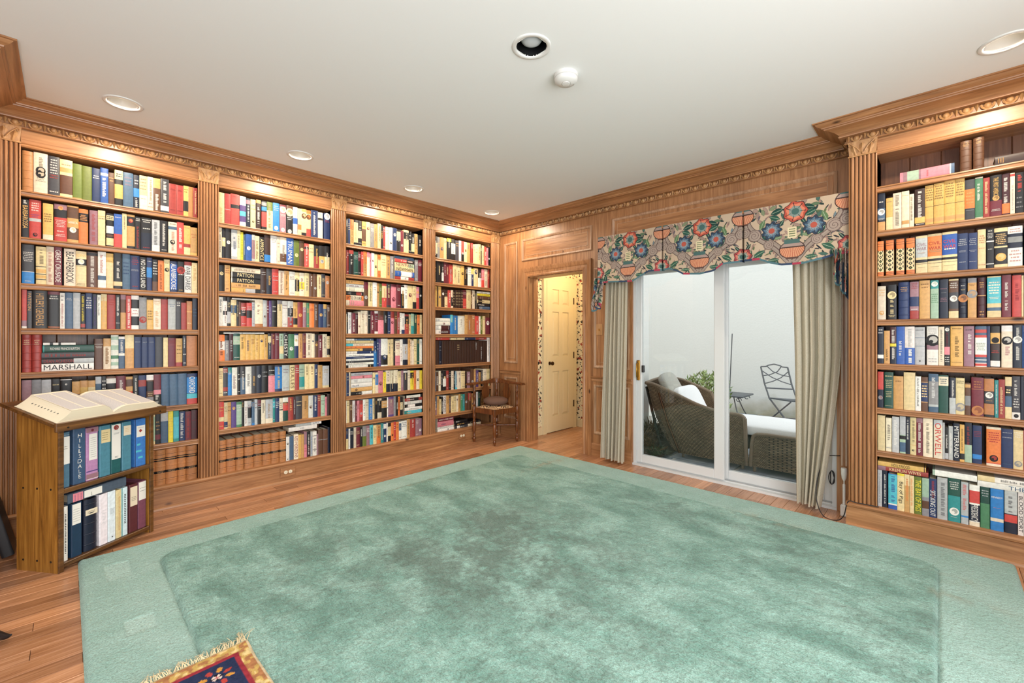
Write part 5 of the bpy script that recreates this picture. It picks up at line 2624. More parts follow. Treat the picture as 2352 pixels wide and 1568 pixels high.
def binder(u0, u1, z, h, main, prints, label, d0=0.012, depth=0.235, lying=False, rounded=0.0, lean=0.0):
    r = random.Random(int(u0 * 1000) + int(z * 100))
    m = MB()
    w, th = u1 - u0, 0.003
    if rounded:
        make_cover(m, w, h, depth, main, [], True, r)
    else:
        bl = 0.004
        out = [(0, depth), (0, bl), (bl, 0), (w - bl, 0), (w, bl), (w, depth)]
        inn = [(th, depth), (th, bl + th), (bl + th, th), (w - bl - th, th), (w - th, bl + th), (w - th, depth)]
        c = PAL[main] if len(main) == 1 else hexlin(main)
        m.loft([[(x, y, 0) for x, y in out], [(x, y, h) for x, y in out]], False, False, c)
        m.loft([[(x, y, h) for x, y in inn], [(x, y, 0) for x, y in inn]], False, False, c)
        m.loft([[(x, y, h) for x, y in out], [(x, y, h) for x, y in inn]], False, False, c)
        m.loft([[(x, y, 0) for x, y in inn], [(x, y, 0) for x, y in out]], False, False, c)
        m.face([(0, depth, 0), (th, depth, 0), (th, depth, h), (0, depth, h)], c)
        m.face([(w, depth, 0), (w, depth, h), (w - th, depth, h), (w - th, depth, 0)], c)
    me = m.mesh('ring_binder')
    o = link('ring_binder' if not rounded else 'ring_binder', me, None, 'book_cover', 35)
    if lying:
        p = lw_pt(u0 + h, d0, z)
        o.rotation_euler = (0, -PI / 2, LR)
    else:
        p = lw_pt(u0, d0, z)
        o.rotation_euler = (0, lean, LR)
    o.location = p
    tag(o, label, 'binder', 'ring binders in the lectern')
    m = MB()
    m.box(0.004, w - 0.004, 0.03, depth - 0.015, 0.006, h - 0.02)
    lk = link('paper_block', m.mesh('paper_block'), o, 'paper', None, local=True)
    m = MB()
    y = -0.0009
    for p in prints:
        k = p[0]
        c = PAL[p[1]]
        if k == 'L':       # label sheet: from-to in % of height, margins
            rect(m, w * p[4], w * (1 - p[5]), h * (1 - p[3] / 100), h * (1 - p[2] / 100), y + 0.0004, c)
        elif k == 'V':     # hand lettered upright, one letter under another
            s = p[2]
            n = len(s)
            for q, chx in enumerate(s):
                zc = h * (1 - (p[3] + (p[4] - p[3]) * (q + 0.5) / n) / 100)
                hh = h * (p[4] - p[3]) / 100 / n * 0.74
                v, f, tw = text_mesh(chx)
                sc = hh
                vs = [(w / 2 + (a - tw / 2) * sc + r.uniform(-0.0015, 0.0015), y, zc + (b - 0.5) * sc) for a, b in v]
                m.quads(vs, f, c)
        elif k == 'H':
            for q in range(p[4]):
                zc = h * (1 - (p[2] + (p[3] - p[2]) * (q + 0.5) / p[4]) / 100)
                x = w * p[5]
                while x < w * p[6] - 0.002:
                    l = r.uniform(0.002, 0.006)
                    rect(m, x, min(x + l, w * p[6]), zc - 0.0012, zc + 0.0012, y - 0.0003, c)
                    x += l + 0.0018
        elif k == 'U':
            z_, ze = h * (1 - p[2] / 100), h * (1 - p[3] / 100)
            while z_ > ze:
                rect(m, w * 0.5 - p[4], w * 0.5 + p[4], z_ - p[4] * 1.4, z_, y - 0.0003, c)
                z_ -= p[4] * r.uniform(2.2, 3.4)
        elif k == 'D':
            m.face([(w / 2 + p[3] * w * math.cos(2 * PI * q / p[4] + PI / 2), y - 0.0003, h * (1 - p[2] / 100) + p[3] * w * math.sin(2 * PI * q / p[4] + PI / 2)) for q in range(p[4])], c)
    if m.f:
        link('spine_label', m.mesh('spine_label'), o, 'print', None, local=True)['kind'] = 'stuff'
    return o


zm, zl = 0.453, 0.047
binder(0.003, 0.044, zm, 0.305, '4f7288', [('L', 'w', 8, 58, 0.06, 0.06), ('H', 'k', 24, 32, 2, 0.15, 0.7), ('H', 'Z', 3, 7, 1, 0.2, 0.9)], 'blue grey binder with big white label, first on the upper lectern shelf')
binder(0.060, 0.122, zm, 0.312, '3c5573', [('V', 'w', 'HILLSDALE', 8, 92)], 'slate blue binder hand-lettered HILLSDALE in white')
binder(0.125, 0.188, zm, 0.305, 'b886b0', [('L', 'q', 0, 9, 0.0, 0.0), ('L', 'w', 12, 62, 0.22, 0.1), ('D', 'm', 5, 0.12, 8), ('H', 'z', 18, 58, 10, 0.34, 0.8), ('L', 'v', 82, 84, 0, 0), ('L', 'q', 88, 97, 0, 0), ('L', 'w', 97, 98, 0, 0)], 'mauve and pink binder with a long white list on its spine')
binder(0.197, 0.257, zm, 0.302, '4d8497', [('L', 'c', 8, 34, 0.12, 0.04), ('H', 'k', 12, 30, 4, 0.2, 0.75)], 'teal blue binder with cream label, fourth on the upper lectern shelf')
binder(0.260, 0.317, zm, 0.302, '1f5a5c', [('L', 'w', 2, 72, 0.04, 0.04), ('D', 'r', 8, 0.26, 16), ('D', 'w', 8.4, 0.16, 16), ('L', 'a', 12, 14, 0.3, 0.3), ('H', 'z', 18, 22, 2, 0.25, 0.8), ('H', 'k', 66, 70, 2, 0.35, 0.7)], 'dark green binder under a long white label with a red and green crest')
binder(0.325, 0.381, zm, 0.300, '4d8497', [('L', 'i', 8, 28, 0.14, 0.06), ('H', 'y', 12, 22, 3, 0.3, 0.75)], 'teal blue binder with small pale label, sixth on the upper lectern shelf')
binder(0.401, 0.474, zm, 0.302, '3f7bc4', [('L', 'n', 0, 100, 0.0, 0.93), ('L', 'w', 14, 38, 0.16, 0.08), ('D', 'r', 25, 0.16, 4), ('H', 'q', 17, 20, 1, 0.3, 0.8), ('L', 'A', 52, 56, 0.2, 0.5), ('L', 'A', 66, 70, 0.1, 0.4), ('L', 'A', 80, 84, 0.3, 0.3)], 'shiny bright blue binder with a white emblem card')
binder(0.008, 0.035, zl, 0.300, 'w', [('U', 'k', 14, 88, 0.003)], 'white binder with tiny upright lettering, first on the lower lectern shelf')
binder(0.051, 0.104, zl, 0.302, '1b3650', [('L', 'w', 2, 40, 0.06, 0.14), ('H', 'z', 10, 36, 6, 0.15, 0.78)], 'dark navy binder with white label on the lower lectern shelf')
binder(0.118, 0.186, zl, 0.300, '202c3c', [('L', 'i', 20, 31, 0.02, 0.02), ('H', 'k', 23, 28, 2, 0.2, 0.8)], 'thick dark volume with raised bands and pale label in the lectern', rounded=1) if False else None
binder(0.118, 0.186, zl, 0.298, 'N', [('L', 'i', 20, 31, 0.04, 0.04), ('H', 'k', 23, 28, 2, 0.2, 0.8)], 'thick navy ribbed volume with a pale label in the lectern', rounded=1)
binder(0.196, 0.242, zl, 0.302, 'f1e6ea', [('H', 'Z', 30, 60, 5, 0.3, 0.7)], 'plain white binder beside the ribbed volume')
binder(0.244, 0.287, zl, 0.302, 'e4eef2', [('H', 'z', 34, 46, 5, 0.25, 0.8), ('D', 'k', 92, 0.09, 10)], 'bluish white binder with a black dot near its foot')
binder(0.290, 0.321, zl, 0.296, 'c', [('U', 't', 14, 84, 0.003)], 'cream binder with dotted upright lettering')
binder(0.322, 0.359, zl, 0.298, 'd4e9ee', [('L', 'a', 0, 100, 0.0, 0.9), ('U', 'k', 14, 76, 0.004)], 'pale blue binder with black upright lettering')
binder(0.368, 0.420, zl, 0.302, '5a2a30', [('L', 'i', 6, 46, 0.1, 0.04), ('H', 'k', 26, 36, 3, 0.25, 0.8)], 'brown maroon binder with a slanting cream label')
binder(0.424, 0.476, zl, 0.304, '7a4658', [('L', 'w', 2, 40, 0.06, 0.06), ('H', 'k', 12, 24, 2, 0.2, 0.85)], 'plum binder with white label, last on the lower lectern shelf')
binder(0.032, 0.032 + 0.055, 0.3535, 0.316, '4b5868', [('L', 'p', 8, 24, 0.06, 0.1), ('H', 'v', 9, 23, 3, 0.1, 0.8), ('L', 'w', 26, 56, 0.12, 0.14), ('H', 'k', 36, 40, 1, 0.2, 0.6)], 'slate grey binder lying flat across the lower shelf binders', lying=True)

# ------------------------------------------------------------------ big open book on the slope
root = empty('open_book', lw_pt(0.22, -0.05, lzf(-0.05) + 0.02), 'large old open book with printed cream pages lying on the lectern', 'book', rz=LR)
SLOPE = math.atan(0.30)
root.rotation_euler = (Matrix.Rotation(LR, 3, 'Z') @ Matrix.Rotation(SLOPE, 3, 'X')).to_euler()
BW, BD, BT = 0.285, 0.285, 0.058


def half(sgn, wide, thick, lift):
    def top(s):
        return thick * (0.16 + 0.90 * (1 - (1 - min(1, s * 3.2)) ** 2)) * (1 - 0.10 * s) + lift * s
    m = MB()
    n = 16
    rings = []
    for k in range(n + 1):
        s = k / n
        x = sgn * wide * s
        rings.append((x, top(s)))
    slant = 0.055
    # page surface
    pg = MB()
    pg.grid(lambda a, b: (sgn * wide * a, b * BD, 0.0045 + top(a) + 0.0006), n, 6, (1, 1))
    # fore-edge, head and tail of the block
    bl = MB()
    for y, flip in ((0.0, 1), (BD, 0)):
        for k in range(n):
            (xa, za), (xb, zb__) = rings[k], rings[k + 1]
            bl.face([(xa, y, 0.004), (xb, y, 0.004), (xb, y, 0.0045 + zb__), (xa, y, 0.0045 + za)])
    xe, ze = rings[-1]
    for q in range(6):
        t0_, t1_ = q / 6, (q + 1) / 6
        xo = lambda t: xe + sgn * slant * (1 - t) ** 1.3
        bl.face([(xo(t0_), 0, 0.004 + ze * t0_), (xo(t0_), BD, 0.004 + ze * t0_), (xo(t1_), BD, 0.004 + ze * t1_), (xo(t1_), 0, 0.004 + ze * t1_)])
        bl.face([(xe, 0, 0.004 + ze * t0_), (xo(t0_), 0, 0.004 + ze * t0_), (xo(t1_), 0, 0.004 + ze * t1_), (xe, 0, 0.004 + ze * t1_)])
        bl.face([(xe, BD, 0.004 + ze * t0_), (xo(t0_), BD, 0.004 + ze * t0_), (xo(t1_), BD, 0.004 + ze * t1_), (xe, BD, 0.004 + ze * t1_)])
    return pg, bl


pgL, blL = half(-1, 0.225, 0.058, 0.0)
pgR, blR = half(1, 0.255, 0.040, -0.006)
for pg in (pgL, pgR):
    link('printed_page', pg.mesh('printed_page'), root, 'printed_page', 60, local=True)
for bl in (blL, blR):
    link('page_block', bl.mesh('page_block'), root, 'paper', 30, local=True)
m = MB()
m.bbox(-0.285, 0.27, -0.004, BD + 0.004, 0.0, 0.004, 0.001)
link('cover', m.mesh('cover'), root, 'paper', None, local=True)
m = MB()
for q in range(9):
    x = 0.225 + 0.036 - 0.0
    yq = 0.05 + q * 0.022
    m.tube([(-0.2475, yq, 0.034), (-0.2515, yq + 0.004, 0.030)], 0.0016, 6)
link('index_tabs', m.mesh('index_tabs'), root, 'black_plastic', None, local=True)

# ------------------------------------------------------------------ dark volumes half hidden behind the lectern
for k, (x, y, w, lean, h) in enumerate(((0.30, -4.300, 0.045, 0.26, 0.30), (0.30, -4.235, 0.05, 0.22, 0.31))):
    r = random.Random(50 + k)
    m = MB()
    make_cover(m, w, h, 0.2, 'k', [], False, r)
    o = link('book', m.mesh('book'), None, 'book_cover', 35)
    o.location = (x, y - 0.02, 0.012)
    o.rotation_euler = (0, -lean, PI / 2)
    tag(o, ('black book leaning on the floor in the shadow behind the lectern, nearer the corner' if k else 'black book leaning in the shadow behind the lectern, farther into the corner'), 'book')
    m = MB()
    page_block(m, w, h, 0.2, 0.003, 0.004)
    link('page_block', m.mesh('page_block'), o, 'paper', None, local=True)

# ------------------------------------------------------------------ outlets, switch
def outlet(x, y, face, label, horizontal=True, w=0.125, h=0.078, z=0.095, mat='pine_along_x'):
    """wood cover plate with an ivory duplex; face 'x' looks along +x, 'y' along -y"""
    root = empty('outlet', (x, y, z), label, 'outlet')
    put = (lambda a, d, c: (x + d, y + a, z + c)) if face == 'x' else (lambda a, d, c: (x + a, y - d, z + c))

    def slab(a0, a1, c0, c1, d0, d1):
        m = MB()
        b = 0.004
        m.loft([[put(a, d0, c) for a, c in ((a0, c0), (a1, c0), (a1, c1), (a0, c1))], [put(a, d1 - b * 0.5, c) for a, c in ((a0, c0), (a1, c0), (a1, c1), (a0, c1))],
                [put(a, d1, c) for a, c in ((a0 + b, c0 + b), (a1 - b, c0 + b), (a1 - b, c1 - b), (a0 + b, c1 - b))]], True, True)
        return m
    ob('cover_plate', slab(-w / 2, w / 2, -h / 2, h / 2, 0, 0.010), mat, root)
    for s in (-1, 1):
        cx_ = s * 0.019
        m = MB()
        rings = [[put(cx_ + r_ * math.cos(2 * PI * q / 16), d_, r_ * 0.95 * math.sin(2 * PI * q / 16)) for q in range(16)] for r_, d_ in ((0.0155, 0.009), (0.0155, 0.012), (0.014, 0.0125))]
        m.loft(rings, True, True)
        rc_ = ob('socket', m, 'ivory_plastic', root, 40)
        m = MB()
        for dz in (-0.005, 0.005):
            p0, p1 = put(cx_ - 0.004, 0.0126, dz - 0.001), put(cx_ + 0.004, 0.0130, dz + 0.001)
            m.box(min(p0[0], p1[0]), max(p0[0], p1[0]), min(p0[1], p1[1]), max(p0[1], p1[1]), min(p0[2], p1[2]), max(p0[2], p1[2]))
        ob('slot', m, 'black_plastic', rc_)
    return root


outlet(0.0295, -2.625, 'x', 'wooden outlet plate with ivory sockets on the base of the outlet bay', mat='pine_along_y')
outlet(0.0295, -0.655, 'x', 'wooden outlet plate on the base of the corner bay beside the chair', w=0.085, mat='pine_along_y')
root = empty('light_switch', (1.545, 0.0, 1.36), 'wooden switch plate on the wall panel beside the curtain', 'light switch')
m = MB()
m.bbox(1.505, 1.585, -0.008, 0.0, 1.30, 1.42, 0.003)
ob('cover_plate', m, 'pine_carved', root)
m = MB()
m.bbox(1.54, 1.55, -0.018, -0.006, 1.35, 1.37, 0.002)
ob('toggle', m, 'brass', root)

# ------------------------------------------------------------------ corner chair with cushion
P_F, P_L, P_R, P_B = Vector((0.405, -0.470, 0)), Vector((0.075, -0.500, 0)), Vector((0.435, -0.120, 0)), Vector((0.105, -0.150, 0))
ctr = (P_F + P_L + P_R + P_B) / 4
chair = empty('corner_chair', (ctr.x, ctr.y, 0), 'antique turned-wood corner chair with patterned seat in the room corner', 'chair')
LEGP = [(0.011, 0), (0.013, 0.02), (0.020, 0.035), (0.022, 0.05), (0.014, 0.065), (0.019, 0.075), (0.013, 0.085), (0.015, 0.12), (0.021, 0.15), (0.021, 0.23), (0.015, 0.25), (0.021, 0.262), (0.014, 0.275), (0.020, 0.30), (0.022, 0.33), (0.018, 0.345), (0.023, 0.36), (0.023, 0.425)]
UPP = [(0.023, 0.425), (0.015, 0.44), (0.020, 0.455), (0.013, 0.47), (0.018, 0.53), (0.022, 0.56), (0.014, 0.60), (0.020, 0.615), (0.013, 0.63), (0.019, 0.66), (0.014, 0.69)]
for p, up in ((P_F, 0), (P_L, 1), (P_R, 1), (P_B, 1)):
    m = MB()
    m.lathe(LEGP + (UPP[1:] if up else []), p.x, p.y, 0.0, 14)
    ob('leg', m, 'walnut', chair, 40)
for a, b in ((P_F, P_L), (P_F, P_R), (P_L, P_B), (P_R, P_B)):
    m = MB()
    t = (b - a).normalized()
    n_ = Vector((-t.y, t.x, 0)) * 0.014
    m.loft([[q - n_ + Vector((0, 0, 0.365)), q + n_ + Vector((0, 0, 0.365)), q + n_ + Vector((0, 0, 0.425)), q - n_ + Vector((0, 0, 0.425))] for q in (a, b)], True, True)
    ob('seat_rail', m, 'walnut', chair)
for a, b, z in (((P_F + P_L) / 2, (P_R + P_B) / 2, 0.185), ((P_F + P_R) / 2, (P_L + P_B) / 2, 0.185), (P_F, P_B, 0.20), (P_L, P_R, 0.205)):
    if z < 0.19:
        continue
    m = MB()
    pts = [a.lerp(b, t) + Vector((0, 0, z)) for t in (0, 0.1, 0.2, 0.28, 0.36, 0.5, 0.64, 0.72, 0.8, 0.9, 1)]
    m.tube(pts, [0.008, 0.010, 0.013, 0.009, 0.014, 0.017, 0.014, 0.009, 0.013, 0.010, 0.008], 10)
    ob('stretcher', m, 'walnut', chair, 60)
m = MB()
m.grid(lambda a, b: (lambda q: (q.x, q.y, 0.422 + 0.04 * (1 - abs(2 * a - 1) ** 3) * (1 - abs(2 * b - 1) ** 3)))(P_F.lerp(P_L, a).lerp(P_R.lerp(P_B, a), b)), 14, 14)
ob('seat_pad', m, 'seat_fabric', chair, 60)
# curved back rail running over three posts, ends past the arms
tL, tR = (P_L - P_B).normalized(), (P_R - P_B).normalized()
ctrl = [P_L + tL * 0.115 + tR * 0.02, P_L + tL * 0.02, P_L.lerp(P_B, 0.45) - tR * 0.015, P_B - (tL + tR) * 0.012, P_R.lerp(P_B, 0.45) - tL * 0.015, P_R + tR * 0.02, P_R + tR * 0.115 + tL * 0.02]
pts = smooth_interp([(p.x, p.y, 0.70) for p in ctrl], 36)
m = MB()
rings = []
for k, p in enumerate(pts):
    a, b = np.array(pts[max(k - 1, 0)]), np.array(pts[min(k + 1, len(pts) - 1)])
    t = (b - a) / np.linalg.norm(b - a)
    n_ = np.array([-t[1], t[0], 0])
    s = k / 36
    wd = 0.024 + 0.012 * math.exp(-((s - 0.03) / 0.05) ** 2) + 0.012 * math.exp(-((s - 0.97) / 0.05) ** 2)
    hi = 0.026 + 0.030 * math.exp(-((s - 0.5) / 0.14) ** 2)
    rings.append([tuple(p - n_ * wd), tuple(p - n_ * wd * 1.05 + np.array([0, 0, 0.012])), tuple(p - n_ * wd * 0.5 + np.array([0, 0, hi])), tuple(p + n_ * wd * 0.5 + np.array([0, 0, hi])), tuple(p + n_ * wd * 1.05 + np.array([0, 0, 0.012])), tuple(p + n_ * wd)])
m.loft(rings, True, True)
ob('back_rail', m, 'walnut', chair, 40)
for a, b in ((P_L, P_B), (P_R, P_B)):
    m = MB()
    mid = (a + b) / 2
    t = (b - a).normalized()
    n_ = Vector((-t.y, t.x, 0))
    prof = [(0.04, 0.425), (0.034, 0.45), (0.022, 0.475), (0.03, 0.51), (0.055, 0.56), (0.062, 0.60), (0.05, 0.64), (0.032, 0.665), (0.038, 0.70)]
    rings = [[mid + t * (-w_) + n_ * 0.005 + Vector((0, 0, z)), mid + t * w_ + n_ * 0.005 + Vector((0, 0, z)), mid + t * w_ - n_ * 0.005 + Vector((0, 0, z)), mid + t * (-w_) - n_ * 0.005 + Vector((0, 0, z))] for w_, z in prof]
    m.loft(rings, True, True)
    ob('splat', m, 'walnut', chair, 50)
m = MB()
cx_, cy_ = ctr.x - 0.005, ctr.y + 0.005
m.lathe([(0.001, 0.0), (0.10, 0.002), (0.14, 0.02), (0.155, 0.045), (0.145, 0.07), (0.11, 0.088), (0.05, 0.098), (0.001, 0.10)], cx_, cy_, 0.452, 28, caps=False)
cu = ob('seat_cushion', m, 'brown_cushion', None, 80)
tag(cu, 'round brown cushion lying on the corner chair seat', 'cushion')

# ------------------------------------------------------------------ valance of flowered chintz over the sliding door
PANEL_C = [(2.006, 0.335), (2.682, 0.338), (3.361, 0.34)]      # centres and half widths of the three swags
PLEATS = [2.345, 3.02]
BOT = [(1.66, 1.822), (1.771, 1.825), (1.92, 1.815), (2.062, 1.809), (2.14, 1.851), (2.216, 1.887), (2.335, 1.884), (2.415, 1.888), (2.484, 1.864), (2.543, 1.829), (2.69, 1.814), (2.802, 1.832), (2.869, 1.878), (3.013, 1.884), (3.142, 1.883), (3.22, 1.845), (3.296, 1.822), (3.435, 1.82), (3.549, 1.84), (3.625, 1.861), (3.705, 1.864)]
VTOP = 2.29


def chintz(u, v):
    """flowered print: u across one swag (centre 0), v down from the top edge; returns linear RGBA"""
    C = np.zeros(u.shape + (4,), np.float32)
    C[...] = hexlin('c2ac94')
    A = np.abs(u)
    put = lambda mask, h: C.__setitem__(mask, hexlin(h))
    rg = np.random.default_rng(17)
    # scattered dark sprigs and small leaves
    for _ in range(210):
        cu, cv, a = rg.uniform(-0.34, 0.34), rg.uniform(0.0, 0.5), rg.uniform(0, PI)
        du, dv = u - cu, v - cv
        s, t = du * math.cos(a) + dv * math.sin(a), -du * math.sin(a) + dv * math.cos(a)
        put((s / rg.uniform(0.014, 0.026)) ** 2 + (t / rg.uniform(0.004, 0.008)) ** 2 < 1, rg.choice(['2a3b3a', '3d5a4c', '5d6a4a', '83706a', '232a33', '6b5f66', '9a7a70']))
    for _ in range(70):
        cu, cv, a = rg.uniform(-0.34, 0.34), rg.uniform(0.0, 0.5), rg.uniform(0, PI)
        L_, W_ = rg.uniform(0.022, 0.04), rg.uniform(0.009, 0.016)
        du, dv = u - cu, v - cv
        s, t = du * math.cos(a) + dv * math.sin(a), -du * math.sin(a) + dv * math.cos(a)
        k = np.clip(1 - (s / L_) ** 2, 0, 1)
        put((np.abs(s) < L_) & (np.abs(t) < W_ * k), '4a3b3a')
        put((np.abs(s) < L_ * 0.92) & (np.abs(t) < W_ * k * 0.86), rg.choice(['8b7b74', '5f7459', '7f8a6c', '9a8378', '47665c', 'a58a7e', '6f7f86']))
    # big acanthus scrolls sweeping from the pleats to the foot of the urn
    for w_, h_ in ((0.030, '4c3b38'), (0.026, '9a8b80'), (0.012, 'a39488'), (0.004, '6d5a55')):
        for q in range(90):
            t = q / 89
            su = 0.30 - 0.30 * t ** 1.5 + 0.03 * math.sin(t * 7)
            sv = 0.02 + 0.42 * t ** 0.8
            put((A - su) ** 2 + (v - sv) ** 2 < (w_ * (0.75 + 0.35 * math.sin(t * PI))) ** 2, h_)
    for cu, cv, r in ((0.255, 0.215, 0.048), (0.325, 0.185, 0.04), (0.155, 0.30, 0.036)):
        d = np.hypot(A - cu, v - cv)
        a = np.arctan2(v - cv, A - cu)
        put(d < r, '5a4743')
        put(d < r * 0.92, 'a39287')
        sp_ = np.mod(d / r * 2.6 - a / (2 * PI), 1.0)
        put((d < r * 0.9) & (sp_ < 0.16), '5a4743')

    def leaf(cu, cv, L_, W_, a, h, vein='9fb49a'):
        du, dv = u - cu, v - cv
        s, t = du * math.cos(a) + dv * math.sin(a), -du * math.sin(a) + dv * math.cos(a)
        k = np.clip(1 - (s / L_) ** 2, 0, 1)
        put((np.abs(s) < L_) & (np.abs(t) < W_ * k), h)
        put((np.abs(s) < L_ * 0.8) & (np.abs(t) < 0.0016), vein)
    for sgn in (-1, 1):
        for cu, cv, L_, W_, a, h in ((0.10, 0.055, 0.045, 0.022, 0.3, '24463f'), (0.115, 0.10, 0.04, 0.02, -0.4, '2d564a'), (0.07, 0.15, 0.03, 0.014, 1.0, '24463f'), (0.20, 0.14, 0.042, 0.018, 1.2, '5f7a55'), (0.18, 0.235, 0.04, 0.018, -0.9, '2c4f49'), (0.22, 0.36, 0.045, 0.02, 0.5, '355b4a'), (0.25, 0.42, 0.04, 0.02, 1.3, '24463f'), (0.09, 0.255, 0.03, 0.013, 0.2, '6f8560'), (0.12, 0.42, 0.04, 0.015, 0.0, '3b5f4d'), (0.30, 0.30, 0.035, 0.012, 0.9, '2a3b3a'), (0.29, 0.44, 0.04, 0.018, -0.3, '2c4f49')):
            leaf(sgn * cu, cv, L_, W_, a if sgn > 0 else PI - a, h)

    def flower(cu, cv, r, cols, n, sharp):
        d = np.hypot(u - cu, v - cv)
        a = np.arctan2(v - cv, u - cu)
        pet = 1 + sharp * np.cos(n * a)
        put(d < r * 1.07 * pet, '3a2a2c')
        put(d < r * pet, cols[0])
        put((d < r * 0.80 * (1 + sharp * np.cos(n * a + 1))), cols[1])
        put((d < r * 0.58 * (1 + sharp * np.cos(n * a))), cols[2])
        put((d < r * 0.34), cols[3])
        put((np.mod(a * n / (2 * PI), 1.0) < 0.10) & (d < r * 0.95) & (d > r * 0.4), '3a2a2c')
    for sgn in (-1, 1):
        flower(sgn * 0.135, 0.195, 0.062, ('33465a', '5b7488', '8b98a0', 'b5594a'), 9, 0.12)
    flower(0.02, 0.075, 0.072, ('b85545', 'd98468', '86958f', '4a6a66'), 7, 0.07)
    for sgn in (-1, 1):
        flower(sgn * 0.335, 0.365, 0.058, ('a9484a', 'cf7d6c', '9aa295', '43605c'), 7, 0.08)
    # urns: one in the middle, halves meeting at the pleats
    for cu, cv in ((0.0, 0.355), (-0.34, 0.055), (0.34, 0.055)):
        du, dv = u - cu, v - cv
        body = (du / 0.078) ** 2 + (dv / 0.062) ** 2 < 1
        bowl = body & (dv > -0.018)
        put((du / 0.084) ** 2 + (dv / 0.068) ** 2 < 1, '3f2f30')
        put(bowl, 'd39a76')
        put(bowl & (np.mod(np.arctan2(du, dv + 0.09) * 9, 1.0) < 0.42), 'bb6f58')
        put(body & (dv <= -0.018), 'a58f86')
        put(body & (np.abs(dv + 0.018) < 0.004), '3a2c2c')
        put((np.abs(du) < 0.05) & (dv > -0.075) & (dv < -0.045), '4d6b68')
        put((np.abs(du) < 0.04) & (dv > 0.056) & (dv < 0.07), '5e4640')
    C[..., :3] *= 0.86          # the dye is muted all over
    put((A < 0.028) & (v > 0.19) & (v < 0.27), 'd0c3a0')
    put((A < 0.02) & (v > 0.20) & (v < 0.26) & (np.mod(v * 60, 1) < 0.4), '5f6a4c')
    return C


def bottom_z(x):
    xs_, zs_ = zip(*BOT)
    return np.interp(x, xs_, zs_)


def trim_color(C, x, dist):
    """bound edge woven red, navy and green"""
    k = np.mod(x * 11, 3)
    e = dist < 0.016
    C[e & (k < 1)] = hexlin('33425a')
    C[e & (k >= 1) & (k < 1.6)] = hexlin('a13a4e')
    C[e & (k >= 1.6)] = hexlin('4f6f76')
    return C


def cloth(name, P, C, parent, mat='chintz'):
    nx_, ny_ = P.shape[:2]
    me = bpy.data.meshes.new(name)
    idx = np.arange(nx_ * ny_).reshape(nx_, ny_)
    quad = np.stack([idx[:-1, :-1], idx[:-1, 1:], idx[1:, 1:], idx[1:, :-1]], -1).reshape(-1, 4)
    me.from_pydata(P.reshape(-1, 3).tolist(), [], quad.tolist())
    if C is not None:
        at = me.color_attributes.new('Col', 'FLOAT_COLOR', 'POINT')
        at.data.foreach_set('color', C.astype(np.float32).reshape(-1))
    return link(name, me, parent, mat, 180)


val = empty('valance', (2.68, 0, 1.82), 'box-pleated valance of flowered chintz with scalloped edge over the sliding door', 'valance')
nx_, nz_ = 1000, 230
xx = np.linspace(1.665, 3.698, nx_)
tt = np.linspace(0, 1, nz_)
Xv, T = np.meshgrid(xx, tt, indexing='ij')
Zv = VTOP + (bottom_z(Xv) - VTOP) * T
pl = sum(np.exp(-((Xv - p) / 0.006) ** 2) for p in PLEATS)
belly = np.zeros_like(Xv)
for c_, hw in PANEL_C:
    belly += np.where(np.abs(Xv - c_) < hw, 0.012 * np.cos((Xv - c_) / hw * PI / 2) * T, 0)
Yv = -0.215 - belly + 0.05 * pl * (0.3 + 0.7 * np.clip(T * 3, 0, 1)) - 0.004 * np.sin(Xv * 31) * T
uu = np.zeros_like(Xv)
for c_, hw in PANEL_C:
    ins = np.abs(Xv - c_) <= hw + 0.01
    uu = np.where(ins, Xv - c_, uu)
Cv = chintz(uu, VTOP - Zv)
Cv = trim_color(Cv, Xv, Zv - bottom_z(Xv))
cloth('front_cloth', np.stack([Xv, Yv, Zv], -1), Cv, val)
m = MB()
m.box(1.665, 3.698, -0.21, 0.0, VTOP - 0.02, VTOP - 0.002)
ob('mounting_board', m, 'pine_along_x', val)
# return to the wall at the doorway side
Yr, Tr = np.meshgrid(np.linspace(0.0, -0.215, 60), np.linspace(0, 1, 120), indexing='ij')
Zr2 = VTOP + (1.822 - VTOP) * Tr
Cr = chintz(-0.34 + 0.0 * Yr + (Yr + 0.215) * 1.0, VTOP - Zr2)
cloth('return_cloth', np.stack([1.665 - 0.01 * Tr, Yr, Zr2], -1), trim_color(Cr, Yr, Zr2 - 1.822), val)


def jabot(x0, x1, ztop, zlo, zhi, y0, seed, slant):
    """folded tail hanging at the side: zigzag pleats, slanted hem"""
    n1, n2 = 90, 110
    S, T_ = np.meshgrid(np.linspace(0, 1, n1), np.linspace(0, 1, n2), indexing='ij')
    zb_ = zlo + (zhi - zlo) * S + 0.02 * np.sin(S * PI * 5)
    z = ztop + (zb_ - ztop) * T_
    x = x0 + (x1 - x0) * S + slant * T_ + 0.012 * np.sin(S * PI * 6) * T_
    y = y0 + 0.024 * np.sin(S * PI * 6 + seed) - 0.01 * np.sin(T_ * 9 + S * 4)
    C = chintz(np.mod(S * 0.5 + seed * 0.13 + T_ * 0.05, 0.66) - 0.33, np.mod(ztop - z + 0.02 + S * 0.12, 0.45))
    # lining shows navy where a fold turns back
    C[(np.sin(S * PI * 6 + seed) > 0.86) & (T_ > 0.3)] = hexlin('28384c')
    return cloth('side_tail', np.stack([x, y, z], -1), trim_color(C, x * 2, z - zb_), val)


jabot(1.615, 1.735, 1.88, 1.545, 1.60, -0.215, 0.4, -0.035)
jabot(3.61, 3.695, 1.90, 1.72, 1.54, -0.225, 1.9, 0.0)

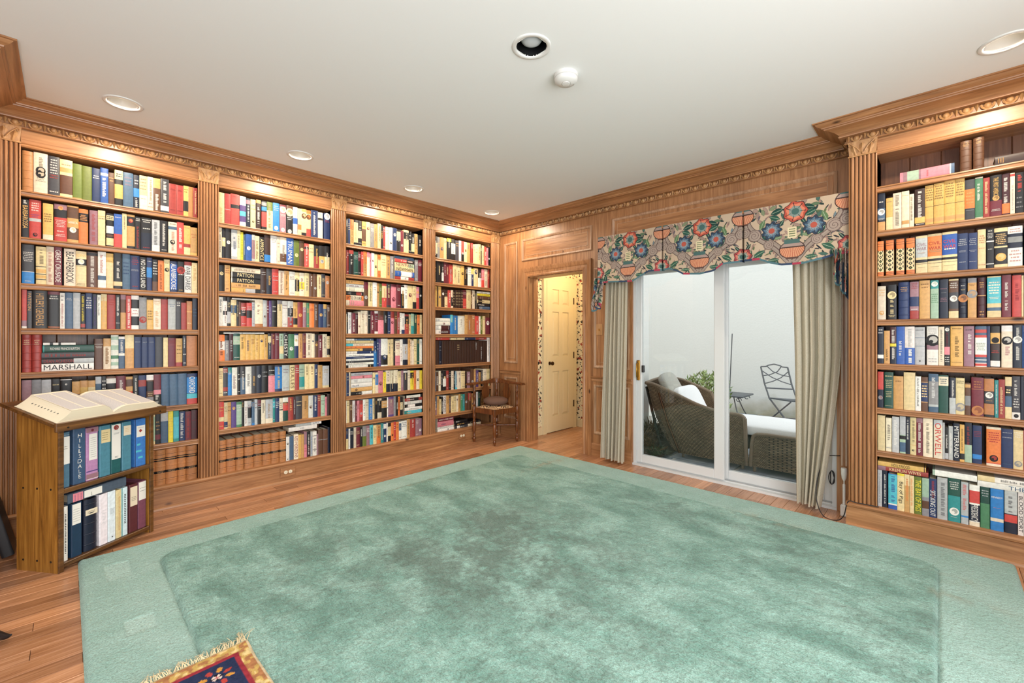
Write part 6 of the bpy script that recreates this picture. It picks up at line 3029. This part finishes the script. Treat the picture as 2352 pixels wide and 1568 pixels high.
# ------------------------------------------------------------------ linen curtains
def curtain(name, top, bot, z0, z1, folds, amp, label, seed, flare=None):
    r = np.random.default_rng(seed)
    n1, n2 = 260, 60
    S, T_ = np.meshgrid(np.linspace(0, 1, n1), np.linspace(0, 1, n2), indexing='ij')
    warp = S + 0.02 * np.sin(S * 9 + seed) + 0.015 * np.sin(S * 23 + 2 * seed)
    ph = warp * folds * 2 * PI
    x0 = top[0] + (bot[0] - top[0]) * T_
    x1 = top[1] + (bot[1] - top[1]) * (T_ if flare is None else np.clip((T_ - flare) / (1 - flare), 0, 1) ** 1.3)
    x = x0 + (x1 - x0) * S + 0.010 * np.sin(2 * ph) * (0.7 + 0.3 * T_)
    y = -0.105 + amp * np.sin(ph) * (0.75 + 0.25 * T_) + 0.010 * np.sin(ph * 2.3 + 1) + 0.012 * np.sin(T_ * 5 + S * 7) * T_
    z = z1 + (z0 - z1) * T_ + 0.006 * np.sin(S * 19)
    o = empty(name, (float((bot[0] + bot[1]) / 2), -0.1, z0), label, 'curtain')
    c = cloth('curtain_cloth', np.stack([x, y, z], -1), None, o, 'linen')
    zz = z0 + 0.085
    hem = []
    k = int((1 - (zz - z0) / (z1 - z0)) * (n2 - 1))
    m = MB()
    m.tube([(float(x[q, k]), float(y[q, k]) - 0.0012, float(z[q, k])) for q in range(0, n1, 2)], 0.0012, 4, caps=False)
    ob('hem_seam', m, 'linen', o)
    return o


curtain('curtain', (1.685, 1.945), (1.625, 1.905), 0.035, 1.95, 7.0, 0.040, 'grey beige linen curtain gathered at the doorway side of the sliding door', 3)
curtain('curtain', (3.325, 3.64), (3.365, 3.515), 0.03, 1.97, 6.5, 0.038, 'beige linen curtain gathered beside the bookcase, pulled in toward its foot', 8, flare=0.42)

# ------------------------------------------------------------------ draw cord, adapter and black cable by the bookcase
root = empty('curtain_draw_cord', (3.665, -0.10, 0.4), 'white curtain draw cord loop with a plastic tensioner beside the bookcase', 'cord')
for dx in (-0.012, 0.012):
    m = MB()
    m.tube([(3.655 + dx, -0.09, 1.95), (3.655 + dx, -0.09, 1.0), (3.655 + dx, -0.09, 0.36)], 0.0022, 6)
    ob('cord', m, 'cord_white', root)
m = MB()
m.lathe([(0.004, 0.25), (0.014, 0.27), (0.018, 0.30), (0.019, 0.335), (0.017, 0.345), (0.004, 0.347)], 3.655, -0.09, 0.0, 14)
ob('tension_pulley', m, 'white_plastic', root, 50)
m = MB()
m.bbox(3.647, 3.663, -0.096, -0.082, 0.08, 0.23, 0.004)
m.tube([(3.655, -0.089, 0.22), (3.655, -0.089, 0.26)], 0.004, 6)
ob('tension_rod', m, 'white_plastic', root)
m = MB()
m.bbox(3.635, 3.685, -0.11, -0.07, 0.0, 0.082, 0.006)
ob('cord_bracket', m, 'white_plastic', root)
m = MB()
pts = smooth_interp([(3.62, -0.004, 0.41), (3.545, -0.07, 0.40), (3.51, -0.10, 0.30), (3.50, -0.16, 0.12), (3.55, -0.215, 0.012), (3.63, -0.24, 0.008), (3.675, -0.262, 0.06), (3.70, -0.274, 0.165), (3.75, -0.272, 0.169), (3.86, -0.262, 0.169)], 70)
m.tube(pts, 0.0032, 7)
root = empty('power_cable', (3.6, -0.2, 0), 'black cable looping from the curtain foot over the bookcase base', 'cable')
ob('cable', m, 'black_plastic', root, 60)
m = MB()
pts = [(3.575 + 0.014 * math.cos(a) * (1 + 0.3 * math.sin(a * 1.5)), -0.03 + 0.008 * math.sin(a * 0.5), 0.245 + 0.05 * math.sin(a)) for a in np.linspace(0, 4 * PI, 40)]
m.tube(pts, 0.003, 6)
ob('coiled_lead', m, 'black_plastic', root, 60)

# ------------------------------------------------------------------ dark curved foot at the picture's edge
m = MB()
pts = smooth_interp([(1.14, -4.27, 0.012), (1.25, -4.215, 0.014), (1.325, -4.178, 0.022), (1.355, -4.160, 0.034)], 16)
m.tube(pts, [0.022 - 0.018 * (k / 16) ** 1.4 for k in range(17)], 10)
fo = ob('furniture_foot', m, 'black_plastic', None, 60)
tag(fo, 'tip of a dark curved furniture foot on the floorboards at the picture edge', 'furniture foot')

# ------------------------------------------------------------------ patio
ZP = -0.05
mb = MB()
mb.box(-1.0, 7.5, 0.16, 4.5, -0.2, ZP - 0.012)
patio = struct('ground_patio', mb, 'mortar')
prnd = random.Random(12)
cutx = [1.45, 2.05, 2.72, 3.35, 4.0, 4.7, 5.4, 6.2]
y = 0.17
rowi = 0
while y < 4.28:
    hgt = prnd.choice((0.42, 0.55, 0.62))
    ye = min(y + hgt, 4.29)
    xs_ = [c + prnd.uniform(-0.16, 0.16) for c in cutx]
    for a, b in zip(xs_, xs_[1:]):
        m = MB()
        j = lambda: prnd.uniform(0.0, 0.018)
        g = 0.008
        P4 = [(a + g + j(), y + g + j()), (b - g - j(), y + g + j()), (b - g - j(), ye - g - j()), (a + g + j(), ye - g - j())]
        zt = ZP + prnd.uniform(-0.002, 0.002)
        m.loft([[(p[0], p[1], ZP - 0.012) for p in P4], [(p[0], p[1], zt - 0.003) for p in P4], [(p[0] * 0.985 + (a + b) / 2 * 0.015, p[1] * 0.985 + (y + ye) / 2 * 0.015, zt) for p in P4]], True, True)
        struct('flagstone', m, 'flagstone', patio)
    y = ye
    rowi += 1
mb = MB()
mb.box(-1.0, 7.5, 4.3, 4.45, -0.1, 4.2)
struct('wall_patio', mb, 'stucco')
mb = MB()
mb.box(-1.05, -0.9, 0.16, 4.45, -0.1, 3.2)
struct('wall_patio_side', mb, 'stucco')
# planting bed at the left
mb = MB()
mb.grid(lambda a, b: (1.42 + a * 0.62 - 0.25 * b, 0.2 + b * 2.2, ZP + 0.02 + 0.05 * math.sin(a * PI) + 0.02 * math.sin(a * 17 + b * 23)), 20, 40)
tag(ob('soil_bed', mb, 'soil', None, 60), 'brown soil bed outside the sliding door by the wall', 'soil', None, 'stuff')


def blades(name, n, cx, cy, z, rad, hgt, lean, wid, mat, label, cat, seed, stem=None, pot=None, leafy=False):
    r = random.Random(seed)
    root = empty(name, (cx, cy, z), label, cat)
    m = MB()
    for _ in range(n):
        a, q = r.uniform(0, 2 * PI), rad * math.sqrt(r.random())
        bx, by = cx + q * 0.5 * math.cos(a), cy + q * 0.5 * math.sin(a)
        if leafy:
            hz = z + hgt * r.uniform(0.1, 1.0) ** 0.8
            p = Vector((cx + q * math.cos(a), cy + q * math.sin(a), hz * (1 - 0.22 * (q / rad) ** 2)))
            d_ = Vector((r.uniform(-1, 1), r.uniform(-1, 1), r.uniform(0.2, 1.4))).normalized()
            s = d_.cross(Vector((r.uniform(-1, 1), r.uniform(-1, 1), 0.1))).normalized()
            L_ = r.uniform(0.05, 0.09)
            m.face([p, p + d_ * L_ * 0.45 + s * wid, p + d_ * L_, p + d_ * L_ * 0.45 - s * wid])
        else:
            h_ = hgt * r.uniform(0.4, 1)
            dx, dy = math.cos(a) * lean * r.random(), math.sin(a) * lean * r.random()
            pts_ = [Vector((bx, by, z)), Vector((bx + dx * 0.4, by + dy * 0.4, z + h_ * 0.7)), Vector((bx + dx, by + dy, z + h_ * r.uniform(0.6, 1)))]
            s = Vector((-math.sin(a), math.cos(a), 0)) * wid
            m.face([pts_[0] - s, pts_[0] + s, pts_[1] + s, pts_[1] - s])
            m.face([pts_[1] - s, pts_[1] + s, pts_[2]])
    ob('leaves', m, mat, root)['kind'] = 'stuff'
    m = MB()
    for _ in range(12):
        a = r.uniform(0, 2 * PI)
        m.tube([(cx, cy, z), (cx + rad * 0.3 * math.cos(a), cy + rad * 0.3 * math.sin(a), z + hgt * 0.5), (cx + rad * 0.7 * math.cos(a), cy + rad * 0.7 * math.sin(a), z + hgt * r.uniform(0.7, 0.95))], 0.004, 4)
    ob('stem', m, 'leaf_dry', root)
    if pot:
        m = MB()
        m.lathe([(pot * 0.7, 0), (pot * 0.95, pot * 1.3), (pot * 1.02, pot * 1.32), (pot * 1.02, pot * 1.5), (pot * 0.9, pot * 1.5), (pot * 0.86, pot * 1.35), (0.001, pot * 1.35)], cx, cy, ZP, 20, caps=False)
        ob('pot', m, 'clay_pot', root, 40)
    return root


blades('leafy_shrub', 900, 1.88, 2.05, ZP + 0.30, 0.30, 0.56, 0, 0.011, 'leaf_green', 'light green leafy shrub in a pot behind the wicker chaise', 'shrub', 4, pot=0.2, leafy=True)
blades('dry_fern', 420, 1.66, 0.72, ZP + 0.03, 0.22, 0.26, 0.20, 0.005, 'leaf_dry', 'brown withered fern in the soil bed, nearer the door', 'fern', 6)
blades('dry_fern', 420, 1.55, 1.15, ZP + 0.03, 0.28, 0.34, 0.25, 0.006, 'leaf_dry', 'brown withered fern in the soil bed, nearer the wall', 'fern', 7)
blades('low_weeds', 300, 1.86, 0.62, ZP + 0.01, 0.2, 0.12, 0.16, 0.005, 'leaf_low', 'low dark green weeds at the foot of the wicker chaise', 'weeds', 9)

# wicker chaise: reclining back, sides, seat, footrest and cushions
ch = empty('wicker_chaise', (2.5, 1.1, ZP), 'brown wicker chaise longue with rolled arms and a long footrest on the patio', 'chaise longue')
Y0, Y1 = 0.76, 1.48
TOPC = smooth_interp([(1.70, 0.775), (1.80, 0.765), (2.02, 0.69), (2.28, 0.59), (2.52, 0.535), (2.70, 0.53), (2.755, 0.50)], 40)
BOTC = smooth_interp([(2.02, 0.05), (2.10, 0.03), (2.28, 0.025), (2.5, 0.025), (2.65, 0.025), (2.74, 0.025), (2.765, 0.03)], 40)


def side_pt(a, b, y, s):
    k = a * 40
    i = min(int(k), 39)
    f = k - i
    p = TOPC[i] * (1 - f) + TOPC[i + 1] * f
    q = BOTC[i] * (1 - f) + BOTC[i + 1] * f
    v = q * (1 - b) + p * b
    bulge = 0.035 * math.sin(b * PI) * (0.4 + 0.6 * math.sin(a * PI)) + 0.03 * b ** 3
    return (v[0], y - s * bulge, v[1] + ZP + 0.02)


for y, s in ((Y0, 1), (Y1, -1)):
    far = 1.0 if s > 0 else 0.42
    m = MB()
    m.grid(lambda a, b: side_pt(a * far, b, y, s), 36, 22, (1.05, 0.55))
    m.grid(lambda a, b: side_pt(a * far, b, y + s * 0.018, s), 36, 22, (1.05, 0.55))
    o = ob('side_weave', m, 'wicker', ch, 60)
    m = MB()
    m.tube([side_pt(a / 30 * far, 1.0, y + s * 0.009, s) for a in range(31)], 0.020, 9)
    ob('rolled_rim', m, 'cane', ch, 60)
    m = MB()
    m.tube([side_pt(far, b / 8, y + s * 0.009, s) for b in range(9)], 0.020, 9)
    m.tube([side_pt(far * 0.97, b / 8, y - s * 0.006, s) for b in range(9)], 0.008, 7)
    ob('arm_post', m, 'cane', ch, 60)
m = MB()
m.grid(lambda a, b: (2.0 - 0.30 * b - 0.05 * math.sin(b * PI) + 0.03 * math.sin(a * PI), Y0 + (Y1 - Y0) * a, 0.06 + 0.72 * b + ZP + 0.02 + 0.03 * math.sin(a * PI) * b), 24, 24, (0.72, 0.75))
ob('back_weave', m, 'wicker', ch, 60)
m = MB()
m.tube([(1.70, Y0 - 0.02 + (Y1 - Y0 + 0.04) * a / 12, 0.775 + ZP + 0.02 + 0.03 * math.sin(a / 12 * PI)) for a in range(13)], 0.022, 9)
ob('back_rim', m, 'cane', ch, 60)
for yy in (Y0 + 0.10, Y1 - 0.12):
    m = MB()
    m.tube([(1.64, yy, 0.74 + ZP), (1.72, yy - 0.01, 0.45 + ZP), (1.84, yy - 0.02, 0.02 + ZP)], 0.017, 8)
    ob('back_strut', m, 'dark_green', ch, 60)
m = MB()
m.tube([(1.86, Y0 - 0.035, 0.70 + ZP), (1.98, Y0 - 0.055, 0.36 + ZP), (2.10, Y0 - 0.035, 0.06 + ZP)], 0.013, 8)
ob('cane_brace', m, 'bronze', ch, 60)
m = MB()
m.bbox(1.98, 2.78, Y0 + 0.02, Y1 - 0.02, 0.20 + ZP, 0.32 + ZP, 0.02)
ob('seat_frame', m, 'wicker', ch)


def superbox(cx, cy, cz, a, b, c, e=0.35, nu=28, nv=16, top=0.0):
    m = MB()
    sg = lambda v, p: math.copysign(abs(v) ** p, v)

    def fn(s, t):
        th, ph = 2 * PI * s, PI * (t - 0.5)
        x = a * sg(math.cos(ph), e) * sg(math.cos(th), e)
        y = b * sg(math.cos(ph), e) * sg(math.sin(th), e)
        z = c * sg(math.sin(ph), e)
        return (cx + x, cy + y, cz + z + top * (1 - (x / a) ** 2) * (1 - (y / b) ** 2) * (z > 0))
    m.grid(fn, nu, nv, (2 * (a + b) * 2, 2 * c))
    return m


m = MB()
out = [(2.80, 0.02), (2.81, 0.25), (2.825, 0.32), (2.86, 0.345), (2.95, 0.352), (3.3, 0.352), (3.62, 0.352), (3.68, 0.33), (3.70, 0.25), (3.70, 0.02)]


def foot(a, b, y):
    k = a * (len(out) - 1)
    i = min(int(k), len(out) - 2)
    f = k - i
    x, z = out[i][0] * (1 - f) + out[i + 1][0] * f, out[i][1] * (1 - f) + out[i + 1][1] * f
    return (x + 0.0, y, 0.02 + (z - 0.02) * b + ZP + 0.03)


for y in (Y0 + 0.01, Y1 - 0.01):
    m.grid(lambda a, b: foot(a, b, y), 27, 14, (1.1, 0.34))
m.grid(lambda a, b: foot(a, 1.0, Y0 + 0.01 + (Y1 - Y0 - 0.02) * b), 27, 14, (1.5, 0.7))
ob('footrest_weave', m, 'wicker', ch, 50)
m = MB()
m.tube([foot(a / 27, 1.0, Y0 + 0.005) for a in range(28)], 0.017, 8)
ob('footrest_rim', m, 'cane', ch, 60)
for xx_, yy in ((2.83, Y0 + 0.03), (3.66, Y0 + 0.03), (2.83, Y1 - 0.03), (3.66, Y1 - 0.03), (2.10, Y0 + 0.06), (2.72, Y0 + 0.04), (2.10, Y1 - 0.06), (2.72, Y1 - 0.04)):
    m = MB()
    m.tube([(xx_, yy, ZP + 0.07), (xx_, yy, ZP)], 0.016, 8)
    ob('leg', m, 'cane', ch)
m = superbox(2.92, 1.12, 0.395 + ZP, 0.80, 0.32, 0.055, 0.3, top=0.04)
o = ob('seat_cushion', m, 'white_cushion', None, 60)
tag(o, 'long white cushion lying along the wicker chaise', 'cushion')
m = superbox(0, 0, 0, 0.085, 0.29, 0.27, 0.4)
o = ob('back_cushion', m, 'white_cushion', None, 60)
o.location = (2.08, 1.10, 0.50 + ZP)
o.rotation_euler = (0, math.radians(-26), 0)
tag(o, 'white back cushion leaning in the wicker chaise', 'cushion')
m = superbox(0, 0, 0, 0.06, 0.22, 0.15, 0.6)
o = ob('throw_pillow', m, 'grey_pillow', None, 60)
o.location = (1.875, 1.0, 0.77 + ZP)
o.rotation_euler = (0, math.radians(-30), math.radians(6))
tag(o, 'rumpled grey pillow at the top of the wicker chaise back', 'pillow')

# folding iron chair against the far wall
fc = empty('folding_chair', (2.5, 3.85, ZP), 'grey iron folding chair with crossed back slats by the patio wall', 'chair')
t = Vector((0.98, 0.20, 0)).normalized()       # across the seat
f_ = Vector((0.88, -0.475, 0)).normalized()    # where the sitter faces
o0 = Vector((2.24, 3.64, ZP))
Wc = 0.36


def fp(a, b, z):
    return o0 + t * a + f_ * b + Vector((0, 0, z))


BK = [(0.02, 0.38), (-0.07, 0.60), (-0.14, 0.86)]
for a in (0.0, Wc):
    m = MB()
    m.tube([fp(a, BK[2][0], BK[2][1]), fp(a, BK[1][0], BK[1][1]), fp(a, BK[0][0], BK[0][1]), fp(a, 0.40, 0.0)], 0.012, 8)
    ob('back_leg', m, 'iron', fc, 60)
    m = MB()
    m.tube([fp(a + (0.02 if a == 0 else -0.02), -0.06, 0.0), fp(a + (0.02 if a == 0 else -0.02), 0.36, 0.37)], 0.011, 8)
    ob('front_leg', m, 'iron', fc, 60)
bk = lambda a, z: fp(a, np.interp(z, [0.38, 0.60, 0.86], [0.02, -0.07, -0.14]), z)
m = MB()
m.tube([bk(0, 0.86), bk(0.07, 0.865), bk(0.10, 0.885), bk(0.18, 0.905), bk(0.26, 0.885), bk(0.29, 0.865), bk(Wc, 0.86)], 0.010, 8)
ob('top_rail', m, 'iron', fc, 60)
for p in ([bk(0, 0.80), bk(0.12, 0.70), bk(0.24, 0.64), bk(Wc, 0.60)], [bk(Wc, 0.80), bk(0.24, 0.70), bk(0.12, 0.64), bk(0, 0.60)], [bk(0.08, 0.875), bk(0.15, 0.79), bk(0.26, 0.74), bk(Wc, 0.72)], [bk(0.28, 0.875), bk(0.21, 0.79), bk(0.10, 0.74), bk(0, 0.72)]):
    m = MB()
    m.tube(p, 0.008, 6)
    ob('back_slat', m, 'iron', fc, 60)
m = MB()
m.tube([bk(0, 0.535), bk(Wc, 0.535)], 0.012, 6)
ob('lower_rail', m, 'iron', fc)
m = MB()
m.loft([[fp(0, 0.0, 0.375), fp(Wc, 0.0, 0.375), fp(Wc, 0.36, 0.375), fp(0, 0.36, 0.375)], [fp(0, 0.0, 0.392), fp(Wc, 0.0, 0.392), fp(Wc, 0.36, 0.392), fp(0, 0.36, 0.392)]], True, True)
ob('seat', m, 'iron', fc)
for b, z in ((0.27, 0.12), (0.06, 0.10)):
    m = MB()
    m.tube([fp(0.0, b, z), fp(Wc, b, z)], 0.008, 6)
    ob('stretcher', m, 'iron', fc)

# iron side table, and the thin stake behind it
tb = empty('iron_table', (1.72, 3.5, ZP), 'small grey iron table with scrolled legs behind the chaise', 'table')
m = MB()
cxt, cyt = 1.74, 3.45
m.bbox(cxt - 0.27, cxt + 0.27, cyt - 0.27, cyt + 0.27, 0.40 + ZP, 0.425 + ZP, 0.006)
ob('table_top', m, 'iron', tb)
for sx_, sy_ in ((-1, -1), (1, -1), (-1, 1), (1, 1)):
    m = MB()
    m.tube(smooth_interp([(cxt + sx_ * 0.08, cyt + sy_ * 0.08, 0.40 + ZP), (cxt + sx_ * 0.11, cyt + sy_ * 0.11, 0.3 + ZP), (cxt + sx_ * 0.16, cyt + sy_ * 0.16, 0.15 + ZP), (cxt + sx_ * 0.23, cyt + sy_ * 0.23, ZP)], 12), 0.009, 6)
    lg = ob('leg', m, 'iron', tb, 60)
    m = MB()
    m.tube([(cxt + sx_ * (0.19 + 0.045 * math.cos(a) * (1 - a / 9)), cyt + sy_ * 0.2, 0.355 + 0.042 * math.sin(a) * (1 - a / 9) + ZP) for a in np.linspace(0, 5.5, 18)], 0.006, 6)
    ob('scroll', m, 'iron', lg, 60)
m = MB()
m.tube([(1.60, 3.78, ZP), (1.68, 3.62, 0.38), (1.79, 3.40, 1.33)], 0.0075, 8)
st = ob('garden_stake', m, 'iron', None, 60)
tag(st, 'thin grey garden stake leaning upright beside the iron table', 'stake')
